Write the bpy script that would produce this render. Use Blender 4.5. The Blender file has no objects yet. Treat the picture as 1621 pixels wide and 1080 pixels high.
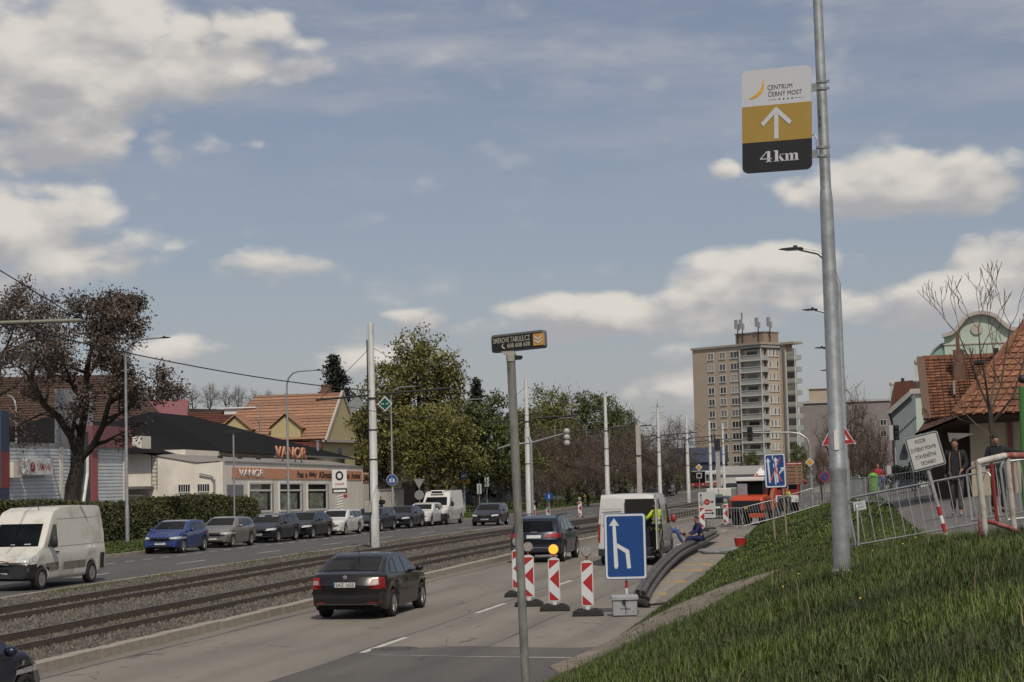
import bpy, math, random
import numpy as np
from mathutils import Vector, Matrix
from mathutils.bvhtree import BVHTree
SC = bpy.context.scene
COL = SC.collection
R = math.radians
def V(*a): return Vector(a)
def smooth(a, b, x):
    t = min(1, max(0, (x-a)/(b-a))); return t*t*(3-2*t)
def interp(tab, x):
    if x <= tab[0][0]: return tab[0][1]
    for (a, p), (b, q) in zip(tab, tab[1:]):
        if x <= b: return p+(q-p)*(x-a)/(b-a)
    return tab[-1][1]
# ---------------------------------------------------------------- camera
CAM = V(0, 0, 3.3); FOC = 2900.0; YAW = R(12.4); PIT = R(4.04); ROL = 0.0245
fwd = V(-math.sin(YAW)*math.cos(PIT), math.cos(YAW)*math.cos(PIT), math.sin(PIT))
_r0 = V(math.cos(YAW), math.sin(YAW), 0); _u0 = _r0.cross(fwd)
rgt = math.cos(ROL)*_r0-math.sin(ROL)*_u0
upv = math.cos(ROL)*_u0+math.sin(ROL)*_r0
cd = bpy.data.cameras.new('camera'); cam = bpy.data.objects.new('camera', cd); COL.objects.link(cam)
cam.matrix_world = Matrix(((rgt.x, upv.x, -fwd.x, CAM.x), (rgt.y, upv.y, -fwd.y, CAM.y), (rgt.z, upv.z, -fwd.z, CAM.z), (0, 0, 0, 1)))
cd.sensor_width = 36; cd.lens = FOC/1621*36; cd.clip_start = 0.1; cd.clip_end = 8000
SC.camera = cam
def RAY(px, py): return (fwd*FOC+rgt*(px-810.5)+upv*(540-py)).normalized()
def AT(px, py, d):
    r = RAY(px, py); return CAM+r*(d/r.dot(fwd))
def YX(px, x):                      # plan Y where the sight line of a column crosses a given X
    r = RAY(px, 745); return x*r.y/r.x
# ---------------------------------------------------------------- world
SUN_EL, SUN_AZ = R(50), R(156)
to_sun = V(math.sin(SUN_AZ)*math.cos(SUN_EL), math.cos(SUN_AZ)*math.cos(SUN_EL), math.sin(SUN_EL))
W = bpy.data.worlds.new('World'); SC.world = W; W.use_nodes = True
nt = W.node_tree; nt.nodes.clear()
class NT:
    def __init__(s, t): s.t = t
    def n(s, typ, **kw):
        o = s.t.nodes.new(typ)
        for k, v in kw.items():
            if k.startswith('i_'):
                key = k[2:]; o.inputs[int(key) if key.isdigit() else key].default_value = v
            else: setattr(o, k, v)
        return o
    def l(s, a, b): s.t.links.new(a, b)
    def math(s, op, a, b=None, c=None, clamp=False):
        o = s.n('ShaderNodeMath', operation=op, use_clamp=clamp)
        for i, x in enumerate((a, b, c)):
            if x is None: continue
            if isinstance(x, (int, float)): o.inputs[i].default_value = x
            else: s.l(x, o.inputs[i])
        return o.outputs[0]
    def dot(s, a, vec):
        o = s.n('ShaderNodeVectorMath', operation='DOT_PRODUCT'); s.l(a, o.inputs[0]); o.inputs[1].default_value = vec
        return o.outputs['Value']
    def mapr(s, x, a, b, c=0.0, d=1.0, smoothstep=True):
        o = s.n('ShaderNodeMapRange', interpolation_type='SMOOTHSTEP' if smoothstep else 'LINEAR')
        s.l(x, o.inputs[0])
        for i, q in enumerate((a, b, c, d)): o.inputs[i+1].default_value = q
        return o.outputs[0]
    def mix(s, f, a, b):
        o = s.n('ShaderNodeMix', data_type='RGBA')
        for i, x in ((0, f), (6, a), (7, b)):
            if isinstance(x, (int, float)): o.inputs[i].default_value = x
            elif isinstance(x, (tuple, list)): o.inputs[i].default_value = (*x[:3], 1)
            else: s.l(x, o.inputs[i])
        return o.outputs[2]
g = NT(nt)
sky = g.n('ShaderNodeTexSky', sky_type='NISHITA', sun_disc=False, sun_elevation=SUN_EL, sun_rotation=SUN_AZ, air_density=1.0, dust_density=1.1, ozone_density=1.0)
tc = g.n('ShaderNodeTexCoord'); dirv = tc.outputs['Generated']
mp = g.n('ShaderNodeMapping'); mp.inputs['Scale'].default_value = (1, 1, 1.9); g.l(dirv, mp.inputs[0])
def fbm(scale, det, rough=.55, src=mp.outputs[0], off=None):
    if off:
        a = g.n('ShaderNodeVectorMath', operation='ADD'); g.l(src, a.inputs[0]); a.inputs[1].default_value = off; src = a.outputs[0]
    n = g.n('ShaderNodeTexNoise', noise_dimensions='3D'); g.l(src, n.inputs['Vector'])
    n.inputs['Scale'].default_value = scale; n.inputs['Detail'].default_value = det; n.inputs['Roughness'].default_value = rough
    return n.outputs['Fac']
def puff(off=None):
    src = mp.outputs[0]
    if off:
        q = g.n('ShaderNodeVectorMath', operation='ADD'); g.l(src, q.inputs[0]); q.inputs[1].default_value = off; src = q.outputs[0]
    n = fbm(13, 7 if not off else 4, .55, src=src)
    w = g.n('ShaderNodeTexNoise'); g.l(src, w.inputs['Vector']); w.inputs['Scale'].default_value = 30; w.inputs['Detail'].default_value = 2
    ad = g.n('ShaderNodeVectorMath', operation='MULTIPLY_ADD'); g.l(w.outputs['Color'], ad.inputs[0]); ad.inputs[1].default_value = (.030, .030, .030); g.l(src, ad.inputs[2])
    v = g.n('ShaderNodeTexVoronoi', feature='F1'); g.l(ad.outputs[0], v.inputs['Vector']); v.inputs['Scale'].default_value = 24; v.inputs['Detail'].default_value = 1.0; v.inputs['Roughness'].default_value = .5
    return g.math('ADD', g.math('MULTIPLY', g.math('SUBTRACT', n, .5), 2.5), g.math('MULTIPLY', g.math('SUBTRACT', .42, v.outputs['Distance']), .85))
N1 = puff(); N1u = puff((.010, .0, .026)); N2 = fbm(3.1, 5, .5)
# cumulus standing round the place: heading and height in the sky as they stood that day (direction, half extents)
clouds = [(100, 110, 290, 150, 1.0), (330, 95, 170, 85, .95), (150, 190, 170, 75, .75), (60, 385, 190, 90, .95), (20, 440, 170, 70, .7),
  (445, 425, 125, 42, .75), (1440, 288, 175, 58, 1.0), (1400, 205, 90, 45, .45), (1230, 440, 165, 60, .95), (1130, 490, 160, 45, .8), (940, 505, 190, 45, .85),
  (1590, 410, 95, 55, .85), (1480, 480, 190, 50, .8), (700, 520, 200, 38, .6), (1060, 600, 90, 60, .65), (1000, 318, 45, 24, .5),
  (240, 315, 32, 24, .45), (395, 225, 40, 22, .4), (1140, 270, 45, 30, .45), (1590, 560, 150, 60, .6), (600, 575, 300, 50, .5), (300, 560, 140, 40, .5)]
tot = None; num = None; den = None
wob = g.math('MULTIPLY', g.math('SUBTRACT', N2, .5), .16)
for cx, cy, rx, ry, am in clouds:
    c = RAY(cx, cy); rr = V(c.y, -c.x, 0).normalized(); uu = rr.cross(c)
    ax = g.math('MULTIPLY_ADD', g.dot(dirv, tuple(rr)), FOC/rx, -c.dot(rr)*FOC/rx)
    ay = g.math('MULTIPLY_ADD', g.dot(dirv, tuple(uu)), FOC/ry, -c.dot(uu)*FOC/ry)
    face = g.math('GREATER_THAN', g.dot(dirv, tuple(c)), .3)
    q = g.math('ADD', g.math('MULTIPLY', ax, ax), g.math('MULTIPLY', ay, ay))
    q = g.math('MULTIPLY', g.math('SUBTRACT', am, g.math('MULTIPLY', q, .62)), face)
    q = g.math('MAXIMUM', q, 0.0)
    wv = g.math('MULTIPLY', q, ay); num = wv if num is None else g.math('ADD', num, wv); den = g.math('ADD', q, .02) if den is None else g.math('ADD', den, q)
    tot = q if tot is None else g.math('SMOOTH_MAX', tot, q, .12)
# outside the group that stood ahead, the same scattered cumulus goes on all round
ahead = g.mapr(g.dot(dirv, tuple(RAY(810, 300))), .90, .965)
rest = g.math('MULTIPLY', g.mapr(N2, .46, .66), g.math('SUBTRACT', 1.0, ahead))
base = g.math('MAXIMUM', tot, rest)
dens = g.math('ADD', N1, g.math('MULTIPLY', base, 1.3))
mask = g.mapr(dens, .0, .66)
mask = g.math('MULTIPLY', mask, g.mapr(base, .0, .22))
hgt = g.math('DIVIDE', num, den)
lit = g.math('ADD', g.math('MULTIPLY', g.math('SUBTRACT', N1, N1u), .75), g.math('MULTIPLY', hgt, .62))
lit = g.mapr(lit, -.52, .56)
CL_DARK = (4.95, 4.9, 5.05); CL_LIT = (8.9, 8.4, 7.6); VEIL = (5.3, 5.35, 5.85)
cloudc = g.mix(lit, CL_DARK, CL_LIT)
vm = g.n('ShaderNodeMapping'); vm.inputs['Scale'].default_value = (1, 1, 4.5); g.l(dirv, vm.inputs[0])
veiln = fbm(6.5, 6, .6, src=vm.outputs[0])
elev = g.dot(dirv, (0, 0, 1))
high = g.mapr(elev, .10, .27, .0, .60)
veil = g.math('ADD', g.math('MULTIPLY_ADD', g.mapr(veiln, .38, .72), high, .22), g.mapr(elev, .02, .16, .30, .0))
hs = g.n('ShaderNodeHueSaturation'); hs.inputs['Saturation'].default_value = .92; hs.inputs['Value'].default_value = .80; g.l(sky.outputs[0], hs.inputs['Color'])
tint = g.n('ShaderNodeVectorMath', operation='MULTIPLY'); g.l(hs.outputs[0], tint.inputs[0]); tint.inputs[1].default_value = (.95, .945, 1.0)
c1 = g.mix(veil, tint.outputs[0], VEIL)
c2 = g.mix(g.math('MULTIPLY', mask, .93), c1, cloudc)
bg = g.n('ShaderNodeBackground'); bg.inputs['Strength'].default_value = .081
g.l(c2, bg.inputs[0]); out = g.n('ShaderNodeOutputWorld'); g.l(bg.outputs[0], out.inputs[0])
sd = bpy.data.lights.new('sun', 'SUN'); so = bpy.data.objects.new('sun', sd); COL.objects.link(so)
sd.energy = 2.55; sd.angle = R(.6); sd.color = (1, .93, .82)
so.rotation_mode = 'QUATERNION'; so.rotation_quaternion = to_sun.to_track_quat('Z', 'Y')
SC.view_settings.view_transform = 'Standard'; SC.view_settings.look = 'None'
SC.view_settings.exposure = 0; SC.view_settings.gamma = 1; SC.view_settings.use_curve_mapping = False
SC.render.engine = 'CYCLES'
# ---------------------------------------------------------------- helpers
_mats = {}
def M(name, col, rough=.6, metal=0.0, var=0.0, vs=4.0, bump=0.0, bs=40.0, coat=0.0, island=0.0, spec=.5, dirt=None, ds=1.5, stretch=(1, 1, 1), trans=0.0, emit=0.0):
    if name in _mats: return _mats[name]
    m = bpy.data.materials.new(name); m.use_nodes = True; _mats[name] = m
    g = NT(m.node_tree); b = m.node_tree.nodes['Principled BSDF']
    b.inputs['Roughness'].default_value = rough; b.inputs['Metallic'].default_value = metal
    b.inputs['Specular IOR Level'].default_value = spec; b.inputs['Coat Weight'].default_value = coat; b.inputs['Coat Roughness'].default_value = .04
    c = (*col, 1); b.inputs['Base Color'].default_value = c
    if trans: b.inputs['Transmission Weight'].default_value = trans
    if emit: b.inputs['Emission Color'].default_value = c; b.inputs['Emission Strength'].default_value = emit
    if not (var or bump or island or dirt): return m
    tc = g.n('ShaderNodeTexCoord'); mp = g.n('ShaderNodeMapping'); mp.inputs['Scale'].default_value = stretch; g.l(tc.outputs['Object'], mp.inputs[0])
    cur = c
    def noise(s, d=5, ro=.6):
        n = g.n('ShaderNodeTexNoise'); g.l(mp.outputs[0], n.inputs['Vector']); n.inputs['Scale'].default_value = s; n.inputs['Detail'].default_value = d; n.inputs['Roughness'].default_value = ro
        return n.outputs['Fac']
    if var:
        f = g.mapr(noise(vs), .3, .7, smoothstep=False)
        cur = g.mix(f, tuple(x*(1-var) for x in col), tuple(x*(1+var) for x in col))
    if island:
        gi = g.n('ShaderNodeNewGeometry'); f = gi.outputs['Random Per Island']
        mm = g.n('ShaderNodeMix', data_type='RGBA', blend_type='MULTIPLY'); mm.inputs[0].default_value = 1
        if isinstance(cur, tuple): mm.inputs[6].default_value = cur
        else: g.l(cur, mm.inputs[6])
        cr = g.n('ShaderNodeValToRGB'); e = cr.color_ramp.elements
        e[0].color = (1-island, 1-island, 1-island*.9, 1); e[1].color = (1+island, 1+island*.95, 1+island*.7, 1)
        g.l(f, cr.inputs[0]); g.l(cr.outputs[0], mm.inputs[7]); cur = mm.outputs[2]
    if dirt:
        f = g.mapr(noise(ds, 6, .65), .48, .7)
        cur = g.mix(g.math('MULTIPLY', f, .75), cur, dirt)
    if not isinstance(cur, tuple): g.l(cur, b.inputs['Base Color'])
    if bump:
        bm = g.n('ShaderNodeBump'); bm.inputs['Strength'].default_value = min(1, bump); bm.inputs['Distance'].default_value = .02*max(1, bump)
        g.l(noise(bs, 4), bm.inputs['Height']); g.l(bm.outputs[0], b.inputs['Normal'])
    return m
def link(o, parent=None):
    COL.objects.link(o)
    if parent: o.parent = parent
    return o
def tag(o, label=None, cat=None, group=None, kind=None):
    if label: o['label'] = label
    if cat: o['category'] = cat
    if group: o['group'] = group
    if kind: o['kind'] = kind
    return o
def thing(name, label, cat, loc=(0, 0, 0), rz=0.0, group=None, rot=None):
    o = bpy.data.objects.new(name, None); link(o); o.location = loc; o.rotation_euler = rot if rot else (0, 0, rz)
    return tag(o, label, cat, group)
def mobj(name, me, mat, parent=None):
    if mat is not None and not me.materials: me.materials.append(mat)
    return link(bpy.data.objects.new(name, me), parent)
class MB:
    def __init__(s): s.v = []; s.f = []
    def add(s, v, f):
        o = len(s.v); s.v += [tuple(x) for x in v]; s.f += [tuple(i+o for i in q) for q in f]; return s
    def box(s, x0, x1, y0, y1, z0, z1):
        return s.add([(x, y, z) for x in (x0, x1) for y in (y0, y1) for z in (z0, z1)],
                     [(0, 1, 3, 2), (4, 6, 7, 5), (0, 4, 5, 1), (2, 3, 7, 6), (0, 2, 6, 4), (1, 5, 7, 3)])
    def cbox(s, c, d): return s.box(c[0]-d[0]/2, c[0]+d[0]/2, c[1]-d[1]/2, c[1]+d[1]/2, c[2]-d[2]/2, c[2]+d[2]/2)
    def beam(s, a, b, w, h=None):
        a = Vector(a); b = Vector(b); d = (b-a).normalized(); h = h or w
        q = d.cross(V(0, 0, 1)); q = V(1, 0, 0) if q.length < .01 else q.normalized(); t = q.cross(d)
        vs = [p+q*sx*w/2+t*sz*h/2 for p in (a, b) for sx, sz in ((-1, -1), (1, -1), (1, 1), (-1, 1))]
        return s.add(vs, [(0, 1, 2, 3), (7, 6, 5, 4), (0, 4, 5, 1), (1, 5, 6, 2), (2, 6, 7, 3), (3, 7, 4, 0)])
    def tube(s, pts, r, n=8, cap=True):
        pts = [Vector(p) for p in pts]; rs = r if isinstance(r, (list, tuple)) else [r]*len(pts)
        vs = []; ref = None
        for i, p in enumerate(pts):
            d = (pts[min(i+1, len(pts)-1)]-pts[max(i-1, 0)]).normalized()
            if ref is None:
                ref = d.cross(V(0, 0, 1)); ref = V(1, 0, 0) if ref.length < .05 else ref.normalized()
            ref = (ref-d*ref.dot(d)).normalized(); q = d.cross(ref)
            for k in range(n):
                a = 2*math.pi*k/n; vs.append(p+(ref*math.cos(a)+q*math.sin(a))*rs[i])
        fs = [(i*n+k, i*n+(k+1) % n, (i+1)*n+(k+1) % n, (i+1)*n+k) for i in range(len(pts)-1) for k in range(n)]
        if cap: fs += [tuple(range(n-1, -1, -1)), tuple(range((len(pts)-1)*n, len(pts)*n))]
        return s.add(vs, fs)
    def prism(s, poly, y0, y1):
        n = len(poly); vs = [(x, y0, z) for x, z in poly]+[(x, y1, z) for x, z in poly]
        return s.add(vs, [tuple(range(n)), tuple(range(2*n-1, n-1, -1))]+[(i, i+n, (i+1) % n+n, (i+1) % n) for i in range(n)])
    def prismx(s, poly, x0, x1):
        n = len(poly); vs = [(x0, y, z) for y, z in poly]+[(x1, y, z) for y, z in poly]
        return s.add(vs, [tuple(range(n)), tuple(range(2*n-1, n-1, -1))]+[(i, i+n, (i+1) % n+n, (i+1) % n) for i in range(n)])
    def prismz(s, poly, z0, z1):
        n = len(poly); vs = [(x, y, z0) for x, y in poly]+[(x, y, z1) for x, y in poly]
        return s.add(vs, [tuple(range(n-1, -1, -1)), tuple(range(n, 2*n))]+[(i, (i+1) % n, (i+1) % n+n, i+n) for i in range(n)])
    def poly(s, pts): return s.add(pts, [tuple(range(len(pts)))])
    def lathe(s, prof, n=16, c=(0, 0, 0), ax='z'):
        vs = []
        for r, z in prof:
            for k in range(n):
                a = 2*math.pi*k/n; p = (r*math.cos(a), r*math.sin(a), z)
                if ax == 'y': p = (p[0], p[2], p[1])
                if ax == 'x': p = (p[2], p[0], p[1])
                vs.append((p[0]+c[0], p[1]+c[1], p[2]+c[2]))
        fs = [(i*n+k, i*n+(k+1) % n, (i+1)*n+(k+1) % n, (i+1)*n+k) for i in range(len(prof)-1) for k in range(n)]
        fs += [tuple(range(n-1, -1, -1)), tuple(range((len(prof)-1)*n, len(prof)*n))]
        return s.add(vs, fs)
    def ball(s, c, r, n=10, sz=1.0):
        return s.lathe([(r*math.sin(math.pi*i/n)+1e-4, -r*sz*math.cos(math.pi*i/n)) for i in range(n+1)], n+2, c)
    def xf(s, mat): s.v = [tuple(mat @ Vector(p)) for p in s.v]; return s
    def mesh(s, name, smooth=False):
        me = bpy.data.meshes.new(name); me.from_pydata(s.v, [], s.f); me.update()
        if smooth:
            me.polygons.foreach_set('use_smooth', [True]*len(me.polygons))
        return me
    def obj(s, name, mat, parent=None, smooth=False, bev=0.0, label=None):
        o = mobj(name, s.mesh(name, smooth), mat, parent)
        if bev:
            b = o.modifiers.new('bevel', 'BEVEL'); b.width = bev; b.segments = 2; b.limit_method = 'ANGLE'
        if smooth and not bev:
            try: o.data.set_sharp_from_angle(angle=R(45))
            except Exception: pass
        if label: o['label'] = label
        return o
def rrect(w, h, r, cx=0, cz=0, n=4):
    p = []
    for sx, sz, a0 in ((1, 1, 0), (-1, 1, 90), (-1, -1, 180), (1, -1, 270)):
        for i in range(n+1):
            a = R(a0+90*i/n); p.append((cx+sx*(w/2-r)+r*math.cos(a), cz+sz*(h/2-r)+r*math.sin(a)))
    return p
def circ(r, n=20, cx=0, cz=0): return [(cx+r*math.cos(2*math.pi*i/n), cz+r*math.sin(2*math.pi*i/n)) for i in range(n)]
_dg = None
def text(name, s, mat, parent, w, h, loc, rot=(R(90), 0, 0), ext=.001, bold=0.0, shear=0.0):
    """flat lettering fitted to w x h, centred on loc; rot stands it up facing local -y"""
    c = bpy.data.curves.new(name, 'FONT'); c.body = s; c.size = 1; c.extrude = 0; c.align_x = 'CENTER'; c.offset = bold; c.shear = shear; c.resolution_u = 3
    t = bpy.data.objects.new('tmp', c); COL.objects.link(t); bpy.context.view_layer.update()
    me = bpy.data.meshes.new_from_object(t.evaluated_get(bpy.context.evaluated_depsgraph_get())); bpy.data.objects.remove(t)
    n = len(me.vertices); a = np.zeros(n*3); me.vertices.foreach_get('co', a); a = a.reshape(-1, 3)
    lo, hi = a.min(0), a.max(0); cen = (lo+hi)/2; sp = np.maximum(hi-lo, 1e-6)
    a = (a-cen)*np.array([w/sp[0], h/sp[1], 1]); me.vertices.foreach_set('co', a.ravel()); me.update(); me.name = name
    me.materials.clear()
    o = mobj(name, me, mat, parent); o.location = loc; o.rotation_euler = rot
    if ext > .002:
        sm = o.modifiers.new('solid', 'SOLIDIFY'); sm.thickness = ext; sm.offset = -1
    return o
def npmesh(name, verts, faces, mat, parent=None, smooth=False):
    """faces: (n,k) int array"""
    me = bpy.data.meshes.new(name); k = faces.shape[1]
    me.vertices.add(len(verts)); me.vertices.foreach_set('co', np.asarray(verts, dtype=np.float32).ravel())
    me.loops.add(faces.size); me.loops.foreach_set('vertex_index', faces.astype(np.int32).ravel())
    me.polygons.add(len(faces)); me.polygons.foreach_set('loop_start', np.arange(0, faces.size, k, dtype=np.int32))
    try: me.polygons.foreach_set('loop_total', np.full(len(faces), k, dtype=np.int32))
    except Exception: pass
    me.update(calc_edges=True); me.validate()
    if smooth: me.polygons.foreach_set('use_smooth', [True]*len(me.polygons))
    return mobj(name, me, mat, parent)
def dup(o, loc, rz=None, label=None, scale=None):
    def cp(a, par):
        c = a.copy(); COL.objects.link(c)
        if par: c.parent = par
        for ch in a.children: cp(ch, c)
        return c
    c = cp(o, None); c.location = loc
    if rz is not None: c.rotation_euler = (0, 0, rz)
    if label: c['label'] = label
    if scale: c.scale = scale
    return c
# common materials
WHITE = M('white_paint', (.72, .71, .68), .4, var=.06); GALV = M('galvanised_steel', (.36, .37, .37), .48, .55, var=.22, vs=9, bump=.1, bs=60)
GALVP = M('old_galvanised_steel', (.33, .335, .33), .55, .3, var=.25, vs=22, bump=.15, bs=90, dirt=(.2, .19, .17), ds=7)
REDP = M('red_reflective', (.36, .022, .02), .45, var=.1); WREF = M('white_reflective', (.60, .61, .62), .45, var=.05)
BLUE = M('blue_reflective', (.008, .055, .21), .42, var=.12, vs=30); BLACK = M('black_print', (.012, .012, .012), .5); RUB = M('black_rubber', (.022, .021, .02), .8, var=.3, bump=.2)
YEL = M('yellow_print', (.62, .32, .02), .5); DK = M('dark_plastic', (.02, .02, .021), .55); GLASS = M('dark_glass', (.012, .014, .016), .05, spec=.55)
CHROME = M('bright_metal', (.55, .55, .54), .22, 1.0); WOODP = M('fresh_timber', (.42, .28, .12), .7, var=.25, vs=3, stretch=(1, 8, 8))
POLEW = M('pale_pole_paint', (.50, .50, .48), .5, var=.14, vs=6, dirt=(.3, .28, .25), ds=3, stretch=(1, 1, .3))
# ---------------------------------------------------------------- the lie of the land
def road_z(y): return -0.6*smooth(60, 175, y)
TOE = [(-20, -5.3), (0, -5.3), (31, -5.75), (43, -6.05), (59, -6.55), (81, -7.7), (100, -8.8), (130, -9.5), (300, -9.5)]
BANKW = [(0, 7.0), (21, 7.3), (36, 10.0), (300, 10.0)]
CREST = [(-20, 1.5), (0, 1.72), (20, 2.42), (45, 2.2), (90, 2.1), (125, 1.2), (170, .2), (220, -.45), (400, -.5)]
def gz(x, y):
    u = x-interp(TOE, y); z0 = road_z(y)
    if u <= 0: return z0
    t = min(1, u/interp(BANKW, y)); return z0+(interp(CREST, y)-z0)*(1-(1-t)**1.8)
def G(px, py):                      # where a sight line meets the ground
    r = RAY(px, py); d = 6.0
    while d < 900:
        p = CAM+r*d
        if p.z <= gz(p.x, p.y): return V(p.x, p.y, gz(p.x, p.y))
        d += .08 if d < 120 else .5
    return CAM+r*900
def vxy(p): return (p.x, p.y)
def strip(name, x0, x1, y0, y1, dz, mat, parent=None, kind='structure', nx=1, ys=None):
    ys = ys or [y for y in range(int(y0), int(y1)+1, 6)]+[y1]
    xs = [x0+(x1-x0)*i/nx for i in range(nx+1)]
    mb = MB(); mb.v = [(x, y, road_z(y)+dz) for y in ys for x in xs]; n = nx+1
    mb.f = [(j*n+i, j*n+i+1, (j+1)*n+i+1, (j+1)*n+i) for j in range(len(ys)-1) for i in range(nx)]
    o = mb.obj(name, mat, parent)
    if kind and not parent: o['kind'] = kind
    return o
def asphalt(name, col, warm, patchy, wheel=False):
    if name in _mats: return _mats[name]
    m = M(name, col, .85); g = NT(m.node_tree); b = m.node_tree.nodes['Principled BSDF']
    tc = g.n('ShaderNodeTexCoord')
    def noise(s, d, sc):
        mp = g.n('ShaderNodeMapping'); mp.inputs['Scale'].default_value = sc; g.l(tc.outputs['Object'], mp.inputs[0])
        n = g.n('ShaderNodeTexNoise'); g.l(mp.outputs[0], n.inputs['Vector']); n.inputs['Scale'].default_value = s; n.inputs['Detail'].default_value = d
        return n.outputs['Fac']
    a = g.mapr(noise(1.0, 6, (.9, .12, 1)), .3, .72, smoothstep=False)
    c = g.mix(a, tuple(x*(1-patchy) for x in col), tuple(x*(1+patchy) for x in col))
    c = g.mix(g.math('MULTIPLY', g.mapr(noise(.35, 4, (1, .5, 1)), .45, .7), .5), c, warm)
    sp = g.mapr(noise(55, 2, (1, 1, 1)), .35, .65, .72, 1.3, smoothstep=False)
    mm = g.n('ShaderNodeVectorMath', operation='MULTIPLY'); g.l(c, mm.inputs[0])
    cb = g.n('ShaderNodeCombineXYZ'); [g.l(sp, cb.inputs[i]) for i in range(3)]; g.l(cb.outputs[0], mm.inputs[1])
    # hairline cracks
    vo = g.n('ShaderNodeTexVoronoi', feature='DISTANCE_TO_EDGE'); mp = g.n('ShaderNodeMapping'); mp.inputs['Scale'].default_value = (.22, .09, 1); g.l(tc.outputs['Object'], mp.inputs[0])
    wn = g.n('ShaderNodeTexNoise'); g.l(mp.outputs[0], wn.inputs['Vector']); wn.inputs['Scale'].default_value = 4; wn.inputs['Detail'].default_value = 6
    ad = g.n('ShaderNodeVectorMath', operation='MULTIPLY_ADD'); g.l(wn.outputs['Color'], ad.inputs[0]); ad.inputs[1].default_value = (.5, .5, 0); g.l(mp.outputs[0], ad.inputs[2])
    g.l(ad.outputs[0], vo.inputs['Vector']); vo.inputs['Scale'].default_value = 1
    cr = g.math('MULTIPLY', g.mapr(vo.outputs['Distance'], .002, .006, 1, 0), g.mapr(noise(.5, 3, (1, 1, 1)), .5, .6))
    c = g.mix(g.math('MULTIPLY', cr, .7), mm.outputs[0], (.035, .033, .03))
    if wheel:
        sx_ = g.n('ShaderNodeSeparateXYZ'); g.l(tc.outputs['Object'], sx_.inputs[0]); wv = g.math('SINE', g.math('MULTIPLY_ADD', g.math('ADD', sx_.outputs[0], g.math('MULTIPLY', noise(.12, 2, (1, 1, 1)), .8)), 6.283/1.62, .6))
        wv = g.math('MULTIPLY', g.mapr(wv, .1, 1), g.mapr(noise(.6, 4, (1, .15, 1)), .35, .6)); c = g.mix(g.math('MULTIPLY', wv, .34), c, (.105, .093, .08))
        c = g.mix(g.math('MULTIPLY', g.mapr(noise(1.7, 5, (1, .7, 1)), .62, .72), .6), c, (.075, .068, .06))
    g.l(c, b.inputs['Base Color'])
    bm = g.n('ShaderNodeBump'); bm.inputs['Strength'].default_value = .35; bm.inputs['Distance'].default_value = .012; g.l(noise(70, 2, (1, 1, 1)), bm.inputs['Height']); g.l(bm.outputs[0], b.inputs['Normal'])
    return m
ASPH_R = asphalt('worn_pale_asphalt', (.205, .182, .152), (.25, .22, .178), .16, True)
ASPH_L = asphalt('dark_asphalt', (.088, .084, .079), (.11, .10, .09), .12)
ASPH_P = asphalt('patched_asphalt', (.10, .092, .083), (.13, .117, .10), .25)
ASPH_F = asphalt('path_asphalt', (.135, .122, .112), (.16, .14, .125), .15)
STONE = M('kerb_granite', (.31, .27, .22), .8, var=.22, vs=6, bump=.4, bs=35, island=.12)
PAINT = M('road_paint', (.55, .53, .48), .7, var=.15, vs=8, dirt=(.22, .2, .17), ds=6)
GRASSG = M('turf_soil', (.040, .050, .014), .95, var=.45, vs=2.2, bump=1, bs=25, dirt=(.06, .047, .028), ds=.9)
DIRT = M('trodden_earth', (.19, .155, .115), .95, var=.35, vs=3.5, bump=.8, bs=30, dirt=(.30, .265, .215), ds=1.6)
BALL = M('track_ballast', (.105, .092, .079), .95, var=.35, vs=3, bump=1.6, bs=22, dirt=(.10, .072, .048), ds=.8)
rng = np.random.default_rng(7); random.seed(7)
far_g = MB(); yy = [-60, 40, 60, 80, 100, 120, 140, 160, 175, 260, 500, 1200, 4500]
far_g.v = [(x, y, road_z(y)-.06) for y in yy for x in (-3500, -60, 60, 3500)]
far_g.f = [(j*4+i, j*4+i+1, j*4+i+5, j*4+i+4) for j in range(len(yy)-1) for i in range(3)]
tag(far_g.obj('ground', GRASSG), kind='structure')
road = strip('road', -15.0, -4.6, -25, 420, 0.0, ASPH_R)
strip('carriageway', -34.2, -25.05, -25, 420, 0.0, ASPH_L)
strip('junction', -15.0, 40, 128, 250, .004, ASPH_P, nx=2)
bed = MB(); bys = list(np.arange(10, 90, .35))+list(np.arange(90, 420, 3)); bxs = np.linspace(-24.9, -15.15, 32)
for y in bys:
    for x in bxs:
        dip = -.05 if (abs(x+21.6) < .72 or abs(x+17.5) < .72) else 0
        bed.v.append((x, y, road_z(y)+.09+dip+random.uniform(-.02, .02)))
n = len(bxs); bed.f = [(j*n+i, j*n+i+1, (j+1)*n+i+1, (j+1)*n+i) for j in range(len(bys)-1) for i in range(n-1)]
tag(bed.obj('track_bed', BALL, smooth=True), kind='structure')
# loose stones on the bed
ns = 42000; sx = rng.uniform(-24.85, -15.2, ns); sy = 24+rng.uniform(0, 1, ns)**1.5*72
keep = (np.abs(np.abs(sx+19.57)-2.03) > .25) | (rng.uniform(0, 1, ns) < .25); sx, sy = sx[keep], sy[keep]; ns = len(sx)
tet = np.array([[1, 0, -.6], [-.6, .9, -.5], [-.5, -.9, -.6], [0, .1, .9], [.5, .6, .4], [.4, -.6, .3]])
tf = np.array([[0, 4, 5], [0, 1, 4], [1, 2, 3], [1, 3, 4], [2, 0, 5], [2, 5, 3], [3, 5, 4]])
sc = rng.uniform(.022, .05, (ns, 1, 1)); an = rng.uniform(0, 6.28, ns)
vv = tet[None]*sc*rng.uniform(.7, 1.3, (ns, 6, 3)); rot = np.stack([np.cos(an), -np.sin(an), np.sin(an), np.cos(an)], 1).reshape(-1, 1, 2, 2)
vv[..., :2] = (rot @ vv[..., :2, None])[..., 0]
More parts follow.
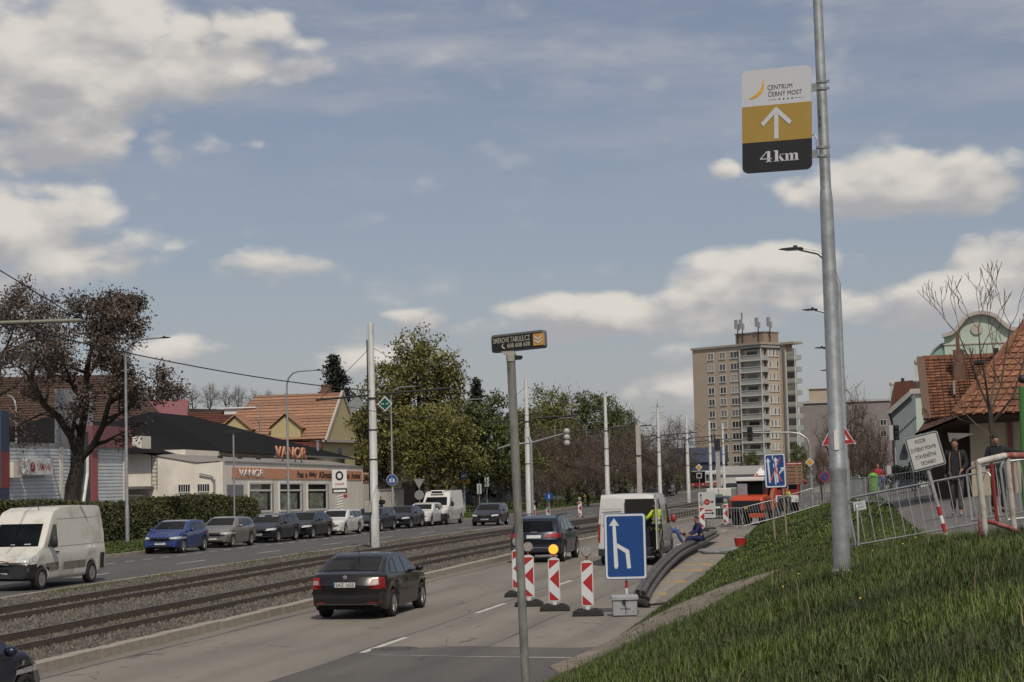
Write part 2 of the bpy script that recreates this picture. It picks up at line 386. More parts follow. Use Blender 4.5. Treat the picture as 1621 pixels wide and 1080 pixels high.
zz = np.array([road_z(y) for y in sy])+.115-np.where(np.minimum(np.abs(sx+21.6), np.abs(sx+17.5)) < .72, .04, 0)
vv += np.stack([sx, sy, zz], 1)[:, None]
BST = M('ballast_stone', (.112, .099, .085), .9, island=.55)
tag(npmesh('ballast', vv.reshape(-1, 3), (tf[None]+6*np.arange(ns)[:, None, None]).reshape(-1, 3), BST), kind='stuff')
# dry wisps and weeds along the far edge of the bed
def blades(name, P, h, w, mat, lean=.5, rs=1):
    r = np.random.default_rng(rs); n = len(P); a = r.uniform(0, 6.283, n); hh = h*r.uniform(.5, 1.3, n)
    d = np.stack([np.cos(a), np.sin(a), np.zeros(n)], 1); s = np.stack([-np.sin(a), np.cos(a), np.zeros(n)], 1)*w*r.uniform(.7, 1.3, (n, 1))
    ln = r.uniform(.1, 1, (n, 1))*lean; up = np.array([0, 0, 1.])
    m = P+up*hh[:, None]*.55+d*hh[:, None]*ln*.3; t = P+up*hh[:, None]*(1-ln*.35)+d*hh[:, None]*ln
    v = np.stack([P-s, P+s, m+s*.7, m-s*.7, t], 1).reshape(-1, 3); o = 5*np.arange(n)[:, None]
    f = np.concatenate([np.array([[0, 1, 2]])+o, np.array([[0, 2, 3]])+o, np.array([[3, 2, 4]])+o])
    return tag(npmesh(name, v, f, mat), kind='stuff')
BLADE = M('grass_blade', (.062, .090, .013), .6, island=.6, var=.6, vs=.45)
BLADEY = M('dry_grass', (.17, .145, .06), .8, island=.4)
n_ = 9000; px_ = -24.75+np.abs(rng.normal(0, .35, n_)); py_ = 40+rng.uniform(0, 1, n_)**1.3*60
k = np.sin(py_*.9)+np.sin(py_*.37+1)+rng.normal(0, .7, n_) > .5; px_, py_ = px_[k], py_[k]
blades('weeds', np.stack([px_, py_, np.array([road_z(y)+.08 for y in py_])], 1), .13, .008, M('weed_blade', (.10, .11, .03), .7, island=.5), rs=4)
n_ = 9000; px_ = rng.choice([-21.6, -17.5], n_)+rng.uniform(-.65, .65, n_); py_ = rng.uniform(28, 90, n_)
blades('dry_wisps', np.stack([px_, py_, np.array([road_z(y)+.05 for y in py_])], 1), .10, .006, BLADEY, lean=1.2, rs=5)
# rails
RAILM = M('rusty_rail', (.085, .058, .042), .7, var=.3, vs=6); RAILT = M('worn_rail_head', (.14, .12, .105), .35, .8, var=.2)
for x, lab in ((-22.32, 'brown tram rail nearest the dark left carriageway'), (-20.88, 'second brown tram rail from the dark left carriageway'),
               (-18.22, 'third brown tram rail, middle of the gravel bed'), (-16.78, 'brown tram rail nearest the pale stone kerb')):
    t = thing('tram_rail', lab, 'rail', (x, 0, 0), group='rails on the gravel tram bed')
    ys = list(range(10, 420, 5)); w = MB(); hd = MB()
    for y0, y1 in zip(ys, ys[1:]):
        z0, z1 = road_z(y0), road_z(y1)
        for mb, hw, a, b in ((w, .06, .04, .205), (hd, .036, .2055, .235)):
            mb.add([(sx*hw, y, z+q) for y, z in ((y0, z0), (y1, z1)) for sx in (-1, 1) for q in (a, b)], [(0, 1, 3, 2), (4, 6, 7, 5), (0, 4, 5, 1), (2, 3, 7, 6), (1, 5, 7, 3), (0, 2, 6, 4)])
    w.obj('rail_web', RAILM, t); hd.obj('rail_head', RAILT, t)
# kerbs: separate stones
def kerb(x0, x1, y0, y1, h, step, near, lab):
    root = bpy.data.objects.new('kerb', None); link(root); root['kind'] = 'structure'
    mesh = MB().box(x0, x1, .012, step-.012, -.1, h).mesh('kerb_stone'); mesh.materials.append(STONE)
    y = y0
    while y < near:
        o = bpy.data.objects.new('kerb_stone', mesh); link(o, root); o.location = (random.uniform(-.012, .012), y, road_z(y)+random.uniform(-.008, .008)); y += step
    mb = MB(); ys = list(range(int(y), int(y1), 8))
    for a, b in zip(ys, ys[1:]):
        mb.add([(x, yy, road_z(yy)+z) for yy in (a, b) for x in (x0, x1) for z in (-.1, h)], [(0, 1, 3, 2), (4, 6, 7, 5), (0, 4, 5, 1), (2, 3, 7, 6), (1, 5, 7, 3), (0, 2, 6, 4)])
    o = mb.obj('kerb_run', STONE, root); o['kind'] = 'stuff'
kerb(-15.3, -15.0, 24, 420, .17, 1.0, 120, 'kerb'); kerb(-25.08, -24.88, 42, 420, .13, 1.0, 110, 'kerb'); kerb(-34.4, -34.2, 60, 420, .13, 1.0, 120, 'kerb')
# markings
def dashes(x, w, l, gap, y0, y1, par, dz=.006):
    y = y0
    while y < y1:
        mb = MB(); mb.v = [(x-w/2, y, road_z(y)+dz), (x+w/2, y, road_z(y)+dz), (x+w/2, y+l, road_z(y+l)+dz), (x-w/2, y+l, road_z(y+l)+dz)]; mb.f = [(0, 1, 2, 3)]
        mb.obj('lane_marking', PAINT, par); y += l+gap
dashes(-10.2, .13, 3.0, 6.0, 32.8, 200, road); dashes(-28.3, .12, 3.0, 6.0, 49, 300, road); dashes(-31.5, .12, .9, .9, 55, 190, road)
pt = MB(); pt.v = [(x, y, .004) for x, y in ((-10.3, 33.3), (-8.6, 34.0), (-6.5, 33.6), (-5.0, 33.9), (-5.0, 18), (-10.25, 18))]; pt.f = [(5, 4, 3, 2, 1, 0)]
tag(pt.obj('asphalt_patch', ASPH_P), kind='structure')
for xj, wj in ((-10.32, .035), (-14.55, .05), (-8.1, .025)):
    mb = MB(); ys_ = np.arange(20, 130, 1.5); mb.v = [(xj+s_*wj/2+.035*math.sin(y*.8+xj)+random.uniform(-.012, .012), y, road_z(y)+.0035) for y in ys_ for s_ in (-1, 1)]; mb.f = [(2*i, 2*i+1, 2*i+3, 2*i+2) for i in range(len(ys_)-1)]; mb.obj('tar_joint', M('tar_joint', (.06, .055, .05), .8, dirt=(.16, .14, .12), ds=1.2), road)
# pale milled seam along the patch and a manhole
p0, p1, p2 = G(590, 1038), G(760, 1041), G(905, 1043)
mb = MB()
for a, b, w in ((p0, p1, .05), (p1, p2, .11)): mb.add([(a.x, a.y, .010), (b.x, b.y, .010), (b.x, b.y+w, .010), (a.x, a.y+w*.7, .010)], [(0, 1, 2, 3)])
mb.obj('seam_line', M('chalky_seam', (.42, .40, .36), .9, var=.3, vs=2, dirt=(.2, .18, .16), ds=3), road)
mh = G(625, 1028); t = thing('manhole_cover', 'round iron manhole cover sunk in the pale road', 'manhole', (mh.x, mh.y, 0))
IRON = M('cast_iron', (.10, .09, .08), .6, .5, var=.25, vs=12); mb = MB().lathe([(.30, -.05), (.30, .012)], 24); mb.obj('cover', IRON, t)
MB().lathe([(.46, -.05), (.46, .009), (.33, .009), (.33, -.05)], 24).obj('surround', ASPH_L, t)
# ---------------------------------------------------------------- the grass bank, its paths and pavement
TY = list(np.arange(-14, 60, .8))+list(np.arange(60, 230, 3)); TU = list(np.concatenate([np.linspace(-.25, 7.5, 26), np.linspace(8.5, 60, 14)]))
mb = MB(); n = len(TU)
for y in TY:
    for u in TU:
        x = interp(TOE, y)+u; mb.v.append((x, y, gz(x, y)-(.05 if u < 0 else 0)+(random.uniform(-.03, .03) if .3 < u < 7 and y < 60 else 0)))
mb.f = [(j*n+i, j*n+i+1, (j+1)*n+i+1, (j+1)*n+i) for j in range(len(TY)-1) for i in range(n-1)]
bank = tag(mb.obj('grass_bank', GRASSG, smooth=True), kind='structure')
def drape(name, L, Rr, dz, mat, nx=6, jit=0.0):      # ribbon between two edge polylines laid on the bank
    def res(p, m):
        out = []; 
        for i in range(m):
            t = i/(m-1)*(len(p)-1); k = min(len(p)-2, int(t)); f = t-k
            out.append((p[k][0]*(1-f)+p[k+1][0]*f, p[k][1]*(1-f)+p[k+1][1]*f))
        return out
    m = 60; A, B = res(L, m), res(Rr, m); mb = MB()
    for a, b in zip(A, B):
        ja, jb = random.uniform(-jit, jit), random.uniform(-jit, jit)
        for i in range(nx+1):
            f = (i/nx)*(1+jb-ja)+ja; x, y = a[0]+(b[0]-a[0])*f, a[1]+(b[1]-a[1])*f; mb.v.append((x, y, gz(x, y)+(dz if 0 < i < nx else -.03)))
    k = nx+1; mb.f = [(j*k+i, j*k+i+1, (j+1)*k+i+1, (j+1)*k+i) for j in range(m-1) for i in range(nx)]
    o = mb.obj(name, mat, smooth=True); o['kind'] = 'structure'; return o
PATH_U = [vxy(G(x, y)) for x, y in ((868, 1056), (945, 1020), (1008, 987), (1068, 957), (1150, 925), (1235, 902))]
PATH_D = [vxy(G(x, y)) for x, y in ((874, 1060), (950, 1046), (1010, 1017), (1085, 984), (1165, 940), (1236, 905))]
drape('dirt_path', PATH_D, PATH_U, .02, DIRT, 8, .015)
GUT = [vxy(G(x, y)) for x, y in ((1000, 985), (1040, 950), (1080, 920), (1120, 893), (1160, 868))]
pav = MB(); PB = [(24, 1.4), (28, .55), (34.5, .15), (50, -.45), (70, -1.15), (92, -2.2), (125, -3.2)]
ysp = list(np.arange(25, 125, 2.0)); xs_ = np.linspace(0, 14, 12)
for y in ysp:
    xb = interp(PB, y)
    for x in xs_: pav.v.append((xb+x, y, gz(xb+x, y)+.045))
n = 12; pav.f = [(j*n+i, j*n+i+1, (j+1)*n+i+1, (j+1)*n+i) for j in range(len(ysp)-1) for i in range(n-1)]
tag(pav.obj('pavement', ASPH_F), kind='structure')
def in_quadstrip(P, A, B, pad=0.0):
    """mask of points lying between two polylines"""
    m = np.zeros(len(P), bool)
    for i in range(len(A)-1):
        q = [A[i], B[i], B[i+1], A[i+1]]; s = np.ones(len(P), bool); s2 = np.ones(len(P), bool)
        for (x0, y0), (x1, y1) in zip(q, q[1:]+q[:1]):
            c = (x1-x0)*(P[:, 1]-y0)-(y1-y0)*(P[:, 0]-x0); s &= c > -pad; s2 &= c < pad
        m |= s | s2
    return m
def scatter(nn, y0, y1, u0, u1, pw=1.0):
    y = y0+(y1-y0)*rng.uniform(0, 1, nn)**pw; u = u0+(u1-u0)*rng.uniform(0, 1, nn); x = np.array([interp(TOE, b) for b in y])+u
    return np.stack([x, y], 1)
def onbank(P): return np.column_stack([P, [gz(a, b) for a, b in P]])
def grass_ok(P):
    inp = in_quadstrip(P, PATH_D, PATH_U)
    pvx = np.array([interp(PB, y) for y in P[:, 1]]); inpav = (P[:, 0] > pvx) & (P[:, 1] > 25)
    return ~inpav & (~inp | (rng.uniform(0, 1, len(P)) < .03))
# ---------------------------------------------------------------- buildings
CREAM = M('cream_render', (.74, .68, .585), .85, var=.08, vs=1.2, bump=.15, bs=30, dirt=(.56, .51, .44), ds=.35)
GREYR = M('grey_render', (.30, .285, .265), .85, var=.1, vs=1.5); BITU = M('dark_shingle', (.014, .0135, .014), .95, spec=.1, var=.35, vs=9, bump=.5, bs=25)
ORANGE = M('salmon_band', (.62, .285, .165), .6, var=.06); FRAMEW = M('window_frame_white', (.62, .60, .56), .5)
TAN = M('tan_panel', (.47, .38, .29), .85, var=.07, vs=.5, dirt=(.39, .315, .24), ds=.25); PENTH = M('penthouse_panel', (.28, .21, .16), .85, var=.08)
TILEO = M('orange_tile', (.24, .108, .06), .8, var=.3, vs=5, island=.25, dirt=(.15, .065, .04), ds=1.1); TILEB = M('brown_tile', (.075, .042, .03), .85, var=.3, vs=3, island=.2)
TILER = M('redbrown_tile', (.11, .035, .026), .8, var=.25, vs=3, island=.2); TILEN = M('salmon_tile', (.30, .165, .105), .8, var=.2, vs=3, island=.2)
YELW = M('yellow_render', (.50, .42, .22), .85, var=.08); CLAD = M('pale_cladding', (.66, .68, .68), .5, .1, var=.1, vs=1)
MINT = M('mint_render', (.47, .54, .45), .85, var=.06, dirt=(.40, .46, .38), ds=.5); TRIM = M('stucco_trim', (.44, .39, .34), .8, var=.08)
BLUEG = M('bluegrey_render', (.205, .235, .25), .85, var=.1, vs=.8); PINKG = M('greypink_render', (.27, .23, .225), .9, var=.1, vs=.5)
MAUVE = M('mauve_panel', (.22, .085, .09), .7, var=.1); BRICK = M('brown_brick', (.16, .085, .06), .9, var=.3, vs=6)
def rot_about(par, mb): return mb
class Bld:
    """a building whose facade runs along local x, outside is -y"""
    def __init__(s, name, label, loc, rz, cat='building', group=None, tilt=0.0):
        s.o = thing(name, label, cat, loc, group=group, rot=(0, 0, rz))
        if tilt:
            s.o.rotation_mode = 'QUATERNION'
            s.o.rotation_quaternion = Matrix.Rotation(-tilt, 3, 'X').to_quaternion() @ Matrix.Rotation(rz, 3, 'Z').to_quaternion()
    def box(s, name, x0, x1, y0, y1, z0, z1, mat, bev=0): return MB().box(x0, x1, y0, y1, z0, z1).obj(name, mat, s.o, bev=bev)
    def window(s, x, z, w, h, y=0.0, fr=.09, mull=1, trans=None, mat=GLASS, proud=.03, name='window', side=None):
        """recess of glass with a proud frame; side='L' puts it on the -x wall, 'R' on the +x wall"""
        m = MB().box(x-w/2, x+w/2, y-proud*.4, y+.02, z, z+h)
        f = MB(); a, b = y-proud, y+.02
        f.box(x-w/2-fr, x-w/2, a, b, z-fr, z+h+fr).box(x+w/2, x+w/2+fr, a, b, z-fr, z+h+fr)
        f.box(x-w/2, x+w/2, a, b, z+h, z+h+fr).box(x-w/2, x+w/2, a-.05, b, z-fr*1.3, z)
        for i in range(1, mull+1):
            xx = x-w/2+w*i/(mull+1); f.box(xx-fr*.4, xx+fr*.4, a+.004, b, z, z+h)
        if trans: f.box(x-w/2, x+w/2, a+.008, b, z+trans-fr*.5, z+trans+fr*.5)
        if side:
            T = Matrix.Rotation(R(-90 if side == 'L' else 90), 4, 'Z')
            m.xf(T); f.xf(T)
        o = m.obj(name, mat, s.o); f.obj('frame', FRAMEW, o); return o
def roof_mb(x0, x1, y0, y1, ze, zr, hip0=0.0, hip1=0.0, ax='x', th=.18, ov=.4):
    """closed roof block, ridge along ax; hip0/hip1 = how far the ridge stops short at each end"""
    if ax == 'x':
        yr = (y0+y1)/2; a = [(x0-ov, y0-ov, ze), (x1+ov, y0-ov, ze), (x1+ov, y1+ov, ze), (x0-ov, y1+ov, ze), (x0-ov*(hip0 == 0)+hip0, yr, zr), (x1+ov*(hip1 == 0)-hip1, yr, zr)]
        f = [(0, 1, 5, 4), (2, 3, 4, 5), (1, 2, 5), (3, 0, 4), (3, 2, 1, 0)]
    else:
        xr = (x0+x1)/2; a = [(x0-ov, y0-ov, ze), (x1+ov, y0-ov, ze), (x1+ov, y1+ov, ze), (x0-ov, y1+ov, ze), (xr, y0-ov*(hip0 == 0)+hip0, zr), (xr, y1+ov*(hip1 == 0)-hip1, zr)]
        f = [(0, 1, 4), (1, 2, 5, 4), (2, 3, 5), (3, 0, 4, 5), (3, 2, 1, 0)]
    return MB().add(a, f)
def tile_courses(mb_pts, n, th, seed=0, cols=0):
    """rows of tiles on a quad a,b (eave) c,d (ridge): overlapping courses, each split into tiles when cols"""
    a, b, c, d = [Vector(p) for p in mb_pts]; nr = (b-a).cross(d-a).normalized(); rd = random.Random(seed); mb = MB()
    for i in range(n):
        f0, f1 = i/n, min(1, (i+1.25)/n)
        l0, r0, l1, r1 = a.lerp(d, f0), b.lerp(c, f0), a.lerp(d, f1), b.lerp(c, f1); k = cols or 1
        for j in range(k):
            u0, u1 = j/k+.004*(cols > 0), (j+1)/k-.004*(cols > 0); e = rd.uniform(0, th*.35)
            p = [l0.lerp(r0, u0)+nr*(th+e), l0.lerp(r0, u1)+nr*(th+e), l1.lerp(r1, u1)+nr*(th*.25), l1.lerp(r1, u0)+nr*(th*.25), l0.lerp(r0, u0)+nr*.002, l0.lerp(r0, u1)+nr*.002]
            mb.add(p, [(0, 1, 2, 3), (4, 5, 1, 0)])
    return mb
# --- the car spares shop: long front parallel to the road, 1.6 % fall of the street
SX = -48.0; Y0, Y1, Y2 = YX(355, SX), YX(574, SX), YX(600, SX); LS = Y1-Y0; TL = .0145
sh = Bld('spares_shop', 'long cream single storey shop with salmon fascia band and dark hipped roof', (SX, Y0, -.35), R(90), 'shop', tilt=TL)
# local x runs along +Y (street), local -y faces the road
hw = 4.75
sh.box('wall', 0, LS, 0, 14, -.3, hw, CREAM); sh.box('plinth', -.03, LS+.02, -.06, .3, -.4, .62, GREYR); sh.box('parapet', -.05, LS+.05, -.08, .35, hw, hw+.09, GREYR)
sh.box('annexe_wall', LS, LS+(Y2-Y1), .9, 14, -.5, 4.3, CREAM); sh.box('annexe_band', LS, LS+(Y2-Y1), .84, .9, 3.45, 4.2, ORANGE)
for i, w_ in enumerate(('KLIMA', '·', 'SERVIS')): text('lettering', w_, BLACK, sh.o, (3.2, .5, 3.6)[i], (.6, .25, .6)[i], (LS+(3.4, 5.6, 8.2)[i], .825, 3.83), ext=.05, bold=.02)
sh.box('fascia_band', 1.3, LS-.4, -.05, 0, 3.6, 4.38, ORANGE)
text('lettering', 'VANOR', WHITE, sh.o, 5.2, .56, (5.3, -.09, 3.99), ext=.06, bold=.008)
for s_, x_, w_ in (('Pneu a disky', 17.2, 5.0), ('Klimatizace', 22.6, 5.2), ('Pneu hotel', 28.6, 5.2)):
    xx = LS*x_/32.0; tw_ = [u for u in s_.split()]; tot_ = sum(len(u)+1 for u in tw_)-1; cur_ = 0
    for u in tw_:
        fw = w_*LS/34; text('lettering', u, BLACK, sh.o, fw*len(u)/tot_, .52 if len(u) > 1 else .36, (xx-fw/2+fw*(cur_+len(u)/2)/tot_, -.07, 3.98 if len(u) > 1 else 3.9), ext=.03, bold=.02, shear=.15); cur_ += len(u)+1
for px0, px1 in ((393, 427), (441, 474), (485.5, 515)):
    xa, xb = YX(px0, SX)-Y0, YX(px1, SX)-Y0; xc, w_ = (xa+xb)/2, xb-xa
    sh.window(xc, 1.25, w_, 1.95, fr=.13, mull=0, trans=1.48, proud=.1)
    sh.box('reveal', xb+.16, xb+.75, -.012, .0, 1.05, 3.25, GREYR)
    MB().box(xc-w_*.42, xc+w_*.32, -.05, -.043, 1.3, 2.5).obj('window_poster', M('window_posters', (.16, .18, .13), .5, var=.8, vs=1.3, stretch=(1, 1, 2)), sh.o)
for z0 in (1.75, 2.65): sh.box('notice_panel', .35, YX(384, SX)-Y0, -.05, -.003, z0-.3, z0+.5, M('grey_notice', (.20, .20, .21), .5, var=.1))
# left end wall facing the camera (built on the -x side)
xl = SX*1.0; AW = AT(205, 740, 0.0)
endx = 8.6
ew = MB().prismx([(0, -.4), (0, hw-.02), (2.0, hw-.05), (6.4, 5.55), (13.9, 5.75), (13.9, -.4)], -.35, -.003); ew.obj('end_wall', CREAM, sh.o)
MB().add([(-.45, 2.0, hw), (-.45, 6.6, 5.60), (3, 6.6, 5.75), (LS, 4.0, 5.5), (LS, .35, 4.86), (3, .35, 4.86), (-.4, .35, 4.80)], [(6, 5, 2, 1, 0), (5, 4, 3, 2)]).obj('felt_roof', M('grey_felt', (.235, .215, .19), .9, var=.1), sh.o)
for px in (286, 318): sh.window(-(YX(px, SX)*0+ (2.9 if px == 286 else 1.45)), 2.7, .85, .5, y=-.35, fr=.05, mull=4, proud=.03, side='L')
tg = MB().tube([(-.5, .75, 3.75), (-.55, .55, 3.5), (-.55, .55, -.3)], .08); tg.beam((-.5, 1.7, 3.95), (-.5, .7, 3.75), .09); tg.obj('downpipe', GALV, sh.o)
sh.box('chimney_block', -.4, 1.2, 6.1, 7.2, 5.4, 6.75, CREAM)
ld = MB()
for yy_ in (4.9, 5.3): ld.beam((-.5, yy_, 3.0), (-.5, yy_, 6.3), .04)
for i in range(12): ld.beam((-.5, 4.9, 3.2+i*.28), (-.5, 5.3, 3.2+i*.28), .025)
ld.obj('ladder', DK, sh.o)
cn = MB().box(-1.6, -.36, 5.2, 13.8, 2.95, 3.15).box(-1.6, -.36, 5.6, 13.8, 2.45, 2.55); cn.obj('canopy', M('weathered_sheet', (.13, .12, .11), .7, var=.3), sh.o)
RLX = YX(481, SX)-Y0
# rooftop letters and the two dark roofs
text('roof_lettering', 'VANOR', ORANGE, sh.o, YX(506, SX)-YX(458, SX), .95, (RLX, 1.0, 5.75), ext=.10, bold=.012)
fr = MB(); [fr.beam((RLX-3+i*1.5, 1.25, 4.6), (RLX-3+i*1.5, 1.25, 5.7), .09) for i in range(5)]; fr.beam((RLX-3.3, 1.25, 5.4), (RLX+3.3, 1.25, 5.4), .09); fr.obj('letter_frame', GREYR, sh.o)
MB().box(3, LS+8, 4.2, 16, 4.2, 5.8).obj('upper_wall', CREAM, sh.o)
r = roof_mb(-1, 18, 5.4, 24, 5.5, 8.45, 3, 4, 'x', ov=.5); r.obj('roof', BITU, sh.o, label='long dark shingled roof wing')
r = roof_mb(10, LS+9, 4.0, 24, 5.72, 9.5, 9, 14, 'x', ov=.5); r.obj('roof', BITU, sh.o, label='taller dark hipped roof')
MB().beam((LS-9, 3.4, 5.70), (LS+9.4, 3.4, 5.70), .14).obj('gutter', GALV, sh.o)
MB().lathe([(.14, 0), (.14, 1.2), (.2, 1.25), (.2, 1.35)], 10, (LS+4, 5.5, 6.0)).obj('vent_pipe', GALV, sh.o)
for px_, t_ in ((366, 0), (384, 1), (400, 2)): MB().box(5+4*t_, 5.3+4*t_, 2.2, 2.5, 5.1, 5.35).obj('roof_vent', DK, sh.o)
# pylon sign on the pavement beside the shop
yp = YX(537, -44.5); pt_ = thing('pylon_sign', 'tall white pylon sign with black ring logo on striped post beside shop', 'pylon sign', (-44.5, yp, road_z(yp)+.1), R(20)); pt_.scale = (.5, .5, .6)
MB().prism(rrect(2.3, 2.35, .08, 0, 5.55), -.2, .2).obj('sign_box', WHITE, pt_); MB().box(-1.15, 1.15, -.2, .2, 3.65, 4.3).obj('lower_box', BLACK, pt_)
MB().prism(rrect(1.9, .3, .05, 0, 3.97), -.215, -.203).obj('white_strip', WHITE, pt_)
MB().lathe([(.35, -.23), (.62, -.23), (.62, -.203), (.35, -.203)], 24, (0, 0, 5.95), 'y').obj('ring_logo', BLACK, pt_)
MB().lathe([(.345, -.24), (.345, -.204)], 24, (0, 0, 5.95), 'y').obj('ring_centre', WHITE, pt_)
text('lettering', 'VANOR', REDP, pt_, 1.5, .28, (0, -.21, 4.85), bold=.03)
MB().box(-.5, .5, -.15, .15, 0, 3.6).obj('post', GREYR, pt_); sm_ = MB()
for i in range(9): sm_.add([(-.5, -.156, .3+i*.36), (.5, -.156, .05+.45+i*.36), (.5, -.156, .2+.45+i*.36), (-.5, -.156, .45+i*.36)], [(0, 1, 2, 3)])
sm_.obj('stripes', WHITE, pt_); MB().box(.6, 1.2, -.18, .1, 3.05, 3.5).obj('small_plate', REDP, pt_)
# --- the motorcycle shop with ribbed cladding
MX = -52.0; MY0, MY1 = YX(-6, MX), YX(201, MX); ML = MY1-MY0
ms = Bld('motorcycle_shop', 'low shop of pale ribbed cladding behind the hedge at the left edge', (MX, MY0, -.1), R(90), 'shop', tilt=.004)
ms.box('wall', 0, ML, .1, 16, -.2, 5.65, CLAD)
def mx(px): return YX(px, MX)-MY0
rb = MB()
for a, b in ((8, 95), (99, 112), (156, 195)):
    z = .1
    while z < 5.55:
        rb.add([(mx(a), .1, z), (mx(b), .1, z), (mx(b), .03, z+.04), (mx(a), .03, z+.04), (mx(b), .03, z+.16), (mx(a), .03, z+.16), (mx(b), .1, z+.185), (mx(a), .1, z+.185)], [(0, 1, 2, 3), (3, 2, 4, 5), (5, 4, 6, 7)]); z += .225
o = rb.obj('cladding_ribs', CLAD, ms.o); o['kind'] = 'stuff'
for px in (97.5, 197.5): ms.box('corner_trim', mx(px)-.2, mx(px)+.2, .0, .12, -.2, 5.7, CREAM)
ms.box('top_trim', mx(8), mx(112), -.02, .14, 5.6, 5.78, GREYR); ms.box('fascia', mx(140), mx(203), -.3, .14, 5.6, 7.0, MAUVE)
ms.box('showroom_glass', mx(113), mx(143), .0, .12, -.1, 6.6, M('showroom_glass', (.05, .07, .085), .08, var=.6, vs=.6)); ms.box('grey_panel', mx(96), mx(150), .12, .4, 5.65, 9.2, M('pale_grey_panel', (.30, .30, .315), .6, var=.05))
MB().tube([(mx(128), -.03, 0), (mx(131), -.03, 2.2), (mx(137), -.03, 3.9), (mx(137.5), -.03, 5.4)], .12).obj('white_swoosh', WHITE, ms.o)
ms.box('red_banner', mx(143.5), mx(153), -.06, .1, .2, 5.4, M('red_banner', (.36, .10, .10), .6)); ms.box('banner', mx(-6), mx(7), -.3, .0, .0, 7.6, M('dark_blue_banner', (.05, .065, .11), .6, var=.1))
for z0 in (1.0, 4.2): ms.box('red_stripe', mx(-6)+.01, mx(7)+.02, -.312, -.302, z0-1.1, z0+1.0, M('dull_red_print', (.24, .05, .045), .6))
ms.box('vent_box', mx(9), mx(22), -.5, .05, 3.7, 4.6, CREAM)
b_ = thing('shop_sign', 'white box sign with red motorcycle brand lettering on ribbed wall', 'sign', (MX+.35, MY0+mx(53), -.1), R(90))
wS = mx(73)-mx(34.5); MB().box(-wS/2, wS/2, -.15, .3, 3.8, 4.8).obj('sign_box', WHITE, b_, bev=.03)
text('lettering', 'YAMAHA', REDP, b_, wS*.60, .46, (wS*.12, -.156, 4.3), bold=.008); MB().lathe([(.30, -.165), (.30, -.152)], 20, (-wS*.34, 0, 4.3), 'y').obj('round_emblem', REDP, b_)
fk = MB(); [fk.beam((-wS*.34, -.17, 4.3), (-wS*.34+.24*math.cos(a), -.17, 4.3+.24*math.sin(a)), .045, .01) for a in (1.57, 3.67, 5.76)]; fk.obj('emblem_forks', WHITE, b_)
# --- plain houses behind: a generic gabled builder
def house(name, label, loc, rz, wx, wy, hwall, hroof, wall, roof, ax='x', hip=(0, 0), chim=(), wins=(), cat='house', courses=14, ov=.4, extra=None, tilt=0.0):
    b = Bld(name, label, loc, rz, cat, tilt=tilt)
    b.box('wall', -wx/2, wx/2, -wy/2, wy/2, -1, hwall, wall)
    r_ = roof_mb(-wx/2, wx/2, -wy/2, wy/2, hwall, hwall+hroof, hip[0], hip[1], ax, ov=ov); o = r_.obj('roof', roof, b.o)
    if courses:
        F = {'x': [(0, 1, 5, 4), (2, 3, 4, 5)], 'y': [(1, 2, 5, 4), (3, 0, 4, 5)]}[ax]
        for k, q in enumerate(F):
            t = tile_courses([r_.v[i] for i in q], courses, .09, k).obj('tile_courses', roof, o); t['kind'] = 'stuff'
    if ax == 'x' and not hip[1] and not hip[0] or ax == 'y':
        pass
    for (cx, cy, w, z0, z1) in chim: MB().box(cx-w/2, cx+w/2, cy-w/2, cy+w/2, z0, z1).box(cx-w*.58, cx+w*.58, cy-w*.58, cy+w*.58, z1, z1+.15).obj('chimney', extra or BRICK, o)
    for (x, z, w, h) in wins: b.window(x, z, w, h, y=-wy/2, fr=.12)
    return b
# brown tiled house left of the tree (ridge across)
p = AT(52, 660, 158); house('brown_roof_house', 'long house with dark brown tiled roof and cream wall behind motorcycle shop', (p.x-2, p.y+5, -.5), R(12), 23, 13, 7.2, 6.0, YELW, TILEB, 'x', (0, 4), [(-3.5, -2, 1.2, 11.5, 13.9), (-8, 0, .8, 11, 13)], courses=26)
p = AT(183, 660, 170); house('mauve_house', 'house with mauve red upper gable half hidden by the brown leaved tree', (p.x, p.y+6, -.5), R(20), 8, 8, 9.2, 2.2, YELW, MAUVE, 'x', courses=0)
p = AT(325, 660, 190); b = house('redbrown_roof_house', 'house with red brown tiled roof carrying four solar panels', (p.x, p.y+6, -1.5), R(8), 22, 13, 7.2, 4.6, YELW, TILER, 'x', (3, 0), [(-8.2, -1.0, 2.6, 10.5, 12.5), (1.5, 1.0, 3.2, 10.8, 12.1)], extra=WHITE, courses=22)
sl = Vector((0, 6.9, 4.6)).normalized()
for i in range(4):
    o = MB().box(-1.0, 1.0, -.05, 3.0, .0, .09).obj('solar_panel', M('solar_glass', (.02, .022, .028), .25, var=.3), b.o); o.location = (-6.6+i*2.15, -5.6, 8.35+.0); o.rotation_euler = (math.atan2(4.6, 6.9), 0, R(0))
MB().tube([(4.5, -4, 8), (4.5, -4, 12.5)], .08).obj('mast', GALV, b.o)
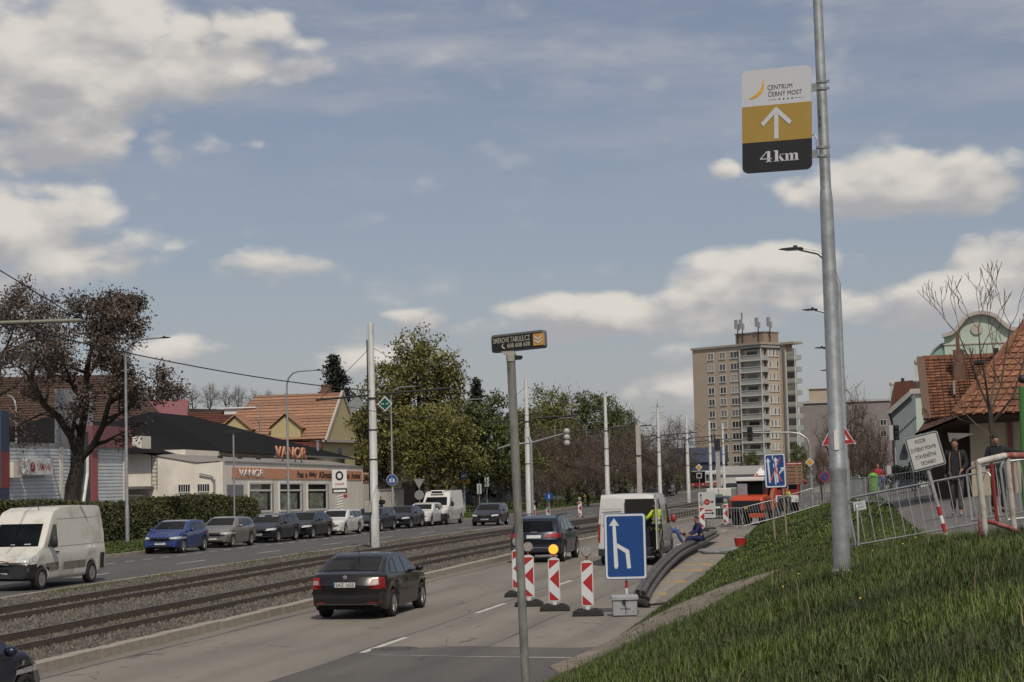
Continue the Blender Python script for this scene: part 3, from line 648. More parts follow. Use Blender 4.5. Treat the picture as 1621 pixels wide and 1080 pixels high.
# salmon roofed house with yellow gable: gable looks at the street
GX = -60.0; gy = YX(538, GX)
b = Bld('yellow_gable_house', 'house with salmon tiled roof, two dormers and a yellow gable with white verge', (GX, gy, -.6), R(90), 'house')
b.box('wall', -5.5, 5.5, 0, 13, -1, 7.6, YELW)
b_r = roof_mb(-5.5, 5.5, 0, 13, 7.6, 12.6, 0, 4, 'y', ov=.35); o = b_r.obj('roof', TILEN, b.o)
for k, q in enumerate([(1, 2, 5, 4), (3, 0, 4, 5)]):
    t = tile_courses([b_r.v[i] for i in q], 16, .1, k).obj('tile_courses', TILEN, o); t['kind'] = 'stuff'
MB().prism([(-5.3, 7.6), (5.3, 7.6), (0, 12.35)], -.42, -.37).obj('gable', YELW, b.o)
vg = MB(); vg.beam((-5.9, -.45, 7.4), (0, -.45, 12.7), .22, .35); vg.beam((5.9, -.45, 7.4), (0, -.45, 12.7), .22, .35); vg.box(-5.8, 5.8, -.5, .0, 7.3, 7.6); vg.obj('verge_board', TRIM, b.o)
for cy in (4.0, 9.5):
    d_ = MB().add([(-5.6, cy-1.6, 7.9), (-5.6, cy+1.6, 7.9), (-5.6, cy+1.6, 9.0), (-5.6, cy, 10.2), (-5.6, cy-1.6, 9.0), (-1.9, cy-1.6, 9.0), (-1.9, cy+1.6, 9.0), (-1.9, cy, 10.2)],
                  [(4, 3, 2, 1, 0), (0, 5, 4), (1, 2, 6)]); d_.obj('dormer', YELW, b.o)
    MB().add([(-5.9, cy-1.9, 8.8), (-5.9, cy, 10.35), (-5.9, cy+1.9, 8.8), (-1.5, cy-1.9, 8.95), (-1.5, cy, 10.4), (-1.5, cy+1.9, 8.95)], [(0, 1, 4, 3), (1, 2, 5, 4)]).obj('dormer_roof', TILEN, b.o)
MB().box(-.2, .75, 1.0, 1.9, 11.6, 13.5).obj('chimney', BRICK, o)
b.window(0, 5.2, 1.3, 1.6)
# white house glimpsed between the trees
p = AT(850, 655, 260); house('pale_house', 'small pale house glimpsed between dark trees', (p.x, p.y, -1), R(30), 8, 8, 10.5, 2, M('pale_wall', (.36, .34, .32), .8, var=.2), TILEB, 'x', courses=0, wins=[(0, 7.5, 1.2, 1.4)])
# garden wall right of the shop, plus a brick wall further on
wq = MB(); ya, yb = YX(597, -47), YX(636, -47); t = thing('garden_wall', 'low cream wall beside the shop where the pedestrian walks', 'wall', (-47, ya, -.4))
MB().box(-.15, .15, 0, yb-ya, -.3, 2.2).obj('wall_panel', CREAM, t); MB().box(-.2, .2, -.05, yb-ya+.05, 2.2, 2.32).obj('coping', GREYR, t)
ya, yb = YX(636, -49), YX(678, -49); t = thing('timber_gate', 'grey brown board gate between cream wall and trees', 'gate', (-49, ya, -.5))
nb = 9
for i in range(nb): MB().box(-.04, .04, (yb-ya)*i/nb+.02, (yb-ya)*(i+1)/nb-.02, -.2, 2.9+.1*(i % 2)).obj('board', M('grey_boards', (.14, .115, .095), .9, var=.3), t)
ya, yb = YX(735, -50), YX(835, -50); t = thing('board_fence', 'dark blue grey fence beneath the trees', 'fence', (-50, ya, -.6))
nb = 22
for i in range(nb): MB().box(-.04, .04, (yb-ya)*i/nb+.02, (yb-ya)*(i+1)/nb-.02, -.2, 3.1).obj('fence_panel', M('blue_grey_fence', (.035, .037, .048), .8, var=.25), t)
# --- the tower block
C = AT(1213, 735, 452); ang = math.atan2(14, -18)       # left face runs this way
tw = thing('tower_block', 'tall tan tower block with glazed corner balconies and roof antennas', 'apartment block', (C.x, C.y, -1.0), rot=(0, 0, ang+math.pi))
# local: +x goes right along the front from far-left to the corner at x=0 ; front face looks to -y ; side runs back along +y
def tb(name, x0, x1, y0, y1, z0, z1, mat, par=tw, lab=None): return MB().box(x0, x1, y0, y1, z0, z1).obj(name, mat, par, label=lab)
LF, LSD, HT = 24.3, 9.6, 34.0; ZR = [4.5+2.92*i for i in range(10)]
tb('wall', -LF, -7.4, 0, LSD, 0, HT, TAN); tb('side_wall', -7.4, -.55, 2.2, 6.8, 0, HT, TAN); tb('rear_wall', -7.4, 1.3, 6.8, LSD, 0, HT, TAN)
rf = MB().prismz([(-LF-.3, -.35), (-7.4, -.35), (-7.4, -.9), (.25, -.9), (.25, 6.4), (1.6, 6.4), (4.5, 6.4), (4.5, LSD+.3), (-LF-.3, LSD+.3)], HT, HT+.55); rf.obj('parapet', M('parapet_trim', (.36, .31, .25), .8), tw)
tb('penthouse', -11.3, -1.8, 2.5, 8, HT+.5, HT+3.2, PENTH); tb('penthouse_roof', -11.5, -1.6, 2.3, 8.2, HT+3.2, HT+3.45, GREYR)
win_m = MB().box(-.95, .95, -.03, .05, 0, 1.5).mesh('window'); win_m.materials.append(M('tower_glass', (.05, .055, .06), .12))
tg_ = _mats['tower_glass']; gg = NT(tg_.node_tree); oi = gg.n('ShaderNodeObjectInfo'); cr_ = gg.n('ShaderNodeValToRGB'); cr_.color_ramp.interpolation = 'CONSTANT'
for ps_, cl_ in ((.0, (.03, .033, .037, 1)), (.45, (.07, .075, .08, 1)), (.65, (.20, .19, .175, 1)), (.85, (.36, .34, .31, 1))):
    e_ = cr_.color_ramp.elements.new(ps_); e_.color = cl_
cr_.color_ramp.elements.remove(cr_.color_ramp.elements[0]); cr_.color_ramp.elements.remove(cr_.color_ramp.elements[-1])
gg.l(oi.outputs['Random'], cr_.inputs[0]); gg.l(cr_.outputs[0], tg_.node_tree.nodes['Principled BSDF'].inputs['Base Color'])
fm = MB(); fm.box(-1.1, -.93, -.1, .05, -.15, 1.62).box(.93, 1.1, -.1, .05, -.15, 1.62).box(-.93, .93, -.1, .05, 1.47, 1.62).box(-1.1, 1.1, -.18, .05, -.22, 0).box(-.09, .09, -.09, .05, 0, 1.5)
fm = fm.mesh('frame'); fm.materials.append(FRAMEW)
wide = MB(); wide.box(-1.75, -1.58, -.1, .05, -.15, 1.62).box(1.58, 1.75, -.1, .05, -.15, 1.62).box(-1.58, 1.58, -.1, .05, 1.47, 1.62).box(-1.75, 1.75, -.18, .05, -.22, 0).box(-.6, -.48, -.09, .05, 0, 1.5).box(.48, .6, -.09, .05, 0, 1.5)
wide = wide.mesh('frame'); wide.materials.append(FRAMEW); wm2 = MB().box(-1.58, 1.58, -.03, .05, 0, 1.5).mesh('window'); wm2.materials.append(win_m.materials[0])
nar = MB(); nar.box(-.5, -.38, -.1, .05, -.1, 1.6).box(.38, .5, -.1, .05, -.1, 1.6).box(-.38, .38, -.1, .05, 1.5, 1.6).box(-.55, .55, -.2, .05, -.22, 0).box(-.38, -.02, -.08, .05, 0, 1.5)
nar = nar.mesh('frame'); nar.materials.append(FRAMEW); wm3 = MB().box(-.38, .38, -.03, .05, 0, 1.5).mesh('window'); wm3.materials.append(win_m.materials[0])
BALC = M('balcony_panel', (.36, .37, .34), .7, var=.1, vs=.6); INNER = M('balcony_inner', (.56, .53, .48), .8, var=.1)
def wput(me, fme, loc, rz, par=tw):
    o = bpy.data.objects.new('window', me); link(o, par); o.location = loc; o.rotation_euler = (0, 0, rz)
    f = bpy.data.objects.new('frame', fme); link(f, o)
for z in ZR:
    for x in (-17.8, -13.7): wput(win_m, fm, (x, 0, z+.45), 0)
    wput(wm2, wide, (-9.3, 0, z+.45), 0)
    for y in (3.0, 4.35, 5.7): wput(wm3, nar, (-.55, y, z+.45), R(90))
    # corner balcony: slab, panel, posts, glazed back
    bz = bpy.data.objects.new('balcony', MB().box(-7.4, 0, -.55, 2.2, z-.75, z-.55).mesh('balcony')); bz.data.materials.append(BALC); link(bz, tw)
    MB().box(-7.35, -.05, -.5, -.42, z-.55, z+.55).box(-.1, -.02, -.42, 2.2, z-.55, z+.55).obj('balustrade', BALC, bz)
    MB().box(-7.4, -7.2, -.62, -.42, z-.75, z+2.17).box(-.18, 0, -.62, -.42, z-.75, z+2.17).box(-7.2, -.18, -.6, -.4, z+.55, z+.68).box(-7.2, -.18, -.62, -.40, z-.78, z-.52).obj('post', FRAMEW, bz)
    MB().box(-7.4, -.55, .9, 1.0, z-.55, z+2.17).obj('back_wall', INNER, bz)
    MB().box(-6.0, -2.6, .85, .9, z+.2, z+1.7).obj('balcony_window', win_m.materials[0], bz)
    bz = bpy.data.objects.new('balcony', MB().box(1.3, 4.2, 7.1, LSD, z-.75, z-.55).mesh('balcony')); bz.data.materials.append(BALC); link(bz, tw)
    MB().box(1.3, 4.2, 7.05, 7.13, z-.55, z+.5).box(4.12, 4.2, 7.13, LSD, z-.55, z+.5).obj('balustrade', BALC, bz); MB().box(1.3, 4.1, 7.7, 7.8, z-.55, z+2.17).obj('back_wall', INNER, bz)
    MB().box(1.5, 4.0, 7.15, 7.2, z+.6, z+1.9).obj('balcony_window', win_m.materials[0], bz); MB().box(1.25, 1.4, 7.0, 7.2, z-.75, z+2.17).box(4.1, 4.25, 7.0, 7.2, z-.75, z+2.17).obj('post', FRAMEW, bz)
MB().box(-7.4, 0, -.55, 6.8, HT-.75, HT).obj('balcony_roof', BALC, tw)
MB().tube([(.9, 6.65, 0), (.9, 6.65, HT-1), (.7, 6.9, HT-.4)], .22).obj('downpipe', M('blue_pipe', (.12, .14, .17), .6), tw)
for i, (x, y) in enumerate(((-10.2, 2.2), (-8.6, 2.2), (-3.2, 2.2), (-.9, 4.0))):
    m_ = MB().tube([(x, y, HT+.6), (x, y, HT+(8.6 if i == 1 else 6.8))], .13).obj('antenna', DK, tw)
    MB().box(x-.45, x+.45, y-.7, y-.25, HT+4.6, HT+6.9).box(x+.5, x+.9, y-.5, y-.1, HT+4.2, HT+5.8).obj('antenna_panel', M('antenna_panel', (.33, .33, .34), .6), m_)
# --- other far buildings
p = AT(1352, 690, 500); house('grey_slab_block', 'long pinkish grey apartment slab behind the bare trees', (p.x, p.y, -1), R(-8), 27, 12, 20.5, .8, PINKG, GREYR, 'x', courses=0, chim=[(-9, 0, 5, 21, 24.5)], wins=[(x, z, 1.5, 1.4) for x in (9, 12) for z in (11, 14)], extra=TAN, cat='apartment block')
p = AT(1176, 745, 330); house('market_hall', 'long low white shed with grey roof beyond the bus', (p.x, p.y, -1.3), R(5), 9, 8, 2.9, 1.5, M('shed_white', (.5, .48, .45), .7), GREYR, 'x', courses=0, cat='shed')
p = AT(1105, 740, 370); house('blue_roof_hall', 'dark blue roofed hall behind the bus', (p.x, p.y, -1), R(0), 11, 8, 5.0, 3.0, M('navy_wall', (.03, .04, .07), .6), M('navy_roof', (.035, .045, .075), .6), 'x', courses=0, cat='hall')
for i, px in enumerate((1205, 1214, 1222)):
    p = AT(px, 765, 300); t = thing('market_tent', ('leftmost', 'middle one', 'rightmost')[i]+' of three white peaked tents beyond the orange digger', 'tent', (p.x, p.y, -.7), group='white peaked tents beyond the digger')
    MB().add([(-1, -1, 2.2), (1, -1, 2.2), (1, 1, 2.2), (-1, 1, 2.2), (0, 0, 3.5)], [(0, 1, 4), (1, 2, 4), (2, 3, 4), (3, 0, 4)]).obj('canopy', WHITE, t)
    [MB().tube([(x, y, 0), (x, y, 2.2)], .04, 5).obj('leg', WHITE, t) for x in (-1, 1) for y in (-1, 1)]; MB().box(-1, 1, .9, .96, 0, 2.2).obj('back_sheet', WHITE, t)
# --- the mint gabled house on the right
gp = AT(1553, 560, 112); gsc = 112/2900
mg = Bld('mint_gable_house', 'mint green house with curved baroque gable and pale stucco coping', (gp.x, gp.y, 0), R(-4), 'house')
def gpt(px, py): return ((px-1553)*gsc, 3.3+(728-py)*gsc)
def smooth_pts(P, k=5):
    out = []
    for i in range(len(P)-1):
        p0, p1, p2, p3 = [P[max(0, min(len(P)-1, i+j))] for j in (-1, 0, 1, 2)]
        for t in [j/k for j in range(k)]:
            out.append(tuple(.5*(2*b+(c-a)*t+(2*a-5*b+4*c-d)*t*t+(3*b-a-3*c+d)*t**3) for a, b, c, d in zip(p0, p1, p2, p3)))
    return out+[P[-1]]
top = smooth_pts([gpt(*q) for q in ((1494, 531), (1510, 527), (1522, 515), (1533, 503), (1553, 497), (1575, 502), (1588, 514), (1600, 524), (1614, 526))])
MB().prism([gpt(1497, 770), gpt(1614, 770), gpt(1614, 530), *top[::-1][1:-1], gpt(1497, 533)], 0, .5).obj('gable', MINT, mg.o)
cp_ = MB()
for a, b_ in zip(top, top[1:]): cp_.beam((a[0], .1, a[1]), (b_[0], .1, b_[1]), .9, .22)
cp_.obj('coping', TRIM, mg.o)
wing = smooth_pts([gpt(*q) for q in ((1456, 571), (1470, 567), (1480, 553), (1490, 545), (1498, 543))])
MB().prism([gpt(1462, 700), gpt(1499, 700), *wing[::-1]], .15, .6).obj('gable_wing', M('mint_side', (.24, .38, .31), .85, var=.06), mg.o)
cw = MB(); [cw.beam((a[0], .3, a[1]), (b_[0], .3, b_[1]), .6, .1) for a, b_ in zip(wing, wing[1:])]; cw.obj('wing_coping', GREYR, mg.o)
MB().lathe([(.30, -.1), (.36, -.1), (.36, .0), (.30, .0)], 20, (gpt(1548, 522)[0], 0, gpt(1548, 522)[1]), 'y').obj('round_ornament', TRIM, mg.o)
MB().box(gpt(1496, 0)[0], gpt(1614, 0)[0], -.06, 0, gpt(0, 545)[1]-.05, gpt(0, 545)[1]+.03).obj('string_course', TRIM, mg.o)
x0, z0 = gpt(1449, 0)[0], gpt(0, 613)[1]; x1 = gpt(1460, 0)[0]
MB().box(x0, x1, -.3, .4, gpt(0, 600)[1], gpt(0, 577)[1]).box(x0-.1, x1+.1, -.4, .5, gpt(0, 602)[1], gpt(0, 599)[1]).obj('pier', MINT, mg.o)
MB().ball(((x0+x1)/2, 0, gpt(0, 571)[1]), .24).obj('ball_finial', TRIM, mg.o)
MB().box(x0, x1, -.2, .6, 0, gpt(0, 622)[1]).obj('corner_wall', MINT, mg.o); MB().box(x0-.3, x1+.2, -.4, .7, gpt(0, 622)[1], gpt(0, 614)[1]).obj('cornice', TRIM, mg.o)
MB().box(x0+.1, gpt(1614, 0)[0], .5, 11, 0, gpt(0, 600)[1]).obj('house_wall', MINT, mg.o)
# --- blue grey house wall next to it
bp = AT(1436, 700, 128); s2 = 128/2900
def bpt(px, py): return ((px-1436)*s2, 3.3+(731-py)*s2)
bh = Bld('bluegrey_house', 'house with blue grey side wall, brown roof slope and green corner', (bp.x, bp.y, 0), R(-2), 'house')
MB().prism([bpt(1414, 790), bpt(1456, 790), bpt(1451, 618), bpt(1447, 620), bpt(1412, 652)], 0, 12).obj('side_wall', BLUEG, bh.o)
MB().prism([bpt(1406, 652), bpt(1413, 644), bpt(1421, 606), bpt(1452, 604), bpt(1452, 617)], -.35, 12.3).obj('roof', TILER, bh.o)
MB().beam((bpt(1408, 655)[0], -.4, bpt(0, 655)[1]), (bpt(1448, 621)[0], -.4, bpt(0, 621)[1]), .15, .3).obj('verge_board', GREYR, bh.o)
MB().box(bpt(1412, 0)[0], bpt(1419, 0)[0], .1, .9, bpt(0, 640)[1], bpt(0, 612)[1]).obj('pier', MINT, bh.o); MB().ball((bpt(1416, 0)[0], .5, bpt(0, 608)[1]), .22).obj('ball_finial', TRIM, bh.o)
MB().tube([(bpt(1410, 0)[0], -.45, bpt(0, 655)[1]), (bpt(1413, 0)[0], -.2, bpt(0, 664)[1]), (bpt(1414, 0)[0], -.1, bpt(0, 670)[1]), (bpt(1416, 0)[0], -.1, 1)], .08).obj('downpipe', DK, bh.o)
MB().tube([(bpt(1430, 0)[0], 3, bpt(0, 606)[1]), (bpt(1430, 0)[0], 3, bpt(0, 597)[1])], .12).obj('roof_vent', DK, bh.o)
dc = MB(); [dc.cbox((bpt(1420+i*3.4, 0)[0], -.03, bpt(0, 690-i*3.0)[1]), (.1, .05, .1)) for i in range(10)]; dc.obj('dentil_row', DK, bh.o)
for px, py in ((1436, 707), (1434, 713)): MB().cbox((bpt(px, 0)[0], -.25, bpt(0, py)[1]), (.5, .4, .28)).obj('wall_lamp', DK, bh.o)
# --- orange tiled bungalow close on the right
ob = Bld('orange_roof_house', 'bungalow with weathered orange tiled roofs, cream wall and dark porch', (YX(1500, 1)*0+.62, 60, gz(2, 60)-.15), R(0), 'house')
OX = [(px-1500)*60.5/2900 for px in (1455, 1490, 1555, 1660)]
EZ = 2.95
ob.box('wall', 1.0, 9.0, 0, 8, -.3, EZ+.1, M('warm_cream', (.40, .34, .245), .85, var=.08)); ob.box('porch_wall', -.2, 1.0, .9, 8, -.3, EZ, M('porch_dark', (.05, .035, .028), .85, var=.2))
ob.box('timber_post', 2.15, 2.3, -.12, 0, -.2, EZ, M('red_timber', (.17, .055, .035), .7, var=.2))
ob.window(3.6, 1.0, 1.15, 1.3, fr=.07, mull=0)
# long roof: ridge along x behind, then the higher hip in front on the right
# quad: eave left, eave right, ridge right, ridge left
q1 = [(-.25, .1, EZ-.3), (3.6, .1, EZ-.1), (3.6, 3.2, 4.75), (-.38, 3.2, 4.75)]
MB().add(q1+[(3.6, 6.5, EZ), (-.45, 6.5, EZ)], [(0, 1, 2, 3), (3, 2, 4, 5), (0, 3, 5), (1, 4, 2), (0, 5, 4, 1)]).obj('roof', TILEO, ob.o)
tile_courses(q1, 20, .07, 3, 22).obj('roof_tiles', M('mossy_tile', (.20, .085, .045), .85, var=.35, vs=3, island=.35, dirt=(.075, .045, .03), ds=.9), ob.o)['kind'] = 'stuff'
q2 = [(.5, -1.0, EZ-.22), (9.5, -1.0, EZ-.1), (9.5, 2.4, 7.0), (4.05, 2.4, 7.0)]
MB().add(q2+[(3.2, 4, EZ), (9.5, 4, EZ)], [(0, 1, 2, 3), (3, 2, 5, 4), (0, 3, 4), (1, 5, 2), (0, 4, 5, 1)]).obj('front_roof', TILEO, ob.o)
tile_courses(q2, 22, .07, 5, 30).obj('front_roof_tiles', TILEO, ob.o)['kind'] = 'stuff'
MB().beam((.5, -1.0, EZ-.15), (4.05, 2.4, 7.08), .2, .12).obj('hip_ridge', TILEO, ob.o); MB().beam((-.38, 3.2, 4.8), (3.0, 3.2, 4.8), .2, .12).obj('ridge', TILEO, ob.o)
MB().beam((-.30, .0, EZ-.3), (-.43, 3.2, 4.8), .25, .1).obj('verge_board', M('verge_brown', (.13, .075, .055), .8), ob.o)
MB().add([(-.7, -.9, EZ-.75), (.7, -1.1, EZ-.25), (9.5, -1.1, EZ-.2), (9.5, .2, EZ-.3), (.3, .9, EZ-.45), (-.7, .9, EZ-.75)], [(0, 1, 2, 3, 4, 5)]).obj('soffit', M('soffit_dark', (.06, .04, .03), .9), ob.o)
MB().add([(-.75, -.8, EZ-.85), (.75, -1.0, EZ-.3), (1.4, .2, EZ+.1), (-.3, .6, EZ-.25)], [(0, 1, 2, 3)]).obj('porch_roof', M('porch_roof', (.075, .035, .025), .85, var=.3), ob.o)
MB().add([(.35, -.3, EZ-1.05), (1.15, -.3, EZ-.8), (.3, -.3, EZ-.75)], [(0, 1, 2)]).obj('porch_panel', CREAM, ob.o)
MB().box(.62, .98, 1.9, 2.3, 3.8, 4.95).box(.72, .84, 2.0, 2.15, 4.95, 5.5).obj('chimney', BRICK, ob.o)
MB().box(1.3, 1.65, 2.6, 2.85, 4.5, 4.62).obj('skylight', GLASS, ob.o); MB().box(1.95, 2.1, 2.6, 2.9, 4.4, 5.0).obj('roof_vent', DK, ob.o)
MB().box(.55, .62, .9, 1.5, 3.45, 3.9).obj('roof_batten', GREYR, ob.o)
P = scatter(230000, 8, 30, .05, 8.5, 1.25); P = P[grass_ok(P)]
pd = np.array(PATH_D); near_path = np.min(np.hypot(P[:, None, 0]-np.repeat((pd[:-1]+pd[1:])/2, 1, 0)[None, :, 0], (P[:, None, 1]-((pd[:-1]+pd[1:])/2)[None, :, 1])*.5), 1) < 1.0
clump = (np.sin(P[:, 0]*3.1+np.sin(P[:, 1]*1.7)*2)+np.sin(P[:, 1]*2.3+P[:, 0]))*.5
tall = (clump+rng.normal(0, .45, len(P)) > .75) & ~near_path
blades('tall_grass', onbank(P[tall]), .17, .0036, BLADE, lean=.8, rs=11)
blades('low_grass', onbank(P[near_path]), .06, .004, BLADE, lean=1.2, rs=18)
blades('grass', onbank(P[~tall & ~near_path]), .10, .0035, BLADE, lean=.9, rs=12)
P = scatter(70000, 30, 55, .05, 7.5, 1.1); P = P[grass_ok(P)]
blades('slope_grass', onbank(P), .10, .007, BLADE, lean=.9, rs=13)
P = scatter(45000, 55, 112, .05, 7.0, 1.1); P = P[grass_ok(P)]
blades('far_slope_grass', onbank(P), .14, .02, BLADE, lean=.9, rs=14)
P = scatter(26000, 9, 34, .2, 8.0, 1.2); P = P[grass_ok(P)]; k_ = np.sin(P[:, 0]*2.2+1)+np.sin(P[:, 1]*1.4+P[:, 0]*1.1)+rng.normal(0, .6, len(P)) > .4
blades('thatch', onbank(P[k_]), .055, .004, M('thatch_straw', (.085, .068, .034), .8, island=.5), lean=2.2, rs=21)
P = scatter(500, 9, 45, .3, 7.0, 1.0); P = P[grass_ok(P)]
blades('dry_stalks', onbank(P), .34, .004, BLADEY, lean=.7, rs=15)
n_ = 60000; P = np.stack([rng.uniform(-42, -34.45, n_), 62+rng.uniform(0, 1, n_)**1.2*110], 1)
P3 = np.column_stack([P, [road_z(b)+.1 for b in P[:, 1]]])
blades('verge_grass', P3, .13, .02, BLADE, lean=.8, rs=16)
n_ = 30000; P = np.stack([rng.uniform(-56, -34.5, n_), rng.uniform(170, 270, n_)], 1)
blades('park_grass', np.column_stack([P, np.full(n_, -.5)]), .2, .05, BLADE, lean=.8, rs=17)
ros = MB(); P = scatter(160, 10, 45, .3, 7.5, 1.2); P = P[grass_ok(P)]
for x, y in P:
    z = gz(x, y)+.03; s_ = random.uniform(.035, .075)
    for i in range(7):
        a = 6.283*i/7+random.uniform(-.3, .3); c_, d_ = math.cos(a), math.sin(a); h_ = random.uniform(.3, .9)*s_
        ros.add([(x, y, z), (x+c_*s_*.5-d_*s_*.2, y+d_*s_*.5+c_*s_*.2, z+h_*.7), (x+c_*s_, y+d_*s_, z+h_), (x+c_*s_*.5+d_*s_*.2, y+d_*s_*.5-c_*s_*.2, z+h_*.7)], [(0, 1, 2, 3)])
tag(ros.obj('broadleaf_weeds', M('weed_leaf', (.050, .085, .02), .6, island=.4)), kind='stuff')
# small white and yellow flowers dotted on the slope
P = scatter(42, 12, 80, .5, 6.5); P = P[grass_ok(P)]; mb = MB()
for x, y in P:
    z = gz(x, y)+random.uniform(.08, .16); r = .009+.0001*y
    mb.add([(x+r*math.cos(a), y+.3*r*math.sin(a), z+r*.8*math.sin(a)) for a in (0, 1.26, 2.5, 3.8, 5)], [(0, 1, 2, 3, 4)])
tag(mb.obj('dandelions', M('dandelion', (.55, .40, .02), .7)), kind='stuff')
strip('verge', -41.8, -34.4, 40, 420, .1, GRASSG); strip('lot', -95, -41.8, 40, 420, .06, ASPH_F)
# ---------------------------------------------------------------- trees
BARK = M('bark', (.06, .045, .034), .9, var=.3, vs=5, bump=.6, bs=12); BARKD = M('dark_bark', (.035, .026, .020), .9, var=.3, vs=4, bump=.5, bs=12)
TWIG = M('bare_twig', (.062, .045, .038), .9, island=.25)
def leafmat(n, c, isl=.45): return M(n, c, .65, island=isl, var=.3, vs=.35)
L_BROWN = leafmat('dry_brown_leaf', (.092, .066, .050)); L_OLIVE = leafmat('olive_leaf', (.135, .130, .029)); L_GREEN = leafmat('spring_leaf', (.074, .092, .022))
L_LIME = leafmat('lime_leaf', (.105, .115, .02)); L_DARK = leafmat('dark_needle', (.016, .022, .013)); L_BUD = leafmat('brown_twiglet', (.105, .075, .054)); L_HEDGE = leafmat('hedge_leaf', (.058, .064, .017), .5)
def skeleton(seed, trunk, limbs, depth, ratio=.72, nb=(2, 3), spread=.6, upb=.15, r_end=.02):
    """trunk/limbs: list of (points, r0, r1); every limb end and some way points branch on"""
    rd = random.Random(seed); segs = []; tips = []
    def grow(p, d, L, r, lv):
        k = 3; pts = [p]; rs = [r]; dd = d.copy()
        for i in range(k):
            dd = (dd+V(rd.uniform(-1, 1), rd.uniform(-1, 1), rd.uniform(-1, 1))*.22+V(0, 0, upb*.3)).normalized()
            pts.append(pts[-1]+dd*L/k); rs.append(max(r_end*.5, r*(1-.35*(i+1)/k)))
        segs.append((pts, rs, lv))
        if lv <= 1: tips.extend(pts[1:])
        if lv == 0: return
        for j in range(rd.randint(*nb)):
            ax = V(rd.uniform(-1, 1), rd.uniform(-1, 1), rd.uniform(-1, 1)); sp = spread*rd.uniform(.55, 1.3)
            nd = (dd+ax.normalized()*math.tan(min(1.1, sp))+V(0, 0, upb)).normalized()
            q = pts[-1] if j < 2 else pts[rd.choice((1, 2))]
            grow(q, nd, L*ratio*rd.uniform(.8, 1.15), rs[-1]*.78, lv-1)
    for pts, r0, r1, L, lv in limbs:
        n = len(pts); segs.append(([Vector(p) for p in pts], [r0+(r1-r0)*i/(n-1) for i in range(n)], 9))
        if L <= 0: continue
        for w in range(1, n):
            p = Vector(pts[w]); d = (Vector(pts[w])-Vector(pts[w-1])).normalized(); last = w == n-1
            for j in range(rd.randint(2, 3) if last else (1 if n > 2 else 0)):
                ax = V(rd.uniform(-1, 1), rd.uniform(-1, 1), rd.uniform(-.6, 1)).normalized()
                grow(p, (d+ax*(.7 if last else 1.3)).normalized(), L*(1 if last else .75), max(r_end, (r0+(r1-r0)*w/(n-1))*.7), lv if last else lv-1)
    return segs, tips
def segs_mesh(segs, mn=3, thick=.06):
    mb = MB()
    for pts, rs, lv in segs: mb.tube(pts, list(rs), 7 if rs[0] > .12 else (5 if rs[0] > thick else mn), cap=False)
    return mb
def leaf_cloud(pts, per, rad, size, seed, droop=.0, slim=.6):
    r = np.random.default_rng(seed); P = np.repeat(np.array([tuple(p) for p in pts]), per, 0); n = len(P)
    P = P+r.normal(0, rad, (n, 3))*np.array([1, 1, .8]); P[:, 2] -= droop*r.uniform(0, 1, n)
    a = r.normal(0, 1, (n, 3))
    if slim < .2: a[:, 2] = np.abs(a[:, 2])+.5
    a /= np.linalg.norm(a, axis=1, keepdims=True); b = np.cross(a, r.normal(0, 1, (n, 3))); b /= np.linalg.norm(b, axis=1, keepdims=True)
    s = size*r.uniform(.55, 1.35, (n, 1)); a = a*s; b = b*s*slim
    v = np.stack([P-a, P-b*.9+a*.1, P+a, P+b*.9+a*.1], 1).reshape(-1, 3); f = np.arange(4*n).reshape(-1, 4)
    return v, f
def auto_limbs(seed, H, trunk_h, r, L, lv, n=5, spread=.5):
    rd = random.Random(seed); limbs = [([(0, 0, -.3), (rd.uniform(-.1, .1), 0, trunk_h*.5), (rd.uniform(-.2, .2), rd.uniform(-.2, .2), trunk_h)], r, r*.75, 0, 0),
                                     ([(0, 0, trunk_h), (0, 0, trunk_h+.35*(H-trunk_h)), (rd.uniform(-.3, .3), 0, trunk_h+.55*(H-trunk_h))], r*.7, r*.35, L, lv)]
    for i in range(n):
        a = 6.283*i/n+rd.uniform(-.4, .4); z = trunk_h*(1+.12*rd.uniform(-1, 1)); q = rd.uniform(.7, 1.1)*L*spread
        limbs.append(([(0, 0, z), (math.cos(a)*q, math.sin(a)*q, z+L*.45), (math.cos(a)*q*1.9, math.sin(a)*q*1.9, z+L*.95)], r*.55, r*.25, L*.85, lv))
    return limbs
def tree(name, label, loc, segs, tips, bark, leaf, per, rad, size, seed, group=None, box=None, droop=0.0, twigs=None, slim=.6):
    t = thing(name, label, 'tree', loc, group=group)
    P = np.array([tuple(p) for p in tips]); S = np.ones(3)
    if box:
        lo, hi = np.percentile(P, 4, 0), np.percentile(P, 96, 0); hi[2] = P[:, 2].max(); S = np.array([box[0]/(hi[0]-lo[0]+1e-6), box[1]/(hi[1]-lo[1]+1e-6), box[2]/max(hi[2], 1e-6)])
    sc = lambda p: (p[0]*S[0], p[1]*S[1], p[2]*S[2])
    segs2 = [([sc(p) for p in pts], rs, lv) for pts, rs, lv in segs]; tips2 = [sc(p) for p in tips]
    thick = [q for q in segs2 if q[1][0] > .05]; thin = [q for q in segs2 if q[1][0] <= .05]
    segs_mesh(thick).obj('trunk', bark, t, smooth=True)
    if thin: segs_mesh(thin).obj('branches', twigs or bark, t)['kind'] = 'stuff'
    if per:
        v, f = leaf_cloud(tips2, per, rad, size, seed, droop, slim); npmesh('crown', v, f, leaf, t)
    return t
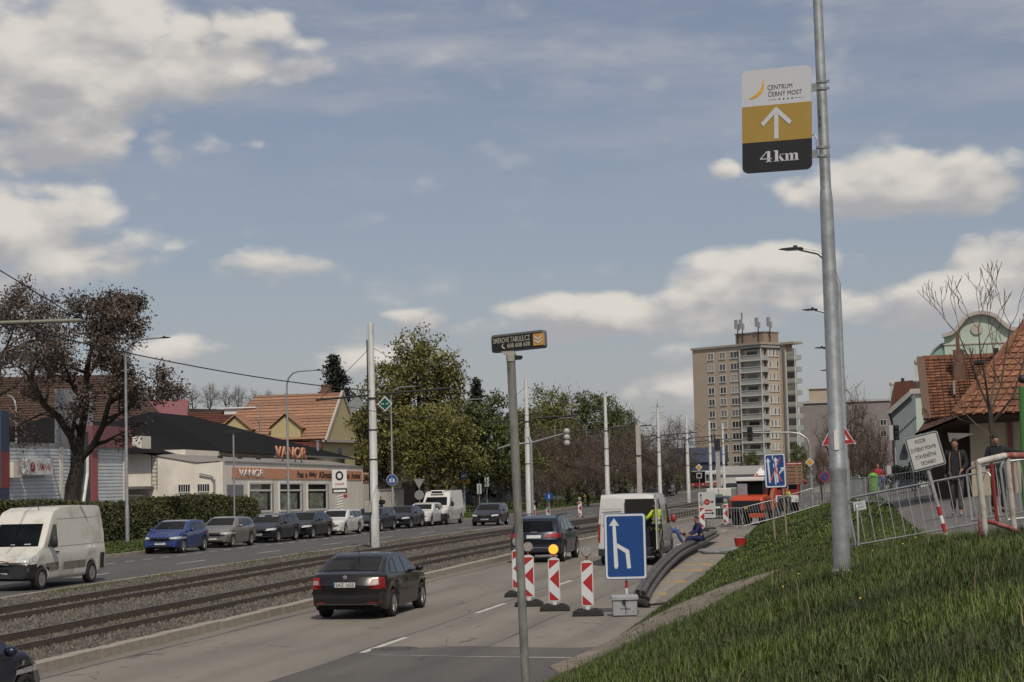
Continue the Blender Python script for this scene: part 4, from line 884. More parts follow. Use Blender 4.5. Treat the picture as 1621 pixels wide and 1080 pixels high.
# the two brown leaved trees at the left
D = 105
def A(px, py, dd=0): return AT(px, py, D+dd)
b0 = A(110, 800); o_ = V(b0.x, b0.y, .0)
def rel(*q): return [tuple(A(*p)-o_) for p in q]
limbs = [([tuple(V(0, 0, -.3)), *rel((116, 770, 0), (122, 745, 0), (124, 722, 0))], .52, .36, 0, 0),
         (rel((124, 724, 0), (112, 690, -.6), (92, 660, -1.2), (70, 640, -2), (48, 600, -2.5)), .27, .13, 1.75, 4),
         (rel((125, 724, 0), (128, 690, .5), (136, 640, .8), (137, 590, .6), (142, 562, 0)), .28, .13, 1.5, 4),
         (rel((126, 728, 0), (148, 705, -.4), (163, 675, -1.2), (172, 640, -1.5), (186, 610, -2)), .23, .11, 1.55, 4),
         (rel((136, 640, .8), (120, 612, 1.5), (98, 590, 2.4), (70, 560, 3)), .14, .08, 1.5, 3), (rel((137, 600, .6), (160, 560, -1), (177, 545, -2)), .13, .07, 1.1, 4),
         (rel((165, 665, -1.2), (190, 655, -2), (205, 645, -2.6), (218, 632, -3)), .11, .06, 1.0, 4), (rel((92, 662, -1.2), (66, 655, 0), (40, 668, 1)), .10, .05, 1.4, 3),
         (rel((112, 600, 1), (85, 545, .5), (74, 525, 1)), .1, .05, 1.3, 3), (rel((142, 560, 0), (152, 540, .5), (172, 525, 0)), .1, .05, 1.0, 4)]
sg, tp = skeleton(5, None, limbs, 4, ratio=.70, nb=(2, 3), spread=.62, upb=.05)
t = tree('brown_leaf_tree', 'forked tree with dry brown leaves behind the hedge', o_, sg, tp, BARKD, L_BROWN, 6, .30, .095, 2, group='brown leaved trees at the left', droop=.1)
b1 = A(-75, 800, 6); o_ = V(b1.x, b1.y, 0)
limbs = [([tuple(V(0, 0, -.3)), *rel((-75, 760, 6), (-72, 720, 6))], .4, .3, 0, 0), (rel((-72, 720, 6), (-50, 660, 6), (-20, 600, 6), (5, 560, 6)), .25, .1, 1.3, 4), (rel((-72, 720, 6), (-80, 640, 6), (-60, 580, 6), (-30, 550, 7)), .25, .1, 1.2, 4),
         (rel((-20, 600, 6), (10, 550, 5), (20, 525, 5)), .11, .06, 1.1, 3), (rel((-40, 640, 6), (0, 625, 5), (25, 612, 5)), .11, .06, 1.5, 3)]
sg, tp = skeleton(8, None, limbs, 4, ratio=.7, spread=.6, upb=.05)
tree('brown_leaf_tree', 'brown leaved tree cut off by the left edge of the picture', o_, sg, tp, BARKD, L_BROWN, 5, .32, .095, 3, group='brown leaved trees at the left', droop=.1)
# crowns grown through a lumpy volume: every twig end is joined to the nearest wood already there
def grown(seed, H, th, w, dp, n, r0, lump=.28, top=.0, hollow=.45, ends=1.0):
    r = np.random.default_rng(seed); cz = (H+th)/2; rz = (H-th)/2; pts = []
    ph = r.uniform(0, 6.28, 6)
    while len(pts) < n:
        d = r.normal(0, 1, 3); d /= np.linalg.norm(d); az = math.atan2(d[1], d[0])
        k = 1+lump*(.5*math.sin(3*az+ph[0]+2*d[2])+.35*math.sin(5*az+ph[1]-4*d[2])+.35*math.sin(7*d[2]+ph[2]+2*az)+r.uniform(-.25, .25))
        q = (hollow+(1-hollow)*r.uniform(0, 1))**.7*k; p = np.array([d[0]*w/2*q, d[1]*dp/2*q, cz+d[2]*rz*min(q, 1.02)])
        if top: p[:2] *= 1-top*max(0, (p[2]-cz)/rz)
        pts.append(p)
    pts = np.array(pts); o = np.argsort(np.linalg.norm((pts-np.array([0, 0, th]))*np.array([1, 1, .8]), axis=1)); pts = pts[o]
    N = [np.array([0, 0, -.3]), np.array([r.uniform(-.1, .1), r.uniform(-.1, .1), th*.5]), np.array([r.uniform(-.15, .15), r.uniform(-.15, .15), th])]; par = [-1, 0, 1]
    for q in (.3, .6): N.append(np.array([r.normal(0, .15), r.normal(0, .15), th+(H-th)*q])); par.append(len(N)-2)
    tipix = []
    for p in pts:
        A_ = np.array(N[2:]); dv = p-A_; dist = np.linalg.norm(dv, axis=1)+.55*np.maximum(0, A_[:, 2]-p[2]+.2); i = int(np.argmin(dist))+2
        m = N[i]+(p-N[i])*.5+r.normal(0, .09, 3)*np.linalg.norm(p-N[i])+np.array([0, 0, .06*np.linalg.norm(p-N[i])])
        N.append(m); par.append(i); N.append(p); par.append(len(N)-2); tipix.append(len(N)-1)
    cnt = np.ones(len(N))
    for i in range(len(N)-1, 0, -1): cnt[par[i]] += cnt[i]
    rad = np.maximum(.012*ends, r0*(cnt/cnt[0])**.42); segs = []
    for i in range(1, len(N)):
        segs.append(([tuple(N[par[i]]), tuple(N[i])], [float(min(rad[par[i]], rad[i]*1.5)), float(rad[i])], 1))
    return segs, [tuple(N[i]) for i in tipix]+[tuple(N[i-1]) for i in tipix[len(tipix)//3:]]
def plain_tree(name, label, px, top_y, wpx, d, bark, leaf, per, rad, size, seed, n=240, th=.25, gz_=-.5, hollow=.4, lump=.3, top=0.0, slim=.6, twigs=None):
    p = AT(px, 760, d); H = CAM.z-gz_+(AT(px, top_y, d).z-CAM.z); w = wpx*d/2900
    sg, tp = grown(seed, H, H*th, w, w*.8, n, H*.024, lump, top, hollow)
    return tree(name, label, (p.x, p.y, gz_), sg, tp, bark, leaf, per, rad, size, seed, slim=slim, twigs=twigs)
plain_tree('chestnut_tree', 'tall olive green spring tree with an airy crown beyond the shop', 666, 518, 165, 172, BARKD, L_OLIVE, 32, .42, .15, 21, n=360, th=.26, hollow=.25, lump=.20)
plain_tree('lower_tree', 'lower olive green tree leaning over the cream wall beside the shop', 608, 600, 105, 168, BARKD, L_OLIVE, 22, .38, .15, 22, n=200, th=.25)
plain_tree('bushy_tree', 'dense fresh green tree standing over the white delivery van', 755, 625, 150, 178, BARKD, L_GREEN, 34, .42, .16, 23, n=260, th=.22)
plain_tree('bushy_tree', 'dense olive tree reaching low above the parked white cars', 690, 640, 150, 166, BARKD, L_OLIVE, 30, .42, .15, 24, n=260, th=.2)
def conifer(label, px, top_y, d, wpx, seed, gz_=-.5):
    p = AT(px, 760, d); H = CAM.z-gz_+(AT(px, top_y, d).z-CAM.z); rd = random.Random(seed); w = wpx*d/2900/2
    t = thing('conifer_tree', label, 'tree', (p.x, p.y, gz_), group='dark conifers'); tips = []; mb = MB().tube([(0, 0, 0), (0, 0, H*.97)], [H*.018, .03], 7)
    z = H*.12
    while z < H*.985:
        f = (1-(z/H))**.85; r_ = w*(f*1.15+.03)*rd.uniform(.7, 1.1)
        for k in range(7):
            a = rd.uniform(0, 6.283); rr = r_*rd.uniform(.65, 1.15); e = (math.cos(a)*rr, math.sin(a)*rr, z+rr*.12-rr*rd.uniform(0, .35))
            mb.tube([(0, 0, z), (e[0]*.6, e[1]*.6, z-.02), e], [.05, .035, .015], 4, cap=False)
            for s in range(max(3, int(rr*5))):
                q = (s+.6)/max(3, int(rr*5)); tips.append((e[0]*q, e[1]*q, z+(e[2]-z)*q-.05))
        z += H*.026
    mb.obj('trunk', BARKD, t); v, f = leaf_cloud(tips, 9, .16+H*.004, .17, seed, .25); npmesh('crown', v, f, L_DARK, t)
    return t
conifer('dark conifer rising behind the salmon roofed house', 532, 557, 205, 200, 3); conifer('dark conifer peeking out right of the big olive tree', 757, 597, 200, 95, 4)
# mass of bare and budding trees ahead: each its own tree, four shapes shared
proto = []
for i, (leaf, per, n, hol) in enumerate(((L_BUD, 22, 260, .25), (L_BUD, 10, 230, .2), (L_GREEN, 26, 230, .35), (L_LIME, 18, 230, .3), (L_BUD, 5, 200, .15))):
    sg, tp = grown(40+i, 12, (2.0, 2.6, 2.2, 2.4, 2.6)[i], 9, 8, n, .25, .34, .25, hol, ends=1.6)
    proto.append((sg, tp, leaf, per))
KIND = ['bare dark brown tree', 'bare twiggy brown tree', 'spring green tree', 'yellow green budding tree', 'thin bare tree']; first = {}
def proto_tree(k, nm, lab, loc):
    sg, tp, leaf, per = proto[k]; bare = leaf is L_BUD
    return tree(nm, lab, loc, sg, tp, BARKD, leaf, per, .5 if bare else .40, .36 if bare else .15, 60+k, 'trees along the far side of the road', twigs=TWIG, slim=.045 if bare else .6)
lst = [(838, 640, 150, 215, 3, 'just right of the tall signpost'), (872, 612, 110, 250, 3, 'highest behind the tram mast'), (905, 603, 110, 262, 4, 'with a thin bare top over the arm of signals'),
       (945, 615, 120, 255, 2, 'highest left of the narrow tram masts'), (985, 640, 80, 262, 2, 'behind the first narrow tram mast'), (850, 672, 130, 192, 0, 'behind the hanging traffic signal'),
       (900, 670, 130, 205, 0, 'over the street lamp beyond the dark estate car'), (945, 678, 110, 215, 0, 'behind the second tram mast'), (990, 668, 120, 232, 0, 'behind the wide concrete pole'), (1035, 660, 90, 250, 4, 'under the far pylon'),
       (1075, 655, 90, 285, 1, 'left of the tower block'), (820, 700, 100, 178, 3, 'low behind the signpost'), (930, 720, 90, 188, 0, 'low behind the round sign'), (980, 715, 90, 200, 1, 'low above the white work van'),
       (1055, 700, 70, 240, 0, 'low before the bus'), (1085, 705, 55, 300, 1, 'at the foot of the tower block'), (800, 690, 70, 200, 2, 'between the lamp post and the tall signpost'), (1020, 690, 80, 225, 0, 'between the wide pole and the third mast')]
for px, ty, w, d, k, where in lst:
    H = CAM.z+.5+(AT(px, ty, d).z-CAM.z); ww = w*d/2900; p = AT(px, 760, d); nm = 'bare_tree' if k < 2 else 'green_tree'
    if k not in first:
        first[k] = proto_tree(k, nm, KIND[k]+' '+where, (p.x, p.y, -.5)); first[k].scale = (ww/9, ww/9, H/12)
    else: dup(first[k], (p.x, p.y, -.5), random.uniform(0, 6), KIND[k]+' '+where, (ww/9, ww/9, H/12))
for i, px in enumerate((848, 872, 898, 922, 948, 972, 996, 1022, 1048, 1070)):
    d = 176+9*i; p = AT(px, 760, d); H = 4.6+.7*math.sin(i*2.1); w_ = 62*d/2900/9
    dup(first[(1, 0, 3)[i % 3]], (p.x, p.y, -.9), random.uniform(0, 6), 'low bushy thicket tree under the dark trees, '+('first', 'second', 'third', 'fourth', 'fifth', 'sixth', 'seventh', 'eighth', 'ninth', 'last')[i]+' from the signpost', (w_, w_, H/12))
# woods on the hill behind the houses
hill = MB(); hp = [AT(x, y, d) for x, y, d in ((-200, 652, 420), (120, 640, 420), (260, 646, 420), (500, 652, 420), (700, 690, 430), (900, 735, 430))]
hill.v = [(p.x, p.y, -1.5) for p in hp]+[tuple(p) for p in hp]+[(p.x*1.5, p.y*1.5, p.z) for p in hp]; n = len(hp)
hill.f = [(i, i+1, n+i+1, n+i) for i in range(n-1)]+[(n+i, n+i+1, 2*n+i+1, 2*n+i) for i in range(n-1)]
tag(hill.obj('hill', M('hill_scrub', (.055, .047, .035), .95, var=.3, vs=.2)), kind='structure')
hx = [(-60, 600), (-30, 605), (5, 598), (35, 606), (75, 610), (105, 600), (150, 604), (190, 606), (228, 612), (262, 606), (285, 610), (305, 606), (333, 604), (358, 606), (378, 608), (402, 612), (425, 616), (448, 620), (472, 622), (500, 626)]
ORD = 'first second third fourth fifth sixth seventh eighth ninth tenth eleventh twelfth thirteenth fourteenth fifteenth sixteenth seventeenth eighteenth nineteenth twentieth'.split()
for i, (px, ty) in enumerate(hx):
    d = 405+(i*37) % 30; p = AT(px, 655, d); H = AT(px, ty, d).z-p.z+1.5
    dup(first[(1, 4)[i % 2]], (p.x, p.y, p.z-1.5), random.uniform(0, 6), ORD[i]+' bare tree from the left along the wooded ridge behind the houses', (H/15, H/15, H/12))['group'] = 'bare trees along the ridge'
# bare trees right of the tower
BARER = [(1350, 588, 75, 190, 4, 'dark bare tree right of the lamp pole, tallest before the grey slab'), (1385, 655, 60, 175, 4, 'bare bushy tree beside the blue grey wall'), (1318, 645, 70, 200, 4, 'bare tree behind the brown direction board'),
         (1367, 628, 60, 165, 1, 'bare brown tree behind the red edged triangle'), (1396, 668, 50, 150, 1, 'bare brown tree touching the blue grey house'), (1340, 690, 55, 150, 0, 'dense bare tree directly behind the lamp column'),
         (1300, 700, 40, 185, 0, 'low dark bare tree above the long fence'), (1375, 690, 60, 150, 0, 'low dark thicket tree behind the far railing')]
for px, ty, w, d, k, lab in BARER:
    H = AT(px, ty, d).z+.4; p = AT(px, 760, d); dup(first[k], (p.x, p.y, -.4), random.uniform(0, 6), lab, (w*d/2900/9, w*d/2900/9, H/12))
for px, ty, w, d, lab in ((1265, 700, 40, 230, 'dark evergreen bush tree before the tower balconies'), (1190, 712, 35, 380, 'small evergreen before the tower block')):
    H = AT(px, ty, d).z+.9; p = AT(px, 760, d); dup(first[2], (p.x, p.y, -.9), random.uniform(0, 6), lab, (w*d/2900/9, w*d/2900/9, H/12))
# leafless garden tree before the orange roof
D = 55; b0 = A(1578, 790); o_ = V(b0.x, b0.y, gz(b0.x, b0.y))
limbs = [([(0, 0, -.1), *rel((1572, 700, 0), (1566, 640, 0))], .11, .07, 0, 0)]
for q in (((1566, 645, 0), (1550, 610, .3), (1535, 570, .3), (1520, 535, .4)), ((1567, 650, 0), (1560, 600, -.4), (1552, 560, -.4), (1549, 520, 0)), ((1568, 655, 0), (1585, 610, .2), (1592, 560, .4), (1600, 515, .3)), ((1570, 670, 0), (1602, 630, -.3), (1618, 580, -.2), (1632, 530, 0)),
          ((1570, 690, 0), (1545, 672, -.2), (1528, 655, -.3)), ((1566, 645, 0), (1575, 600, .5), (1572, 555, .6))):
    limbs.append((rel(*q), .05, .018, .75, 3))
sg, tp = skeleton(17, None, limbs, 3, ratio=.75, nb=(2, 2), spread=.5, upb=.25, r_end=.012)
sg = [(p, [max(.009, r) for r in rs], l) for p, rs, l in sg]
tree('garden_tree', 'slender leafless garden tree before the orange tiled roof', o_, sg, [], BARK, L_BUD, 0, 0, 0, 1, twigs=M('reddish_twig', (.085, .058, .045), .9))
# hedge, clipped, in two stretches and a few shrubs
def hedge(label, x0, x1, y0, y1, h, seed, hs=None):
    t = thing('hedge', label, 'hedge', (0, 0, 0)); mb = MB(); n = 30; r = np.random.default_rng(seed); pts = []; body = []
    ys = np.linspace(y0, y1, n); prof = []
    for y in ys:
        e = min(1, (min(y-y0, y1-y)+.25)/1.6)**.5; hh = h*(1+.03*math.sin(y*.9)+.02*math.sin(y*2.3))*(.55+.45*e)
        if hs: hh *= hs((y-y0)/(y1-y0))
        prof.append((y, hh, e))
    for y, hh, e in prof:
        z0 = road_z(y); c = (x0+x1)/2; w = (x1-x0)/2*(.5+.5*e)
        body += [(c+w, y, z0), (c+w*1.05, y, z0+hh*.5), (c+w*.85, y, z0+hh*.93), (c-w*.85, y, z0+hh*.93), (c-w, y, z0)]
    mb.v = body; mb.f = [(i*5+k, i*5+k+1, (i+1)*5+k+1, (i+1)*5+k) for i in range(n-1) for k in range(4)]+[(0, 1, 2, 3, 4), tuple(range(5*n-1, 5*n-6, -1))]
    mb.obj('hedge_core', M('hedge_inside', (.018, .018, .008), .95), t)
    m = 52000; k = r.uniform(0, n-1.001, m); i = k.astype(int); f = (k-i)[:, None]; B = np.array(body).reshape(n, 5, 3); s = r.choice([0, 1, 2, 2], m, p=[.3, .3, .2, .2]); g_ = r.uniform(0, 1, m)[:, None]
    lo = B[i, s]*(1-f)+B[i+1, s]*f; hi = B[i, s+1]*(1-f)+B[i+1, s+1]*f; P = lo+(hi-lo)*g_+r.normal(0, .07, (m, 3))
    v, fc = leaf_cloud(P, 1, .02, .085, seed); npmesh('hedge_leaves', v, fc, L_HEDGE, t); return t
ya, yb = YX(150, -42.6), YX(408, -42.6)
hedge('long clipped dark green hedge behind the parked blue car', -44.6, -42.2, YX(40, -42.6), yb, 2.5, 5, lambda f: .94+.06*math.cos(f*9))
hedge('lower lighter hedge behind the moving white van at the left edge', -43.0, -40.9, YX(-60, -41), YX(62, -41), 2.45, 6)
def shrub(label, p, w, h, leaf, seed, n=900, size=.07):
    t = thing('shrub', label, 'shrub', p); sg, tp = skeleton(seed, None, [([(0, 0, -.1), (0, 0, h*.25)], .04, .03, h*.4, 3)]+[([(0, 0, 0), (math.cos(a)*w*.2, math.sin(a)*w*.2, h*.4)], .03, .02, h*.28, 2) for a in (0, 1.3, 2.5, 3.8, 5)], 3, r_end=.01)
    segs_mesh(sg).obj('stems', BARKD, t); v, f = leaf_cloud(tp, max(1, n//max(1, len(tp))), .09, size, seed); npmesh('foliage', v, f, leaf, t); return t
p = G(1440, 782); shrub('dark evergreen shrub behind the leaning warning board', V(p.x+.2, p.y+2, gz(p.x, p.y)), 1.6, 1.1, L_DARK, 3, 1800)
p = G(1462, 783); shrub('second dark shrub beside the porch', V(p.x+.4, p.y+2, gz(p.x, p.y)), 1.2, 1.0, L_DARK, 4, 1500)
# ---------------------------------------------------------------- vehicles
def paint(n, c, metal=.25, rough=.3, **k): return M('paint_'+n, c, rough, metal, coat=.8 if max(c) > .1 else .35, **k)
P_WHITE = paint('white', (.62, .60, .55), 0, .35, var=.05, vs=.8); P_BLUE = paint('blue', (.012, .035, .17)); P_SILV = paint('warm_silver', (.27, .25, .22), .6, .35)
P_BLK = paint('black', (.010, .010, .012), .1, .25); P_NAVY = paint('navy', (.012, .017, .035), .3); P_DGREY = paint('dark_grey', (.022, .022, .026), .4); P_BROWN = paint('black_brown', (.014, .012, .013), .3, .28)
P_VAN = M('paint_dirty_white', (.63, .60, .53), .4, coat=.3, dirt=(.36, .31, .24), ds=.9); P_VAN2 = paint('work_white', (.55, .54, .51), 0, .4, var=.08, vs=1.2)
LAMPC = M('headlamp_glass', (.55, .56, .54), .2, .2, var=.4, vs=14); LAMPR = M('tail_lamp_red', (.26, .012, .014), .28, var=.35, vs=9); LAMPW = M('tail_lamp_clear', (.30, .24, .23), .35); GRILL = M('grille_black', (.012, .012, .013), .45); PLATE = M('plate_white', (.55, .55, .53), .5); LAMPO = M('orange_lens', (.5, .16, .02), .2)
ALLOY = M('alloy_rim', (.33, .33, .32), .35, .7, var=.2, vs=6); STEELR = M('dirty_steel_rim', (.25, .24, .22), .6, .3, var=.3, vs=7); UND = M('underbody', (.008, .008, .008), .9); GLASSB = M('car_glass', (.007, .008, .009), .06, spec=.12, var=.5, vs=1.5)
GLASS_S = M('side_glass', (.014, .019, .024), .03, spec=.9); TYRE = M('tyre', (.017, .016, .015), .85)
_wh = {}
def wheel_mesh(r, w, kind):
    k = (round(r, 3), round(w, 3), kind)
    if k not in _wh:
        ty = MB().lathe([(r*.66, -w/2), (r*.93, -w/2), (r, -w*.36), (r, w*.36), (r*.93, w/2), (r*.66, w/2), (r*.64, w*.1)], 28, ax='y').mesh('wheel', True); ty.materials.append(TYRE)
        rm = MB(); rr = r*.66
        if kind == 'alloy':
            rm.lathe([(rr, w*.46), (rr*.9, w*.5), (rr*.86, w*.3), (rr*.86, -w*.3)], 24, ax='y'); rm.lathe([(rr*.26, w*.2), (rr*.26, w*.42), (rr*.1, w*.46)], 12, ax='y')
            for i in range(5):
                a = 2*math.pi*i/5
                for da in (-.16, .16): rm.beam((rr*.2*math.cos(a), w*.40, rr*.2*math.sin(a)), (rr*.9*math.cos(a+da), w*.42, rr*.9*math.sin(a+da)), rr*.15, w*.1)
        else:
            rm.lathe([(rr, w*.46), (rr*.9, w*.48), (rr*.8, w*.28), (rr*.45, w*.40), (rr*.2, w*.42), (rr*.05, w*.36)], 24, ax='y')
            for i in range(8):
                a = 2*math.pi*i/8; rm.lathe([(rr*.07, w*.30), (rr*.07, w*.44)], 6, (rr*.62*math.cos(a), 0, rr*.62*math.sin(a)), 'y')
        rm = rm.mesh('rim', False); rm.materials.append(ALLOY if kind == 'alloy' else STEELR)
        bk = MB().lathe([(rr*.87, 0), (rr*.87, .01)], 20, ax='y').mesh('brake'); bk.materials.append(UND)
        _wh[k] = (ty, rm, bk)
    return _wh[k]
def put_wheel(par, x, y, r, w, kind):
    ty, rm, bk = wheel_mesh(r, w, kind); o = bpy.data.objects.new('wheel', ty); link(o, par); o.location = (x, y, r)
    if y < 0: o.rotation_euler = (0, 0, math.pi)
    q = bpy.data.objects.new('rim', rm); link(q, o); q2 = bpy.data.objects.new('hub_back', bk); link(q2, o)
def patch(bvh, quad, proj, mat, name, par, n=8, m=5, off=.006, label=None):
    dirs = {'L': V(0, -1, 0), 'R': V(0, 1, 0), 'F': V(-1, 0, 0), 'B': V(1, 0, 0), 'T': V(0, 0, -1)}; d = dirs[proj]; grid = []
    for j in range(m+1):
        for i in range(n+1):
            u, v = i/n, j/m; a = [(quad[0][k]*(1-u)+quad[1][k]*u)*(1-v)+(quad[3][k]*(1-u)+quad[2][k]*u)*v for k in (0, 1)]
            if proj in 'LR': o = V(a[0], 0, a[1])-d*6
            elif proj in 'FB': o = V(0, a[0], a[1])-d*12
            else: o = V(a[0], a[1], 0)-d*8
            h = bvh.ray_cast(o, d); tr_ = 0
            while h[0] is None and proj in 'FB' and tr_ < 14:
                o = V(o.x, o.y*.975, o.z); tr_ += 1; h = bvh.ray_cast(o, d)
            if h[0] is None:
                h = bvh.find_nearest(o+d*(6 if proj in 'LR' else 10 if proj in 'FB' else 7))
            nn = h[1] if h[1].dot(d) < 0 else -h[1]
            grid.append(tuple(h[0]+nn*off))
    k = n+1; mb = MB(); mb.v = grid; mb.f = [(j*k+i, j*k+i+1, (j+1)*k+i+1, (j+1)*k+i) for j in range(m) for i in range(n)]
    return mb.obj(name, mat, par, smooth=True, label=label)
def hull(S):
    L, Wd, H = S['L'], S['W'], S['H']; hw = Wd/2; belt = S['belt']; clr = S.get('clr', .2)
    prof = S['prof']; xs = np.linspace(0, L, 90)
    fine = np.linspace(0, L, 600); pz = np.interp(fine, [p[0] for p in prof], [p[1] for p in prof]); k = max(3, int(600*S.get('soft', .16)/L)); ker = np.hanning(k+2)[1:-1]; ker /= ker.sum()
    pz2 = np.convolve(np.pad(pz, k, 'edge'), ker, 'same')[k:-k]
    fx, rx = S['fo'], S['fo']+S['wb']; ar = S['wr']*1.16
    verts = []; nr = None
    for xi in xs:
        zt = float(np.interp(xi, fine, pz2)); zb = clr+.10*(1-min(1, xi/.5))+.12*(1-min(1, (L-xi)/.6))
        for wx in (fx, rx):
            dx = abs(xi-wx)
            if dx < ar: zb = max(zb, S['wr']+math.sqrt(ar*ar-dx*dx)*.98)
        w = hw*(1-S.get('tf', .14)*max(0, 1-xi/S.get('tfl', .9))**2.2-S.get('tr', .09)*max(0, 1-(L-xi)/.8)**2.2)
        bl = min(belt+.05*(xi/L)*S.get('rise', 1), zt-.03); b = max(bl, zb+.05); s = smooth(.03, .22, zt-b)
        tum = S['tum']; wt = w*.975-tum*max(0, zt-b)
        hi = [(w*.93, b+(zt-b)*.65), (w*.84, zt-.02), (w*.55, zt-.004), (0, zt)]
        rr = S.get('rr', .06); hs = [(wt+rr*.25, zt-rr*1.2), (wt-rr*.5, zt-rr*.3), (wt*.6, zt-.008), (0, zt)]
        up = [(a[0]*(1-s)+c[0]*s, a[1]*(1-s)+c[1]*s) for a, c in zip(hi, hs)]
        crease = S.get('crease', .012)
        pts = [(w*.80, zb), (w*.955, zb+.02), (w*.99-crease, zb+(b-zb)*.30), (w, zb+(b-zb)*.58), (w*.995, zb+(b-zb)*.8), (w*.972, b)]+up
        # resample with a spline
        P = smooth_pts(pts, 3); ring = []
        for y, z in P:
            t = smooth(S.get('wf', .9), 0, xi); x = xi+t*(S['rf']*max(0, z-.5)**1.3+S.get('cf', .30)*(abs(y)/hw)**2.4+.05*max(0, .42-z))
            t = smooth(S.get('wb_', .7), 0, L-xi); x -= t*(S['rb']*max(0, z-S.get('rbz', .6))**1.2+S.get('cb', .16)*(abs(y)/hw)**2.6+.08*max(0, .5-z))
            ring.append((L/2-x, y, z))
        full = ring+[(p[0], -p[1], p[2]) for p in ring[-2::-1]]; nr = len(full); verts += full
    n = len(xs); fs = [(i*nr+k_, i*nr+k_+1, (i+1)*nr+k_+1, (i+1)*nr+k_) for i in range(n-1) for k_ in range(nr-1)]
    for e, rev in ((0, 0), ((n-1)*nr, 1)):
        for k_ in range(nr//2):
            q = (e+k_, e+k_+1, e+nr-2-k_, e+nr-1-k_); fs.append(q[::-1] if not rev else q)
    mb = MB(); mb.v = verts; mb.f = fs
    return mb, lambda x: float(np.interp(x, fine, pz2))
def build_car(name, label, cat, S, pm, loc, rz, group=None, plate=True, lamps_on=False):
    t = thing(name, label, cat, loc, rz, group); mb, zt = hull(S); bvh = BVHTree.FromPolygons([Vector(v) for v in mb.v], mb.f); L, Wd, H = S['L'], S['W'], S['H']; hw = Wd/2
    X = lambda xi: L/2-xi
    bo = mb.obj('body', pm, t, smooth=True)
    if S.get('low'):
        xa_, za_ = S['low']; bo.data.materials.append(DK)
        for pl_ in bo.data.polygons:
            if pl_.center.x > L/2-xa_ and pl_.center.z < za_: pl_.material_index = 1
    try: bo.data.set_sharp_from_angle(angle=R(60))
    except Exception: pass
    MB().box(-L/2+.3, L/2-.35, -hw*.86, hw*.86, S.get('clr', .2)+.02, S['wr']+.28).obj('underbody', UND, t)
    for wx in (S['fo'], S['fo']+S['wb']):
        for sy in (1, -1): put_wheel(t, X(wx), sy*(hw-.115), S['wr'], .22, S.get('rim', 'alloy'))
    ws, rf, rr_, rb = S['gl']; bt = S['belt']
    # windscreen and rear glass, laid on the sloping shell
    yb_, yt_ = hw*.80, hw*.66
    patch(bvh, [(X(ws+.06), -yb_), (X(ws+.06), yb_), (X(rf-.06), yt_), (X(rf-.06), -yt_)] if not S.get('van') else [(-hw*.82, S['wsz'][0]), (hw*.82, S['wsz'][0]), (hw*.72, S['wsz'][1]), (-hw*.72, S['wsz'][1])], 'F' if S.get('van') else 'T', GLASSB, 'windscreen', t, 10, 8, .008)
    if not S.get('van'):
        rbz = S.get('rgz', (bt+.10, H-.13))
        if S.get('steep', True): patch(bvh, [(-hw*.74, rbz[0]), (hw*.74, rbz[0]), (hw*.60, rbz[1]), (-hw*.60, rbz[1])], 'B', GLASSB, 'rear_window', t, 10, 6, .008)
        else: patch(bvh, [(X(rr_+.06), -hw*.62), (X(rr_+.06), hw*.62), (X(rb-.05), hw*.73), (X(rb-.05), -hw*.73)], 'T', GLASSB, 'rear_window', t, 10, 8, .008)
    for sd in 'LR':
        # doors first (a shade proud), then glass proud of them
        for a, b in S['doors']:
            d_ = patch(bvh, [(X(a), S.get('sill', .34)), (X(b), S.get('sill', .34)), (X(b)-.0, bt-.005), (X(a), bt-.02)], sd, pm, 'door', t, 6, 6, .005)
            hx = b-.14 if not S.get('van') else b-.10
            h = MB(); sy = 1 if sd == 'L' else -1; w_ = bvh.ray_cast(V(X(hx), sy*5, bt-.13), V(0, -sy, 0))[0]
            if w_: h.cbox((X(hx), w_.y+sy*.02, bt-.13), (.19, .035, .035)); h.obj('handle', S.get('hm', pm), d_)
        for q in S['win']: patch(bvh, [(X(x), z) for x, z in q], sd, GLASS_S, 'side_window', t, 6, 5, .010)
        sy = 1 if sd == 'L' else -1; mx_, mz = S.get('mir', (ws+.42, bt+.06)); w_ = bvh.ray_cast(V(X(mx_), sy*5, mz), V(0, -sy, 0))[0] or V(0, sy*hw, 0)
        mw, mh = S.get('mirs', (.20, .15)); mr = MB().ball((0, 0, 0), .5, 8); mr.v = [(v[0]*.16, v[1]*mw, v[2]*mh) for v in mr.v]
        mo = mr.obj('mirror', S.get('mm', pm), t, smooth=True); mo.location = (X(mx_), w_.y+sy*(mw*.52+.05), mz+.03); MB().cbox((0, -sy*(mw*.5), -mh*.3), (.06, mw*.6, .04)).obj('mirror_arm', DK, mo)
        # lamps
        for q in S.get('head', []):
            qq = [(y*sy, z) for y, z in q]; patch(bvh, qq, 'F', LAMPC, 'headlight', t, 12, 6, .014)
        for q in S.get('tail', []):
            qq = [(y*sy, z) for y, z in q]; o = patch(bvh, qq, 'B', LAMPR, 'tail_light', t, 14, 10, .014)
            if S.get('tailc'): patch(bvh, [(y*sy, z) for y, z in S['tailc']], 'B', LAMPW, 'clear_lens', o, 8, 6, .020)
        for q in S.get('tails', []): patch(bvh, [(X(x), z) for x, z in q], sd, LAMPR, 'tail_light', t, 4, 4, .013)
        if S.get('visor') and sd == 'L':
            for y0_, y1_ in ((-.52, -.2), (.2, .55)): patch(bvh, [(X(rf-.22), y0_), (X(rf-.22), y1_), (X(rf-.10), y1_), (X(rf-.10), y0_)], 'T', M('pale_visor', (.30, .30, .29), .5), 'sun_visor', t, 4, 2, .014)
        for q in S.get('heads', []): patch(bvh, [(X(x), z) for x, z in q], sd, LAMPC, 'headlight', t, 4, 3, .011)
    for nm, mat, pj, q in S.get('bits', []): patch(bvh, q, pj, mat, nm, t, 24, 5, .014)
